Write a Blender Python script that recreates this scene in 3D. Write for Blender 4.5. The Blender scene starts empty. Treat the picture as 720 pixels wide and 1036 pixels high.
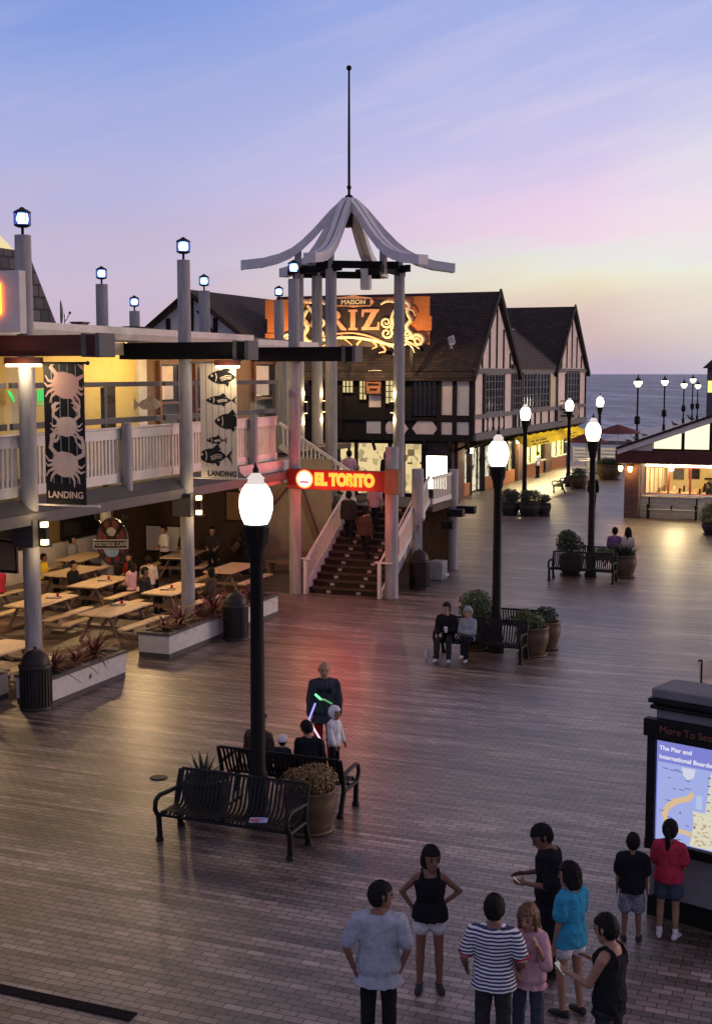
import bpy, math, random
from mathutils import Vector, Matrix
random.seed(7)
R = math.radians
SC = bpy.context.scene
COL = SC.collection

# ------------------------------------------------------------------ camera
# world frame: X across the promenade, Y along it, ground z = 0, camera at the origin 6.8 m up
F_PX, EYE = 1300.0, 6.8
PITCH = math.atan(140 / 1300); YAW = math.atan2(520, 1307)
cam = bpy.data.cameras.new('camera'); camo = bpy.data.objects.new('camera', cam); COL.objects.link(camo)
cam.sensor_fit = 'VERTICAL'; cam.sensor_height = 36.0; cam.lens = F_PX / 1036 * 36.0
cam.clip_start = 0.2; cam.clip_end = 40000
camo.location = (0, 0, EYE)
camo.rotation_euler = (R(90) - PITCH, 0, YAW)
SC.camera = camo
CA, SA = math.cos(YAW), math.sin(YAW)
CP, SP = math.cos(PITCH), math.sin(PITCH)

def ray(px, py):
    u = (px - 360) / F_PX; v = (518 - py) / F_PX
    fw = CP + v * SP
    return (u * CA - fw * SA, u * SA + fw * CA, -SP + v * CP)
def on_x(px, py, X):            # (Y, Z) of the wall plane x = X
    r = ray(px, py); t = X / r[0]
    return r[1] * t, EYE + r[2] * t
def on_y(px, py, Y):            # (X, Z) of the wall plane y = Y
    r = ray(px, py); t = Y / r[1]
    return r[0] * t, EYE + r[2] * t

# ------------------------------------------------------------------ sky and sun
w = bpy.data.worlds.new('World'); SC.world = w; w.use_nodes = True
nt = w.node_tree; nt.nodes.clear()
def N(t, tree=None, **k):
    n = (tree or nt).nodes.new(t)
    for a, b in k.items(): setattr(n, a, b)
    return n
def lin(c):
    return tuple(((x / 255) / 12.92 if x <= 10 else (((x / 255) + .055) / 1.055) ** 2.4) for x in c)
def math_(op, a, b=None, tree=None, c=None):
    tr = tree or nt
    n = tr.nodes.new('ShaderNodeMath'); n.operation = op
    for i, q in enumerate((a, b, c)):
        if q is None: continue
        if isinstance(q, (int, float)): n.inputs[i].default_value = q
        else: tr.links.new(q, n.inputs[i])
    return n.outputs[0]
def ramp(fac, stops, tree=None):
    tr = tree or nt
    n = tr.nodes.new('ShaderNodeValToRGB')
    while len(n.color_ramp.elements) > 1: n.color_ramp.elements.remove(n.color_ramp.elements[-1])
    for i, (p, c) in enumerate(stops):
        e = n.color_ramp.elements[0] if i == 0 else n.color_ramp.elements.new(p)
        e.position = p; e.color = (*c, 1)
    tr.links.new(fac, n.inputs[0])
    return n.outputs[0]
tc = N('ShaderNodeTexCoord')
sep = N('ShaderNodeSeparateXYZ'); nt.links.new(tc.outputs['Generated'], sep.inputs[0])
zz = sep.outputs[2]
rt = math_('ADD', math_('MULTIPLY', sep.outputs[0], CA), math_('MULTIPLY', sep.outputs[1], SA))   # towards the sunset side
cmb = N('ShaderNodeCombineXYZ')
nt.links.new(math_('MULTIPLY', rt, 3.6), cmb.inputs[0])
nt.links.new(math_('MULTIPLY', math_('SUBTRACT', zz, math_('MULTIPLY', rt, .2)), 24.0), cmb.inputs[1])
nz = N('ShaderNodeTexNoise'); nz.inputs['Scale'].default_value = 1.0; nz.inputs['Detail'].default_value = 5; nz.inputs['Roughness'].default_value = .5
nt.links.new(cmb.outputs[0], nz.inputs['Vector'])
wob = math_('MULTIPLY', math_('SUBTRACT', nz.outputs['Fac'], .5), .085)
zc = math_('ADD', zz, math_('MULTIPLY', wob, math_('MINIMUM', math_('MULTIPLY', zz, 12), 1)))
left = ramp(zc, [(0, lin((196, 174, 198))), (.03, lin((205, 184, 204))), (.065, lin((206, 188, 211))), (.11, lin((194, 184, 217))), (.16, lin((178, 181, 227))),
                 (.22, lin((152, 170, 228))), (.29, lin((122, 150, 222))), (.5, lin((150, 146, 178))), (1, lin((150, 136, 152)))])
right = ramp(zc, [(0, lin((190, 174, 198))), (.012, lin((198, 178, 192))), (.03, lin((214, 188, 188))), (.05, lin((230, 206, 190))), (.066, lin((238, 226, 196))),
                  (.08, lin((238, 236, 214))), (.088, lin((234, 234, 230))), (.098, lin((247, 217, 234))), (.125, lin((240, 212, 238))), (.16, lin((212, 202, 238))), (.21, lin((190, 192, 236))),
                  (.29, lin((162, 178, 234))), (.5, lin((158, 148, 178))), (1, lin((150, 136, 152)))])
mr = N('ShaderNodeMapRange', interpolation_type='SMOOTHSTEP')
mr.inputs['From Min'].default_value = -.2; mr.inputs['From Max'].default_value = .22
nt.links.new(math_('ADD', rt, math_('MULTIPLY', wob, 3.0)), mr.inputs['Value'])
mx0 = N('ShaderNodeMix', data_type='RGBA'); nt.links.new(mr.outputs[0], mx0.inputs[0]); nt.links.new(left, mx0.inputs[6]); nt.links.new(right, mx0.inputs[7])
# thin high cloud: long streaks, rising to the right
cm2 = N('ShaderNodeCombineXYZ')
nt.links.new(math_('MULTIPLY', rt, 5.0), cm2.inputs[0]); nt.links.new(math_('MULTIPLY', math_('SUBTRACT', zz, math_('MULTIPLY', rt, .3)), 38.0), cm2.inputs[1])
nz2 = N('ShaderNodeTexNoise'); nz2.inputs['Scale'].default_value = 1.0; nz2.inputs['Detail'].default_value = 7; nz2.inputs['Roughness'].default_value = .6; nz2.inputs['Distortion'].default_value = .4
nt.links.new(cm2.outputs[0], nz2.inputs['Vector'])
cf_ = N('ShaderNodeMapRange', interpolation_type='SMOOTHSTEP'); cf_.inputs['From Min'].default_value = .45; cf_.inputs['From Max'].default_value = .68; cf_.inputs['To Max'].default_value = .34
nt.links.new(nz2.outputs['Fac'], cf_.inputs['Value'])
band = math_('MULTIPLY', math_('MINIMUM', math_('MULTIPLY', zz, 14), 1), math_('MAXIMUM', math_('SUBTRACT', 1, math_('MULTIPLY', math_('ABSOLUTE', math_('SUBTRACT', zz, .13)), 4.5)), 0))
glow_ = N('ShaderNodeMapRange', interpolation_type='SMOOTHSTEP'); glow_.inputs['From Min'].default_value = .99; glow_.inputs['From Max'].default_value = 1.0; glow_.inputs['To Max'].default_value = .4
gdot = N('ShaderNodeVectorMath', operation='DOT_PRODUCT'); nt.links.new(tc.outputs['Generated'], gdot.inputs[0]); gdot.inputs[1].default_value = tuple(Vector(ray(770, 235)).normalized())
nt.links.new(gdot.outputs['Value'], glow_.inputs['Value'])
cloudc = ramp(mr.outputs[0], [(0, lin((186, 188, 226))), (.6, lin((236, 214, 234))), (1, lin((244, 232, 236)))])
mx = N('ShaderNodeMix', data_type='RGBA'); nt.links.new(math_('MULTIPLY', cf_.outputs[0], band), mx.inputs[0]); nt.links.new(mx0.outputs[2], mx.inputs[6]); nt.links.new(cloudc, mx.inputs[7])
mxg = N('ShaderNodeMix', data_type='RGBA'); nt.links.new(glow_.outputs[0], mxg.inputs[0]); nt.links.new(mx.outputs[2], mxg.inputs[6]); mxg.inputs[7].default_value = (*lin((236, 240, 236)), 1)
bgA = N('ShaderNodeBackground'); nt.links.new(mxg.outputs[2], bgA.inputs[0]); bgA.inputs[1].default_value = .97
SUN_EL, SUN_AZ = R(3), R(52)          # the afterglow stands right of the picture, just above the sea
sky = N('ShaderNodeTexSky', sky_type='NISHITA', sun_disc=False, sun_elevation=SUN_EL, sun_rotation=SUN_AZ)
bgB = N('ShaderNodeBackground'); nt.links.new(sky.outputs[0], bgB.inputs[0]); bgB.inputs[1].default_value = 0.006
ad = N('ShaderNodeAddShader'); nt.links.new(bgA.outputs[0], ad.inputs[0]); nt.links.new(bgB.outputs[0], ad.inputs[1])
wo = N('ShaderNodeOutputWorld'); nt.links.new(ad.outputs[0], wo.inputs[0])
sun = bpy.data.lights.new('afterglow_sun', 'SUN'); sun.energy = 1.6; sun.angle = R(25); sun.color = (1, .7, .58)
suno = bpy.data.objects.new('afterglow_sun', sun); COL.objects.link(suno); suno.rotation_euler = (R(85), 0, -SUN_AZ + R(180))
SC.view_settings.view_transform = 'Standard'; SC.view_settings.look = 'None'; SC.view_settings.gamma = 1
SC.view_settings.use_curve_mapping = False
SC.view_settings.exposure = 0.0
SC.render.engine = 'CYCLES'
SC.cycles.use_denoising = True
SC.cycles.max_bounces = 6; SC.cycles.diffuse_bounces = 3; SC.cycles.glossy_bounces = 3; SC.cycles.transparent_max_bounces = 12
SC.cycles.sample_clamp_indirect = 4.0; SC.cycles.caustics_reflective = False; SC.cycles.caustics_refractive = False

# ------------------------------------------------------------------ materials
def new_mat(name):
    m = bpy.data.materials.new(name); m.use_nodes = True
    t = m.node_tree; t.nodes.clear()
    o = t.nodes.new('ShaderNodeOutputMaterial')
    return m, t, o
def M(name, c, rough=.6, var=.25, scale=3.0, bump=.0, bscale=40, metal=0.0, spec=.3, stretch=(1, 1, 1), bdist=.01):
    m, t, o = new_mat(name)
    b = t.nodes.new('ShaderNodeBsdfPrincipled'); t.links.new(b.outputs[0], o.inputs[0])
    b.inputs['Roughness'].default_value = rough; b.inputs['Metallic'].default_value = metal
    b.inputs['Specular IOR Level'].default_value = spec
    tcn = t.nodes.new('ShaderNodeTexCoord'); mp = t.nodes.new('ShaderNodeMapping'); mp.inputs['Scale'].default_value = stretch
    t.links.new(tcn.outputs['Object'], mp.inputs[0])
    n = t.nodes.new('ShaderNodeTexNoise'); n.inputs['Scale'].default_value = scale; n.inputs['Detail'].default_value = 6; n.inputs['Roughness'].default_value = .65
    t.links.new(mp.outputs[0], n.inputs['Vector'])
    lo = tuple(x * (1 - var) for x in c); hi = tuple(min(1, x * (1 + var)) for x in c)
    col = ramp(n.outputs['Fac'], [(.28, lo), (.72, hi)], t)
    t.links.new(col, b.inputs['Base Color'])
    rr = t.nodes.new('ShaderNodeMapRange'); rr.inputs['To Min'].default_value = max(.05, rough - .1); rr.inputs['To Max'].default_value = min(1, rough + .12)
    t.links.new(n.outputs['Fac'], rr.inputs['Value']); t.links.new(rr.outputs[0], b.inputs['Roughness'])
    if bump:
        n2 = t.nodes.new('ShaderNodeTexNoise'); n2.inputs['Scale'].default_value = bscale; n2.inputs['Detail'].default_value = 4
        t.links.new(mp.outputs[0], n2.inputs['Vector'])
        bp = t.nodes.new('ShaderNodeBump'); bp.inputs['Strength'].default_value = bump; bp.inputs['Distance'].default_value = bdist
        t.links.new(n2.outputs['Fac'], bp.inputs['Height']); t.links.new(bp.outputs[0], b.inputs['Normal'])
    return m
def EM(name, c, s):
    m, t, o = new_mat(name)
    e = t.nodes.new('ShaderNodeEmission'); e.inputs[0].default_value = (*c, 1); e.inputs[1].default_value = s
    t.links.new(e.outputs[0], o.inputs[0]); return m
def glass_mat(name, tint=(.9, .93, .95), refl=.12):
    m, t, o = new_mat(name)
    tr = t.nodes.new('ShaderNodeBsdfTransparent'); tr.inputs[0].default_value = (*tint, 1)
    gl = t.nodes.new('ShaderNodeBsdfGlossy'); gl.inputs['Roughness'].default_value = .03
    fr = t.nodes.new('ShaderNodeLayerWeight'); fr.inputs[0].default_value = .3
    mxs = t.nodes.new('ShaderNodeMixShader')
    t.links.new(math_('ADD', math_('MULTIPLY', math_('POWER', fr.outputs[1], 3, t), .35, t), refl * .3, t), mxs.inputs[0]); t.links.new(tr.outputs[0], mxs.inputs[1]); t.links.new(gl.outputs[0], mxs.inputs[2])
    t.links.new(mxs.outputs[0], o.inputs[0]); return m
def brick_mat(name, c1, c2, mortar, bw, bh, plane='xy', rough=.8, bump=.5):
    m, t, o = new_mat(name)
    b = t.nodes.new('ShaderNodeBsdfPrincipled'); t.links.new(b.outputs[0], o.inputs[0]); b.inputs['Roughness'].default_value = rough
    tcn = t.nodes.new('ShaderNodeTexCoord'); sp = t.nodes.new('ShaderNodeSeparateXYZ'); t.links.new(tcn.outputs['Object'], sp.inputs[0])
    cb = t.nodes.new('ShaderNodeCombineXYZ')
    t.links.new(math_('ADD', sp.outputs[0], sp.outputs[1], t), cb.inputs[0]); t.links.new(sp.outputs[2], cb.inputs[1])
    bk = t.nodes.new('ShaderNodeTexBrick'); bk.inputs['Scale'].default_value = 1; bk.inputs['Brick Width'].default_value = bw; bk.inputs['Row Height'].default_value = bh
    bk.inputs['Mortar Size'].default_value = bh * .09; bk.inputs['Color1'].default_value = (*c1, 1); bk.inputs['Color2'].default_value = (*c2, 1); bk.inputs['Mortar'].default_value = (*mortar, 1)
    t.links.new(cb.outputs[0], bk.inputs['Vector'])
    nn = t.nodes.new('ShaderNodeTexNoise'); nn.inputs['Scale'].default_value = 1.3; nn.inputs['Detail'].default_value = 6
    t.links.new(tcn.outputs['Object'], nn.inputs['Vector'])
    mm = t.nodes.new('ShaderNodeMix'); mm.data_type = 'RGBA'; mm.blend_type = 'MULTIPLY'; mm.inputs[0].default_value = .6
    t.links.new(bk.outputs['Color'], mm.inputs[6]); t.links.new(ramp(nn.outputs['Fac'], [(.3, (.5, .5, .5)), (.7, (1.2, 1.15, 1.1))], t), mm.inputs[7])
    t.links.new(mm.outputs[2], b.inputs['Base Color'])
    bp = t.nodes.new('ShaderNodeBump'); bp.inputs['Strength'].default_value = bump; bp.inputs['Distance'].default_value = .01; bp.invert = True
    t.links.new(bk.outputs['Fac'], bp.inputs['Height']); t.links.new(bp.outputs[0], b.inputs['Normal'])
    return m
def stripe_mat(name, c1, c2, period, duty=.5, axis=2, tilt=0.0, rough=.85):
    m, t, o = new_mat(name)
    b = t.nodes.new('ShaderNodeBsdfPrincipled'); t.links.new(b.outputs[0], o.inputs[0]); b.inputs['Roughness'].default_value = rough
    tcn = t.nodes.new('ShaderNodeTexCoord'); sp = t.nodes.new('ShaderNodeSeparateXYZ'); t.links.new(tcn.outputs['Object'], sp.inputs[0])
    f = math_('FRACT', math_('DIVIDE', sp.outputs[axis], period, t), None, t)
    g = math_('LESS_THAN', f, duty, t)
    t.links.new(ramp(g, [(0, c1), (1, c2)], t), b.inputs['Base Color']); return m

# ------------------------------------------------------------------ mesh helpers
class MB:
    def __init__(s): s.v = []; s.f = []; s.sm = []; s.mi = []; s.cur = 0
    def add(s, vs, fs, smooth=False):
        o = len(s.v); s.v += [tuple(p) for p in vs]
        for f in fs: s.f.append(tuple(i + o for i in f)); s.sm.append(smooth); s.mi.append(s.cur)
        return s
    def box(s, x0, x1, y0, y1, z0, z1):
        x0, x1 = min(x0, x1), max(x0, x1); y0, y1 = min(y0, y1), max(y0, y1); z0, z1 = min(z0, z1), max(z0, z1)
        return s.add([(x0, y0, z0), (x1, y0, z0), (x1, y1, z0), (x0, y1, z0), (x0, y0, z1), (x1, y0, z1), (x1, y1, z1), (x0, y1, z1)],
                     [(0, 3, 2, 1), (4, 5, 6, 7), (0, 1, 5, 4), (1, 2, 6, 5), (2, 3, 7, 6), (3, 0, 4, 7)])
    def obox(s, c, ax, ay, az):      # oriented box: centre and half-axis vectors
        c, ax, ay, az = map(Vector, (c, ax, ay, az))
        vs = [c + i * ax + j * ay + k * az for k in (-1, 1) for j in (-1, 1) for i in (-1, 1)]
        fs = [(0, 2, 3, 1), (4, 5, 7, 6), (0, 1, 5, 4), (1, 3, 7, 5), (3, 2, 6, 7), (2, 0, 4, 6)]
        if ax.cross(ay).dot(az) < 0: fs = [tuple(reversed(f)) for f in fs]
        return s.add(vs, fs)
    def bar(s, p0, p1, wd, ht, up=(0, 0, 1)):
        p0, p1, up = Vector(p0), Vector(p1), Vector(up); d = p1 - p0
        side = d.cross(up)
        if side.length < 1e-6: side = d.cross(Vector((1, 0, 0)))
        side.normalize(); u2 = side.cross(d).normalized()
        return s.obox((p0 + p1) / 2, d / 2, side * wd / 2, u2 * ht / 2)
    def tube(s, pts, r, n=8, caps=True, smooth=True):
        pts = [Vector(p) for p in pts]; rs = r if isinstance(r, (list, tuple)) else [r] * len(pts)
        rings = []; prev = None
        for i, p in enumerate(pts):
            d = (pts[min(i + 1, len(pts) - 1)] - pts[max(i - 1, 0)])
            if d.length < 1e-9: d = Vector((0, 0, 1))
            d.normalize()
            if prev is None:
                a = d.cross(Vector((0, 0, 1)) if abs(d.z) < .95 else Vector((1, 0, 0))).normalized()
            else:
                a = (prev - d * prev.dot(d))
                a = a.normalized() if a.length > 1e-6 else d.cross(Vector((1, 0, 0))).normalized()
            prev = a; b = d.cross(a)
            rings.append([p + rs[i] * (math.cos(2 * math.pi * k / n) * a + math.sin(2 * math.pi * k / n) * b) for k in range(n)])
        return s.loft(rings, caps, smooth)
    def loft(s, rings, caps=True, smooth=True):
        n = len(rings[0]); vs = [p for rg in rings for p in rg]; fs = []
        for i in range(len(rings) - 1):
            for k in range(n):
                fs.append((i * n + k, i * n + (k + 1) % n, (i + 1) * n + (k + 1) % n, (i + 1) * n + k))
        s.add(vs, fs, smooth)
        if caps:
            s.add(rings[0], [tuple(reversed(range(n)))]); s.add(rings[-1], [tuple(range(n))])
        return s
    def lathe(s, prof, c=(0, 0, 0), n=20, smooth=True, caps=True):
        rings = [[(c[0] + r * math.cos(2 * math.pi * k / n), c[1] + r * math.sin(2 * math.pi * k / n), c[2] + z) for k in range(n)] for r, z in prof]
        return s.loft(rings, caps, smooth)
    def sph(s, c, r, n=12, m=8):
        rx, ry, rz = r if isinstance(r, (tuple, list)) else (r, r, r)
        rings = []
        for i in range(m + 1):
            t = math.pi * (i / m); q = max(math.sin(t), 1e-3)
            rings.append([(c[0] + rx * q * math.cos(2 * math.pi * k / n), c[1] + ry * q * math.sin(2 * math.pi * k / n), c[2] - rz * math.cos(t)) for k in range(n)])
        return s.loft(rings)
    def prism(s, poly, fn0, fn1):    # 2D polygon mapped by two functions to front and back
        n = len(poly)
        area = sum(poly[i][0] * poly[(i + 1) % n][1] - poly[(i + 1) % n][0] * poly[i][1] for i in range(n))
        if area < 0: poly = poly[::-1]
        vs = [fn0(*p) for p in poly] + [fn1(*p) for p in poly]
        return s.add(vs, [tuple(range(n)), tuple(reversed(range(n, 2 * n)))] + [(i, i + n, (i + 1) % n + n, (i + 1) % n) for i in range(n)])
    def quad(s, a, b, c, d): return s.add([a, b, c, d], [(0, 1, 2, 3)])
    def build(s, name, mat, parent=None, bevel=0, loc=None, rz=0):
        me = bpy.data.meshes.new(name); me.from_pydata(s.v, [], s.f)
        me.polygons.foreach_set('use_smooth', s.sm); 
        mats = mat if isinstance(mat, (list, tuple)) else [mat]
        for m in mats: me.materials.append(m)
        if len(mats) > 1: me.polygons.foreach_set('material_index', s.mi)
        me.update()
        o = bpy.data.objects.new(name, me); COL.objects.link(o)
        if parent is not None: o.parent = parent
        if loc is not None: o.location = loc
        if rz: o.rotation_euler = (0, 0, rz)
        if bevel:
            md = o.modifiers.new('bevel', 'BEVEL'); md.width = bevel; md.segments = 2; md.limit_method = 'ANGLE'; md.angle_limit = R(40)
        return o
def tag(o, label=None, cat=None, group=None, kind=None):
    if label: o['label'] = label
    if cat: o['category'] = cat
    if group: o['group'] = group
    if kind: o['kind'] = kind
    return o
def thing(name, label, cat, loc=(0, 0, 0), rz=0, group=None):
    o = bpy.data.objects.new(name, None); COL.objects.link(o); o.empty_display_size = .2
    o.location = loc; o.rotation_euler = (0, 0, rz)
    return tag(o, label, cat, group)
def dup(root, loc, rz=0, label=None, group=None):
    def cp(o, par):
        c = o.copy(); COL.objects.link(c)
        if par is not None: c.parent = par
        for ch in list(o.children): cp(ch, c)
        return c
    c = cp(root, None); c.location = loc; c.rotation_euler = (0, 0, rz)
    if label: c['label'] = label
    if group: c['group'] = group
    return c
def text_obj(txt, size, mat, parent, loc, rot, ext=.004, name='lettering', bold=0.0, align='CENTER', sx=1.0):
    cu = bpy.data.curves.new(name, 'FONT'); cu.body = txt; cu.size = size; cu.extrude = ext; cu.offset = bold
    cu.align_x = align; cu.align_y = 'CENTER'
    tmp = bpy.data.objects.new('tmp', cu); COL.objects.link(tmp)
    dg = bpy.context.evaluated_depsgraph_get()
    me = bpy.data.meshes.new_from_object(tmp.evaluated_get(dg)); me.name = name
    bpy.data.objects.remove(tmp); bpy.data.curves.remove(cu)
    me.materials.clear(); me.materials.append(mat)
    o = bpy.data.objects.new(name, me); COL.objects.link(o); o.parent = parent
    o.location = loc; o.rotation_euler = rot; o.scale = (sx, 1, 1)
    return o
def on_split(parent, mb, name, mat):       # every bar of the mesh becomes a part of its own
    for i in range(0, len(mb.v), 8):
        q = MB(); q.v = mb.v[i:i + 8]
        q.f = [tuple(k - i for k in f) for f in mb.f if i <= f[0] < i + 8]; q.sm = [False] * len(q.f); q.mi = [0] * len(q.f)
        on(parent, q, name, mat)
FACE_FRONT = (R(90), 0, 0)          # text readable looking along +Y
FACE_SIDE = (R(90), 0, R(90))       # text on a wall facing +X
def lamp_light(parent, loc, watts, color, radius=.08):
    l = bpy.data.lights.new('lamp_glow', 'POINT'); l.energy = watts; l.color = color; l.shadow_soft_size = radius
    o = bpy.data.objects.new('lamp_glow', l); COL.objects.link(o); o.parent = parent; o.location = loc; return o

WARM = (1, .72, .36)
m_post = M('weathered_post', (.3, .285, .278), .75, .32, 7, .7, 50, stretch=(1, 1, .12))
m_white = M('painted_white', (.62, .58, .52), .55, .12, 3, .2, 30)
m_grey = M('grey_paint', (.065, .06, .06), .6, .2, 3)
m_midgrey = M('mid_grey_paint', (.09, .085, .087), .6, .2, 3)
m_black = M('black_metal', (.006, .0055, .0055), .5, .3, 8, spec=.22)
m_blackm = M('black_powder_coat', (.007, .006, .006), .55, .3, 20, .2, 90, spec=.2)
m_darkwood = M('dark_timber', (.012, .008, .006), .8, .35, 5, .4, 40)
m_redbeam = M('dark_red_beam', (.07, .012, .009), .6, .3, 3, .3, 40, stretch=(.2, 1, 1))
m_blackbeam = M('blackened_beam', (.009, .008, .008), .8, .4, 3, .5, 40, stretch=(.2, 1, 1), spec=.12)
m_table = M('pine_table', (.68, .5, .31), .55, .3, 5, .25, 30, stretch=(5, .4, 1))
m_tleg = M('table_leg_wood', (.2, .13, .085), .7, .25, 4)
m_stairw = M('stair_wood', (.045, .027, .018), .65, .3, 4, .3, 30, stretch=(.3, 1, 1))
m_plaster = M('pink_plaster', (.7, .58, .49), .85, .16, 2, .4, 50)
m_plaster2 = M('pale_plaster', (.55, .53, .5), .85, .1, 2, .4, 50)
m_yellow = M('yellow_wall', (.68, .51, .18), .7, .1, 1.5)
m_cream = M('cream_wall', (.6, .5, .3), .7, .1, 1.5)
m_brownwall = M('brown_board_wall', (.2, .11, .06), .7, .3, 3, .3, 30, stretch=(1, 6, .3))
m_clap = M('deck_clapboard', (.5, .42, .4), .7, .12, 3)
m_pot = M('clay_pot', (.1, .066, .04), .42, .35, 4, .2, 30)
m_potd = M('dark_pot', (.03, .025, .025), .4, .35, 4)
m_soil = M('soil', (.02, .014, .01), .95, .4, 20, .6, 60)
m_can = M('trash_can_metal', (.018, .012, .01), .5, .3, 10, spec=.3)
m_conc = M('concrete', (.32, .31, .3), .85, .2, 4, .3, 40)
m_kiosk = M('kiosk_stucco', (.17, .165, .168), .85, .15, 5, .5, 60)
m_glass = glass_mat('window_glass')
m_dglass = M('dark_window_glass', (.012, .012, .016), .12, .5, 2, spec=.6)
m_bulb = EM('warm_bulb', (1, .72, .38), 30)
m_tube = EM('fluorescent_tube', (1, .82, .55), 14)
m_globe = EM('globe_glow', (1, .93, .78), 12)
m_blue = EM('blue_lantern_core', (.3, .5, 1), 5)
m_bluew = EM('lantern_hot_core', (.75, .87, 1), 9)
m_blueglass = glass_mat('blue_lantern_glass', (.25, .42, .95), .2)
m_steel = M('steel', (.45, .45, .46), .3, .15, 8, metal=1)
m_leafr = M('cordyline_leaf', (.16, .05, .035), .5, .6, 8)
m_rock = M('pebble_white', (.7, .7, .7), .6)
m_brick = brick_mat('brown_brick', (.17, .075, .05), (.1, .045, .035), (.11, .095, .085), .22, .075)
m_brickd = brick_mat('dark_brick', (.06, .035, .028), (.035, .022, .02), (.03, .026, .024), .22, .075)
def shingle_mat(name, c1, c2, mort, bw=.3, bh=.16):
    return brick_mat(name, c1, c2, mort, bw, bh, rough=.9, bump=.8)
m_shingle = shingle_mat('dark_roof_shingle', (.05, .03, .024), (.022, .014, .012), (.006, .004, .004))
m_shingleb = shingle_mat('brown_roof_shingle', (.075, .052, .042), (.05, .036, .03), (.02, .015, .013), .3, .2)
m_shingleg = shingle_mat('grey_roof_shingle', (.14, .13, .13), (.06, .058, .06), (.03, .03, .03), .45, .38)
# ------------------------------------------------------------------ setting: boardwalk, sea
def boardwalk_mat():
    m, t, o = new_mat('boardwalk_pavers')
    b = t.nodes.new('ShaderNodeBsdfPrincipled'); t.links.new(b.outputs[0], o.inputs[0])
    tcn = t.nodes.new('ShaderNodeTexCoord'); sp = t.nodes.new('ShaderNodeSeparateXYZ'); t.links.new(tcn.outputs['Object'], sp.inputs[0])
    RH = .115
    bk = t.nodes.new('ShaderNodeTexBrick'); bk.inputs['Scale'].default_value = 1; bk.inputs['Brick Width'].default_value = .235; bk.inputs['Row Height'].default_value = RH
    bk.inputs['Mortar Size'].default_value = .0075; bk.inputs['Mortar Smooth'].default_value = .2; bk.inputs['Bias'].default_value = 0
    bk.inputs['Color1'].default_value = (.135, .108, .092, 1); bk.inputs['Color2'].default_value = (.27, .225, .199, 1); bk.inputs['Mortar'].default_value = (.05, .041, .036, 1)
    t.links.new(tcn.outputs['Object'], bk.inputs['Vector'])
    # long runs of boards that share a tone, row by row
    row = math_('FLOOR', math_('DIVIDE', sp.outputs[1], RH, t), None, t)
    cb = t.nodes.new('ShaderNodeCombineXYZ')
    t.links.new(math_('MULTIPLY', sp.outputs[0], .42, t), cb.inputs[0]); t.links.new(math_('MULTIPLY', row, .83, t), cb.inputs[1])
    n1 = t.nodes.new('ShaderNodeTexNoise'); n1.inputs['Scale'].default_value = 1; n1.inputs['Detail'].default_value = 2
    t.links.new(cb.outputs[0], n1.inputs['Vector'])
    mp = t.nodes.new('ShaderNodeMapping'); mp.inputs['Scale'].default_value = (.12, .55, 1); t.links.new(tcn.outputs['Object'], mp.inputs[0])
    n2 = t.nodes.new('ShaderNodeTexNoise'); n2.inputs['Scale'].default_value = 1; n2.inputs['Detail'].default_value = 7; n2.inputs['Roughness'].default_value = .6
    t.links.new(mp.outputs[0], n2.inputs['Vector'])
    m1 = t.nodes.new('ShaderNodeMix'); m1.data_type = 'RGBA'; m1.blend_type = 'MULTIPLY'; m1.inputs[0].default_value = 1
    t.links.new(bk.outputs['Color'], m1.inputs[6]); t.links.new(ramp(n1.outputs['Fac'], [(.36, (.3, .27, .26)), (.46, (.66, .63, .62)), (.55, (.95, .93, .92)), (.66, (1.25, 1.22, 1.2))], t), m1.inputs[7])
    m2 = t.nodes.new('ShaderNodeMix'); m2.data_type = 'RGBA'; m2.blend_type = 'MULTIPLY'; m2.inputs[0].default_value = 1
    t.links.new(m1.outputs[2], m2.inputs[6]); t.links.new(ramp(n2.outputs['Fac'], [(.3, (.5, .46, .44)), (.5, (.92, .9, .88)), (.72, (1.15, 1.15, 1.15))], t), m2.inputs[7])
    # broad runs of boards worn to different tones, and the dark long joints between courses
    cb4 = t.nodes.new('ShaderNodeCombineXYZ'); t.links.new(math_('MULTIPLY', sp.outputs[0], .13, t), cb4.inputs[0]); t.links.new(math_('MULTIPLY', math_('FLOOR', math_('DIVIDE', row, 3, t), None, t), .77, t), cb4.inputs[1])
    n4 = t.nodes.new('ShaderNodeTexNoise'); n4.inputs['Scale'].default_value = 1; n4.inputs['Detail'].default_value = 3; t.links.new(cb4.outputs[0], n4.inputs['Vector'])
    fr3 = math_('FRACT', math_('DIVIDE', sp.outputs[1], RH, t), None, t)
    jl = math_('LESS_THAN', math_('MINIMUM', fr3, math_('SUBTRACT', 1, fr3, t), t), .055, t)
    m3 = t.nodes.new('ShaderNodeMix'); m3.data_type = 'RGBA'; m3.blend_type = 'MULTIPLY'; m3.inputs[0].default_value = 1
    t.links.new(m2.outputs[2], m3.inputs[6]); t.links.new(ramp(n4.outputs['Fac'], [(.34, (.48, .46, .45)), (.5, (.95, .94, .93)), (.66, (1.4, 1.38, 1.37))], t), m3.inputs[7])
    sc_ = t.nodes.new('ShaderNodeTexNoise'); sc_.inputs['Scale'].default_value = 2.3; sc_.inputs['Detail'].default_value = 8; sc_.inputs['Roughness'].default_value = .7; t.links.new(tcn.outputs['Object'], sc_.inputs['Vector'])
    m5 = t.nodes.new('ShaderNodeMix'); m5.data_type = 'RGBA'; m5.blend_type = 'MULTIPLY'; m5.inputs[0].default_value = 1
    t.links.new(m3.outputs[2], m5.inputs[6]); t.links.new(ramp(sc_.outputs['Fac'], [(.33, (.45, .43, .42)), (.42, (.95, .95, .95)), (.7, (1.1, 1.1, 1.1))], t), m5.inputs[7])
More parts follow.
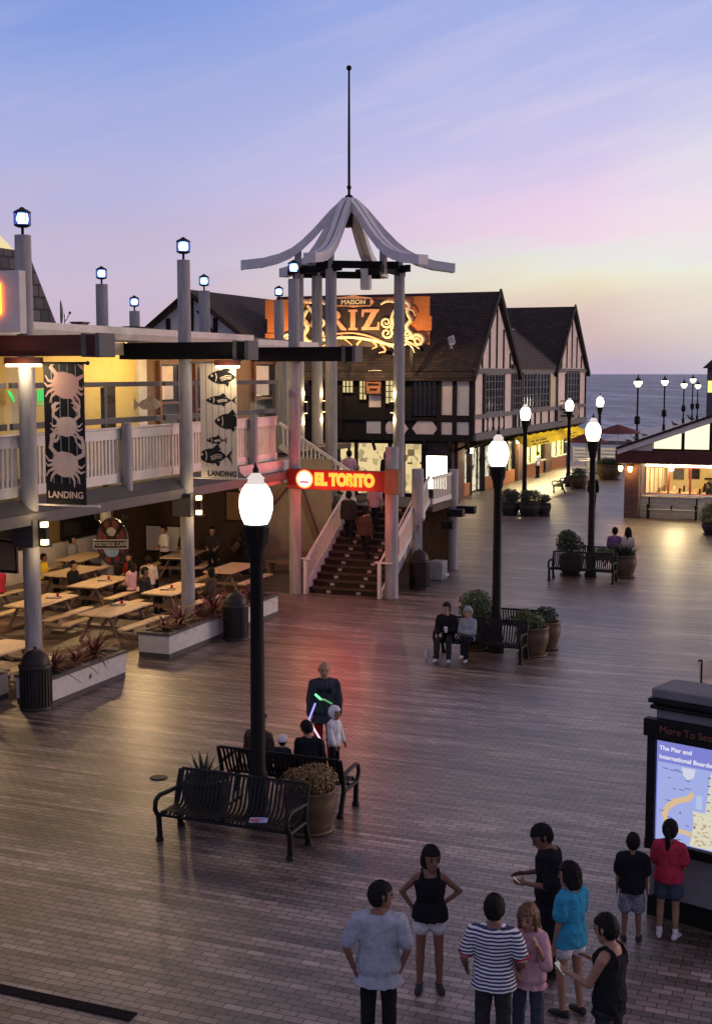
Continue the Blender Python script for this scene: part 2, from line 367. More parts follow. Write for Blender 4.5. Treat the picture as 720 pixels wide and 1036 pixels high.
    m4 = t.nodes.new('ShaderNodeMix'); m4.data_type = 'RGBA'; t.links.new(math_('MULTIPLY', jl, .85, t), m4.inputs[0]); t.links.new(m5.outputs[2], m4.inputs[6]); m4.inputs[7].default_value = (.03, .024, .021, 1)
    t.links.new(m4.outputs[2], b.inputs['Base Color'])
    rr = t.nodes.new('ShaderNodeMapRange'); rr.inputs['To Min'].default_value = .38; rr.inputs['To Max'].default_value = .55
    t.links.new(n1.outputs['Fac'], rr.inputs['Value']); t.links.new(rr.outputs[0], b.inputs['Roughness'])
    sr = t.nodes.new('ShaderNodeMapRange'); sr.inputs['From Min'].default_value = .35; sr.inputs['From Max'].default_value = .65; sr.inputs['To Min'].default_value = .5; sr.inputs['To Max'].default_value = 1.0
    t.links.new(n1.outputs['Fac'], sr.inputs['Value']); t.links.new(math_('MULTIPLY', sr.outputs[0], math_('SUBTRACT', 1, math_('MULTIPLY', bk.outputs['Fac'], .9, t), t), t), b.inputs['Specular IOR Level'])
    b.inputs['Coat Weight'].default_value = .6; b.inputs['Coat Roughness'].default_value = .38; b.inputs['Coat IOR'].default_value = 1.5; b.inputs['Coat Tint'].default_value = (1, .95, .9, 1)
    b.inputs['Specular Tint'].default_value = (1, .9, .82, 1)
    h = math_('ADD', math_('MULTIPLY', bk.outputs['Fac'], -1, t), math_('MULTIPLY', n1.outputs['Fac'], .6, t), t)
    bp = t.nodes.new('ShaderNodeBump'); bp.inputs['Strength'].default_value = .55; bp.inputs['Distance'].default_value = .006
    t.links.new(h, bp.inputs['Height']); t.links.new(bp.outputs[0], b.inputs['Normal']); t.links.new(bp.outputs[0], b.inputs['Coat Normal'])
    return m
m_walk = boardwalk_mat()
bw = MB().box(-46, 14, -14, 99, -.4, 0).build('boardwalk', m_walk); tag(bw, kind='structure')
pd = MB().box(-25.5, -20.6, 131, 205, -.4, 0)
pd.build('pier_deck', m_walk)
tag(bpy.data.objects['pier_deck'], kind='structure')
for i in range(0):
    pass
def sea_mat():
    m, t, o = new_mat('sea_water')
    b = t.nodes.new('ShaderNodeBsdfPrincipled'); t.links.new(b.outputs[0], o.inputs[0])
    b.inputs['Roughness'].default_value = .35; b.inputs['IOR'].default_value = 1.33; b.inputs['Specular IOR Level'].default_value = .3
    tcn = t.nodes.new('ShaderNodeTexCoord'); sp = t.nodes.new('ShaderNodeSeparateXYZ'); t.links.new(tcn.outputs['Object'], sp.inputs[0])
    ang = R(24)                    # wave streaks turned roughly along the line of sight
    u = math_('ADD', math_('MULTIPLY', sp.outputs[0], math.cos(ang), t), math_('MULTIPLY', sp.outputs[1], math.sin(ang), t), t)
    d = math_('SUBTRACT', math_('MULTIPLY', sp.outputs[1], math.cos(ang), t), math_('MULTIPLY', sp.outputs[0], math.sin(ang), t), t)
    outs = []
    for su, sd_, det in ((.2, .06, 6), (.05, .011, 7), (.013, .0022, 6)):
        cb = t.nodes.new('ShaderNodeCombineXYZ'); t.links.new(math_('MULTIPLY', u, su, t), cb.inputs[0]); t.links.new(math_('MULTIPLY', d, sd_, t), cb.inputs[1])
        n = t.nodes.new('ShaderNodeTexNoise'); n.inputs['Scale'].default_value = 1; n.inputs['Detail'].default_value = det; n.inputs['Roughness'].default_value = .6
        t.links.new(cb.outputs[0], n.inputs['Vector']); outs.append(n.outputs['Fac'])
    h = math_('MULTIPLY', math_('ADD', math_('ADD', outs[0], outs[1], t), outs[2], t), 1 / 3, t)
    t.links.new(ramp(h, [(.42, (.004, .008, .03)), (.48, (.022, .032, .08)), (.53, (.08, .1, .19)), (.585, (.34, .36, .48))], t), b.inputs['Base Color'])  # light and dark of the waves put into the base colour
    bp = t.nodes.new('ShaderNodeBump'); bp.inputs['Strength'].default_value = 1; bp.inputs['Distance'].default_value = 6
    t.links.new(h, bp.inputs['Height']); t.links.new(bp.outputs[0], b.inputs['Normal'])
    return m
sea = MB().quad((-16000, -3000, -5), (9000, -3000, -5), (9000, 25000, -5), (-16000, 25000, -5)).build('sea', sea_mat()); tag(sea, kind='structure')

# ------------------------------------------------------------------ left: two-storey seafood restaurant under the deck posts
XR = -16.95                       # railing line
rest = thing('restaurant_building', 'two storey restaurant with upper terrace, yellow lit walls and white gutter', 'building', (-21, 28, 0))
def on(parent, mb, name, mat, bevel=0):     # build in world coordinates under a located parent
    o = mb.build(name, mat, None, bevel); o.parent = parent; o.matrix_parent_inverse = Matrix.Translation(-parent.location) if not any(parent.rotation_euler) else (Matrix.LocRotScale(parent.location, parent.rotation_euler, None)).inverted()
    return o
on(rest, MB().box(-27, XR + .1, 14, 36.9, 3.9, 4.08).box(-27, -18.9, 36.9, 47, 3.9, 4.08), 'terrace_floor', m_stairw)
mb = MB().box(-16.78, -16.46, 14, 36.4, 3.58, 3.83)
on(rest, mb, 'edge_beam', m_midgrey, .015)
mb = MB().prism([(-16.5, 3.834), (-16.86, 3.834), (-16.86, 4.1), (-16.82, 4.1)], lambda x, z: (x, 14, z), lambda x, z: (x, 32.95, z))
on(rest, mb, 'sloped_skirt', m_grey)
mb = MB()
for k in range(4): mb.obox((-16.72 + .02 * (k % 2) * 0, 34.85, 3.72 - k * .18 + .34), (.012, 0, .004), (0, 1.88, 0), (-.01, 0, .088))
on(rest, mb, 'clapboard_skirt', m_clap)
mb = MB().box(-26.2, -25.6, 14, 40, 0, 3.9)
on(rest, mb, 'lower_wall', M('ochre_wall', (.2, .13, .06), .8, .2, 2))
mb = MB().box(-25.6, -25.5, 14, 40, 0, 1.05)
on(rest, mb, 'wainscot', m_white)
for i in range(5):
    y0 = 22.5 + i * 3.6
    fr = on(rest, MB().box(-25.6, -25.48, y0, y0 + 2.6, 1.1, 1.2).box(-25.6, -25.48, y0, y0 + 2.6, 2.7, 2.8).box(-25.6, -25.48, y0, y0 + .1, 1.2, 2.7).box(-25.6, -25.48, y0 + 2.5, y0 + 2.6, 1.2, 2.7).box(-25.6, -25.48, y0 + 1.55, y0 + 1.63, 1.2, 2.7), 'window', m_darkwood)
    p = MB().box(-25.58, -25.53, y0 + .1, y0 + 2.5, 1.2, 2.7).build('pane', m_dglass, fr)
on(rest, MB().box(-19.6, -16.9, 40.2, 40.4, 0, 3.9), 'back_wall', M('tan_wall', (.3, .25, .19), .8, .15, 2))
on(rest, MB().box(-27, -19.601, 40.2, 40.4, 0, 3.9), 'back_wall', M('dim_back_wall', (.05, .03, .02), .8, .3, 3))  # dimness of the deep interior put into this section's colour
mb = MB()
mb.bar((-20.6, 40.1, .6), (-18.2, 40.1, 3.4), .14, .2); mb.bar((-17.2, 40.1, .6), (-18.2, 40.1, 3.4), .14, .2)
on(rest, mb, 'wall_brace', m_tleg)
# joists under the terrace
mb = MB()
for k in range(22): mb.box(-25.4, -16.9, 14.6 + k * 1.0, 14.75 + k * 1.0, 3.66, 3.89)
on(rest, mb, 'floor_joists', m_darkwood)
# upper storey wall, set back behind the terrace
XU = -20.4
def seg(px0, px1, mat, name, z0=4.08, z1=7.7, x=XU, d=.15):
    a = on_x(px0, 400, x)[0]; b = on_x(px1, 400, x)[0]
    return on(rest, MB().box(x - d, x, a, b, z0, z1), name, mat)
seg(-160, 6, m_yellow, 'upper_wall'); seg(6, 31, m_cream, 'wall_panel', x=XU - .02); seg(31, 141, m_yellow, 'upper_wall'); seg(149, 300, m_brownwall, 'upper_wall', x=XU - .05)
seg(141, 149, m_white, 'wall_pillar', x=XU + .12, d=.35)
seg(108, 117, m_darkwood, 'wall_post', z1=6.5, x=XU + .08, d=.1)
seg(285, 292, m_post, 'wall_pillar', x=XU + .3, d=.4)
def upwin(px0, px1, z0, z1, lit):
    a = on_x(px0, 400, XU)[0]; b = on_x(px1, 400, XU)[0]
    mb = MB(); x0, x1 = XU - .03, XU + .08
    t = .12
    mb.box(x0, x1, a, b, z0, z0 + t).box(x0, x1, a, b, z1 - t, z1).box(x0, x1, a, a + t, z0 + t, z1 - t).box(x0, x1, b - t, b, z0 + t, z1 - t)
    zm = (z0 + z1) / 2 - .2
    mb.box(x0, x1 - .02, a + t, b - t, zm, zm + .08)
    o = on(rest, mb, 'window', M('mahogany_frame', (.13, .05, .03), .5, .3, 4) if 'mahogany_frame' not in bpy.data.materials else bpy.data.materials['mahogany_frame'])
    MB().box(XU - .02, XU + .03, a + t, b - t, z0 + t, z1 - t).build('pane', m_dglass, o)
    if lit: MB().box(XU + .035, XU + .045, a + t, a + t + (b - a) * .55, zm + .15, z1 - t - .05).build('lit_window_panel', m_plaster, o)  # pale panel paints the lit part of the window
upwin(160, 182, 4.9, 7.2, True); upwin(196, 226, 4.4, 7.2, False); upwin(256, 280, 4.9, 7.25, True)
# roof slab, soffit and gutter
on(rest, MB().box(-27, -18.1, 14, 41, 7.62, 7.7), 'soffit', m_white)
on(rest, MB().box(-27, -18.35, 14, 41, 7.71, 7.95), 'flat_roof', m_grey)
g = [(-18.12, 7.62), (-17.98, 7.66), (-17.9, 7.82), (-17.9, 7.99), (-17.96, 7.99), (-18.02, 7.94), (-18.34, 7.96), (-18.34, 7.62)]
on(rest, MB().prism(g, lambda x, z: (x, 14, z), lambda x, z: (x, 36.4, z)), 'gutter', m_white)
on(rest, MB().prism([(x + .12, z - .12) for x, z in g], lambda x, z: (x, 36.45, z), lambda x, z: (x, 41.2, z)), 'gutter', m_white)
on(rest, MB().box(-18.33, -18.16, 14, 41, 7.28, 7.6), 'eave_board', m_cream)
# shingled roof tower behind the flat roof: right hip edge runs from high left to low right
tb = Vector((-26.2, 34, 0))
def tower():
    bx, by = -23.4, 27.6         # near right corner of the pyramid base (eave)
    s = 6.4; zt = 15.2; zb = 8.05
    base = [(bx - s, by, zb), (bx, by, zb), (bx, by + s, zb), (bx - s, by + s, zb)]
    cx, cy, k = bx - s / 2, by + s / 2, .8
    top = [((x - cx) * k + cx, (y - cy) * k + cy, zb + 2.45) for x, y, z in base]
    on(rest, MB().add(base + top, [(0, 1, 5, 4), (1, 2, 6, 5), (2, 3, 7, 6), (3, 0, 4, 7), (4, 5, 6, 7)]), 'shingle_roof', m_shingleg)
    on(rest, MB().box(bx - s + .4, bx - .4, by + .4, by + s - .4, 7.9, 8.05), 'tower_base', m_grey)
tower()
# lit star ornament above the tower (only its edge enters the picture)
st = thing('star_ornament', 'cream lit star shaped ornament above the shingle roof at the left edge', 'ornament', (-26.2, 34, 13))
pts = []
tx_, tz_ = on_y(11, 253, 33.6)
on(st, MB().box(tx_ - 1.6, tx_ - 1.4, 33.9, 34.1, 9.5, tz_ + .5), 'mast', m_grey)
for k in range(10):
    r = 1.5 if k % 2 == 0 else .72
    a = R(-18 + 36 * k); pts.append((tx_ + r * math.cos(a) - 1.5 * math.cos(R(-18)), tz_ + r * math.sin(a) - 1.5 * math.sin(R(-18))))
on(st, MB().prism(pts, lambda x, z: (x, 33.6, z), lambda x, z: (x, 33.8, z)), 'star_face', EM('star_glow', (1, .8, .45), .9))
# satellite dish and roof clutter
sd = thing('satellite_dish', 'small satellite dish standing on the flat restaurant roof', 'dish', (-20.2, 29.6, 7.95)); sd.scale = (.75, .75, .75)
mb = MB()
rings = []
for i in range(6):
    r = .46 * i / 5 + .001
    rings.append([(r * math.cos(2 * math.pi * k / 20), -.06 - .35 * r * r, .62 + r * math.sin(2 * math.pi * k / 20)) for k in range(20)])
mb.loft(rings, caps=False); o = mb.build('reflector', m_midgrey, sd, rz=R(-58))
o.modifiers.new('s', 'SOLIDIFY').thickness = .02
MB().tube([(0, 0, 0), (0, 0, .6)], .03).box(-.15, .15, -.15, .15, 0, .03).build('mast', m_steel, sd)
MB().tube([(0, -.02, .3), (.36, -.22, .6)], .015).sph((.36, -.22, .62), .05).build('feed_arm', m_midgrey, sd)
for i, (x, y, sx, sy, sz, lb) in enumerate([(-19.6, 26.6, .5, .7, .22, 'low grey vent box on the flat roof left of the satellite dish'), (-20.6, 30.9, .35, .35, .25, 'small grey roof vent just behind the satellite dish'), (-19.2, 31.6, .3, .9, .12, 'flat dark pipe box on the roof right of the satellite dish')]):
    t = MB().box(-sx / 2, sx / 2, -sy / 2, sy / 2, 0, sz).box(-sx / 2 - .03, sx / 2 + .03, -sy / 2 - .03, sy / 2 + .03, sz, sz + .04).build('roof_vent', [m_midgrey, m_midgrey, m_blackm][i], None, .01, (x, y, 7.95))
    tag(t, lb, 'vent')
# bulbs hanging along the terrace soffit
bx = 0
for px, py, lb in [(3, 361, 'leftmost soffit bulb of the terrace, left of the first post'), (110, 360, 'soffit bulb over the yellow terrace wall'), (142, 361, 'soffit bulb at the white wall pillar'), (160, 360, 'left bulb of the close pair before the second post'), (167, 361, 'right bulb of the close pair before the second post'), (221, 361, 'soffit bulb above the fish banner'), (262, 362, 'soffit bulb left of the last pair near the third post'), (283, 363, 'soffit bulb nearest the third post')]:
    y, z = on_x(px, py, -18.9)
    t = thing('soffit_bulb', lb, 'bulb', (-18.9, y, 7.62), group='bulbs along the terrace soffit')
    MB().lathe([(.06, -.02), (.06, -.14), (.045, -.15)], n=10).build('socket', m_darkwood, t)
    MB().sph((0, 0, -.2), .075, 10, 8).build('bulb', m_bulb, t)
    lamp_light(t, (.02, 0, -.34), 60, (1, .7, .33), .06)
# ceiling lights under the terrace over the picnic tables
for i, (x, y, lb) in enumerate([(-19.2, 24.6, 'round ceiling light under the terrace over the front picnic tables'), (-19, 31.3, 'round ceiling light under the terrace near the second post'), (-22.6, 28.2, 'round ceiling light under the terrace deep between the tables'), (-23.2, 34.5, 'round ceiling light at the rear of the covered tables')]):
    t = thing('ceiling_light', lb, 'light', (x, y, 3.64), group='ceiling lights under the terrace')
    MB().lathe([(.2, .02), (.2, -.04), (.17, -.06)], n=16).build('housing', m_black, t)
    MB().lathe([(.16, -.062), (.15, -.09), (.05, -.11)], n=16).build('lens', EM('ceiling_lens', (1, .7, .34), 8), t)
    lamp_light(t, (0, 0, -.22), [260, 290, 220, 110][i], (1, .66, .32), .12)
# small green neon signs on the wall behind the terrace glass
m_green = EM('green_neon', (.1, .9, .2), 1.1)
t = thing('neon_sign', 'small green neon sign of upright strokes behind the crab banner', 'sign', (XU + .2, on_x(41, 385, XU + .2)[0], 6.2))
t.scale = (1, .55, .6); MB().box(-.03, 0, -.4, .4, -.4, .36).build('backing', m_yellow, t)
mb = MB()
for k in range(4): mb.tube([(.03, -.27 + k * .18, -.2), (.03, -.27 + k * .18, .3)], .022, 6)
mb.tube([(.03, -.35, -.33), (.03, .35, -.33)], .02, 6)
mb.build('tubing', m_green, t)
y, z = on_x(11, 401, XU + .2)
t = thing('neon_sign', 'green slanted neon stroke on the wall at the far left', 'sign', (XU + .2, y, z))
t.scale = (1, .5, .5); MB().box(-.03, 0, -.4, .4, -.4, .4).build('backing', m_yellow, t)
MB().tube([(.03, -.25, .28), (.03, .22, -.26)], .03, 6).tube([(.03, -.05, .2), (.03, .2, -.12)], .02, 6).build('tubing', m_green, t)

m_amber = EM('lantern_amber', (1, .7, .34), 5)
# deck posts with blue lanterns, outrigger beams and bracket lanterns
def deck_post(x, y, h, label, r=.18, beam=True, bracket=True, beam_mat=m_blackbeam, tube_off=None, b0=-1.8, b1=1.95):
    t = thing('wood_post', label, 'post', (x, y, 0), group='tall posts crowned with blue lanterns')
    mb = MB().lathe([(r * 1.02, 0), (r, .3), (r * .98, h * .5), (r * .93, h - .01), (r * .9, h)], n=24)
    mb.build('shaft', m_post, t)
    lantern(t, h)
    if beam:
        for s in (-1, 1):
            MB().box(b0, b1, s * (r + .05) - .045, s * (r + .05) + .045, 7.17, 7.6).build('outrigger_beam', beam_mat, t, .012)
        MB().box(b1 - .42, b1 - .3, -r - .12, r + .12, 7.14, 7.63).box(b1 - .08, b1 + .02, -r - .12, r + .12, 7.14, 7.63).build('beam_strap', m_midgrey, t, .01)
    if bracket:
        MB().box(-.27, .27, -.3, .3, 3.1, 3.7).build('bracket_box', m_grey, t, .02)
        lt = MB().box(.27, .3, -.1, .1, 3.12, 3.68).build('wall_lantern', m_black, t)
        for q in (3.52, 3.14): MB().box(.3, .41, -.07, .07, q, q + .11).build('lamp_glass', m_amber, lt)
        MB().box(.33, .43, -.05, .05, 3.26, 3.52).box(.3, .48, -.11, .11, 3.1, 3.138).build('lantern_cage', m_black, lt)
        lamp_light(t, (.5, -.2, 3.0), 8, WARM, .06)
        lamp_light(t, (.48, -.24, 3.85), 6, WARM, .06)
    if tube_off:
        a, b = tube_off
        tb_ = MB().box(a, b, -.36, -.26, 7.0, 7.14).build('light_housing', m_redbeam, t)
        MB().tube([(a + .03, -.31, 6.98), (b - .03, -.31, 6.98)], .035, 8).build('light_tube', m_tube, tb_)
        lamp_light(t, ((a + b) / 2, -.45, 6.85), 30, (1, .78, .45), .12)
    return t
def lantern(t, h, s=1.0):
    l = MB().lathe([(.03, h), (.03, h + .15), (.1, h + .16), (.165, h + .19), (.165, h + .22)], n=12).build('lantern', m_black, t)
    MB().lathe([(.155, h + .22), (.168, h + .33), (.155, h + .46)], n=8).build('lantern_glass', m_blueglass, l)
    MB().lathe([(.1, h + .23), (.125, h + .34), (.1, h + .45)], n=10).build('lantern_core', m_bluew, l)
    c = MB()
    for k in range(6):
        a = 2 * math.pi * (k + .5) / 6
        c.tube([(.168 * math.cos(a), .168 * math.sin(a), h + .2), (.168 * math.cos(a), .168 * math.sin(a), h + .47)], .009, 5)
    c.lathe([(.185, h + .46), (.185, h + .48), (.12, h + .52), (.06, h + .55), (.03, h + .58)], n=12).build('lantern_cap', m_black, l)
P1Y, P2Y, P3Y = 23.0, 29.5, 36.0
deck_post(-16.7, P1Y, 9.7, 'tall grey post beside the crab banner, topped by a blue lantern', .185, beam_mat=m_redbeam, tube_off=(-.3, .62), b0=-1.6, b1=2.0)
deck_post(-16.5, P2Y, 9.7, 'tall grey post beside the fish banner, topped by a blue lantern', .178, tube_off=(1.05, 1.75))
deck_post(-16.35, P3Y, 9.65, 'tall grey post left of the stairs, lit red by the neon sign', .185, bracket=False, b0=-1.35, b1=2.1)
for x, y, h, lb in [(-23.4, 36.4, 9.7, 'grey lantern post rising from the flat roof, larger of the pair right of the dish'), (-25.9, 42.5, 9.15, 'smallest grey lantern post, just right of the larger roof post'), (-21.9, 40.6, 9.7, 'grey lantern post in front of the half timbered gable'), (-22.0, 47.0, 9.7, 'grey lantern post in front of the orange boards of the roof sign')]:
    deck_post(x, y, h, lb, .21, False, False)
# hidden lower part of the roof posts passes through the building as the real posts do
# terrace railings
def railing(y0, y1, newel, label):
    t = thing('deck_railing', label, 'railing', (XR, (y0 + y1) / 2, 4.08), group='white railings of the terrace')
    a, b = y0 - (y0 + y1) / 2, y1 - (y0 + y1) / 2
    MB().box(-.05, .05, a, b, 1.13, 1.38).box(-.09, .09, a, b, 1.382, 1.42).build('top_rail', m_white, t, .01)
    MB().box(-.05, .05, a, b, .07, .3).build('bottom_rail', m_white, t, .01)
    mb = MB(); n = int((b - a) / .155)
    for k in range(n):
        y = a + (k + .5) * (b - a) / n
        mb.box(-.022, .022, y - .035, y + .035, .3, 1.13)
    mb.build('balusters', m_white, t)
    if newel:
        MB().lathe([(.13, -.42), (.13, 1.5), (.12, 1.52)], (.18, newel - (y0 + y1) / 2, 0), 18).build('newel_post', m_post, t)
railing(14.2, P1Y - .05, None, 'white balustrade of the terrace left of the first post')
railing(P1Y, P2Y - .05, 27.05, 'white balustrade of the terrace behind the crab banner')
railing(P2Y, P3Y - .1, 34.0, 'white balustrade of the terrace behind the fish banner, tinged red')
def windbreak(y0, y1, posts, label):
    t = thing('glass_windbreak', label, 'glass screen', (XR - .25, (y0 + y1) / 2, 4.08), group='glass windbreaks above the terrace railing')
    c = (y0 + y1) / 2; a, b = y0 - c, y1 - c
    MB().box(-.05, .05, a, b, 2.4, 2.52).box(-.05, .05, a, b, 1.5, 1.64).build('frame', m_midgrey, t, .008)
    for p in posts: MB().box(-.055, .055, p - c - .06, p - c + .06, .0, 2.39).build('frame_post', m_midgrey, t)
    MB().box(-.012, .012, a + .05, b - .05, 1.642, 2.398).build('pane', m_glass, t)
windbreak(14.2, P1Y - .1, [18.5], 'grey framed glass windbreak left of the first post')
windbreak(P1Y + .1, P2Y - .1, [26.75], 'grey framed glass windbreak behind the crab banner')
windbreak(P2Y + .1, P3Y + .6, [33.6, 36.4], 'grey framed glass windbreak behind the fish banner')
# etched fish on the glass windbreak
def fish_poly(L, H, up=0):
    P = []
    for k in range(17):
        u = k / 16; P.append((-L / 2 + L * .82 * u, H / 2 * math.sin(math.pi * min(1, u * .97 + .03)) ** .8))
    P.append((L * .5, H * .5)); P.append((L * .42, 0)); P.append((L * .5, -H * .5))
    for k in range(16, -1, -1):
        u = k / 16; P.append((-L / 2 + L * .82 * u, -H / 2 * math.sin(math.pi * min(1, u * .97 + .03)) ** .8 - .001))
    return P
yy, zz_ = on_x(153, 409, XR - .2)
dq = [lambda y, z: (.006, y, z), lambda y, z: (0, y, z)]
t = MB().prism([(.55 * math.cos(R(a)), .15 * math.sin(R(a))) for a in range(0, 360, 15)], *dq).prism([(-.5, 0), (-.78, .15), (-.78, -.15)], *dq).prism([(-.2, .14), (.15, .14), (0, .26)], *dq).build('fish_decal', M('etched_fish', (.3, .24, .15), .7, .6, 14), None, 0, (XR - .235, yy, zz_))
tag(t, 'grey fish decal on the terrace glass left of the second post', 'decal')

# banners
def banner(x, y, wdt, z0, z1, bg, label, kind):
    t = thing('hanging_banner', label, 'banner', (x, y, z0))
    H = z1 - z0
    MB().box(0, wdt, -.008, .008, 0, H).build('cloth', bg, t)
    rod = MB().tube([(-.5, 0, H), (wdt + .1, 0, H)], .025, 8).sph((wdt + .1, 0, H), .045).build('rod', m_black if kind == 'crab' else m_steel, t)
    MB().tube([(-.5, 0, -.02), (wdt + .3, 0, -.02)], .022, 8).sph((wdt + .3, 0, -.02), .04).build('rod', m_white, t)
    return t, H
m_bblack = M('banner_black', (.008, .008, .01), .6, .3, 6)
m_bcream = M('banner_cream', (.72, .62, .48), .7, .06, 3)
m_crab = M('crab_print', (.72, .42, .34), .7, .1, 3)
m_crabl = M('crab_print_pale', (.78, .58, .44), .7, .1, 3)
m_ink = M('banner_ink', (.01, .01, .012), .6)
m_line = M('banner_stripe', (.4, .38, .38), .7)
FY = -.012
def flat(mb, poly, dx=0, dz=0, y=FY, th=.004):
    mb.prism([(p[0] + dx, p[1] + dz) for p in poly], lambda x, z: (x, y - th, z), lambda x, z: (x, y, z))
def ell(cx, cz, rx, rz, n=24, a0=0):
    return [(cx + rx * math.cos(2 * math.pi * k / n + a0), cz + rz * math.sin(2 * math.pi * k / n + a0)) for k in range(n)]
def stroke(pts, w0, w1):
    L = []; Rr = []
    for i, p in enumerate(pts):
        a = pts[max(0, i - 1)]; b = pts[min(len(pts) - 1, i + 1)]
        dx, dz = b[0] - a[0], b[1] - a[1]; l = math.hypot(dx, dz) or 1
        wv = w0 + (w1 - w0) * i / (len(pts) - 1)
        L.append((p[0] - dz / l * wv, p[1] + dx / l * wv)); Rr.append((p[0] + dz / l * wv, p[1] - dx / l * wv))
    return L + Rr[::-1]
def crab(cx, cz, s, rot, parent, mat, clip):
    mb = MB(); ca, sa = math.cos(rot), math.sin(rot)
    def tr(P):
        q = [(cx + s * (x * ca - z * sa), cz + s * (x * sa + z * ca)) for x, z in P]
        return [(min(max(x, clip[0]), clip[1]), min(max(z, clip[2]), clip[3])) for x, z in q]
    k = [0]
    def fl(P): k[0] += 1; flat(mb, tr(P), y=FY - .0006 * k[0])
    fl([(-.3, .2), (-.12, .27), (.12, .27), (.3, .2), (.34, .02), (.22, -.25), (0, -.3), (-.22, -.25), (-.34, .02)])
    for sg in (-1, 1):
        fl(stroke([(sg * .26, .18), (sg * .44, .3), (sg * .42, .48)], .05, .05))
        fl([(sg * .46, .42), (sg * .5, .58), (sg * .36, .7), (sg * .16, .68), (sg * .33, .6), (sg * .36, .5), (sg * .2, .56), (sg * .33, .42)])
        for j, (a, b, c) in enumerate([((.3, .02), (.44, -.0), (.54, .1)), ((.3, -.06), (.44, -.12), (.54, -.06)), ((.27, -.14), (.4, -.24), (.45, -.36)), ((.2, -.2), (.3, -.32), (.32, -.46))]):
            fl(stroke([(sg * a[0], a[1]), (sg * b[0], b[1]), (sg * c[0], c[1])], .04, .012))
    return mb.build('printed_crab', mat, parent)
bt, H = banner(-16.28, P1Y + .02, 1.0, 4.03, 7.02, m_bblack, 'tall black banner printed with three pale crabs', 'crab')
mb = MB()
for k in range(4): mb.box(.2 + k * .2 - .008, .2 + k * .2 + .008, -.011, -.0085, .45, H - .02)
mb.build('stripes', m_line, bt)
clip = (.0, 1.0, 0.02, H - .02)
crab(.55, H - .46, .98, R(-12), bt, m_crab, clip); crab(.55, 1.66, .74, 0, bt, m_crabl, clip); crab(.5, .86, .95, R(-10), bt, m_crabl, clip)
text_obj('LANDING', .2, m_crabl, bt, (.5, FY - .012, .2), FACE_FRONT, .002, bold=.005)
text_obj('SEASIDE', .07, m_crabl, bt, (.5, FY - .012, .36), FACE_FRONT, .002) if False else None
bt, H = banner(-16.07, P2Y + .02, 1.05, 4.12, 7.08, m_bcream, 'tall cream banner printed with five black fish', 'fish')
mb = MB()
for k in range(5): mb.box(.17 + k * .18 - .005, .17 + k * .18 + .005, -.011, -.0085, .3, H - .02)
mb.build('stripes', m_ink, bt)
def fishp(cx, cz, L, h, flip, x0=0.0, x1=1.05):
    L, h = L * .92, h * .85
    mb = MB(); f = -1 if flip else 1; k = [0]
    def fl(P):
        k[0] += 1
        flat(mb, [(min(max(cx + f * x, x0), x1), cz + z) for x, z in P], y=FY - .0005 * k[0])
    fl(fish_poly(L, h)); fl([(-L * .1, h * .45), (L * .18, h * .4), (L * .06, h * .8)]); fl([(-.02, -h * .42), (L * .14, -h * .42), (L * .08, -h * .72)])
    o = mb.build('printed_fish', m_ink, bt)
    d = MB(); d.prism(ell(cx - f * L * .38, cz + h * .1, h * .09, h * .09, 12), lambda x, z: (x, FY - .011, z), lambda x, z: (x, FY - .005, z))
    P = stroke([(cx - f * L * .27, cz + h * .3), (cx - f * L * .24, cz), (cx - f * L * .27, cz - h * .3)], .012, .012)
    d.prism(P, lambda x, z: (x, FY - .011, z), lambda x, z: (x, FY - .005, z))
    for q in range(3):
        P = stroke([(cx - f * L * (.14 - q * .02), cz - h * (.06 + .1 * q)), (cx + f * L * .05, cz + h * (.12 - .12 * q)), (cx + f * L * .2, cz + h * (.08 - .1 * q))], .01, .006)
        if all(x0 <= p[0] <= x1 for p in P): d.prism(P, lambda x, z: (x, FY - .011 - .0005 * q, z), lambda x, z: (x, FY - .005, z))
    d.build('fish_marking', m_bcream, o)
fishp(.72, H - .37, 1.05, .42, False); fishp(.62, 2.0, .95, .27, False); fishp(.88, 1.46, 1.0, .46, False); fishp(.48, .97, .65, .2, False); fishp(.42, .56, 1.1, .46, False)
text_obj('LANDING', .19, m_ink, bt, (.62, FY - .012, .1), FACE_FRONT, .002, bold=.005)

# white sign board with a glowing neon letter at the far left
sg = thing('neon_sign_board', 'white sign board with the end of a glowing orange neon letter', 'sign', (-18.2, 22.7, 7.64))
MB().box(-2.2, 1.68, -.12, .12, 0, 1.3).build('board', m_plaster2, sg, .015)
pts = []
for k in range(33):
    a = 2 * math.pi * k / 32
    pts.append((.98 + .3 * max(-.8, min(.8, 1.25 * math.cos(a))), -.17, .72 + .36 * max(-.85, min(.85, 1.2 * math.sin(a)))))
MB().tube(pts, .035, 8, caps=False).build('neon_letter', EM('neon_orange', (1, .16, .02), 8), sg)
MB().tube([(.98 + (p[0] - .98) * .72, -.165, .72 + (p[2] - .72) * .78) for p in pts], .022, 8, caps=False).build('neon_letter', EM('neon_yellow', (1, .6, .05), 6), sg)

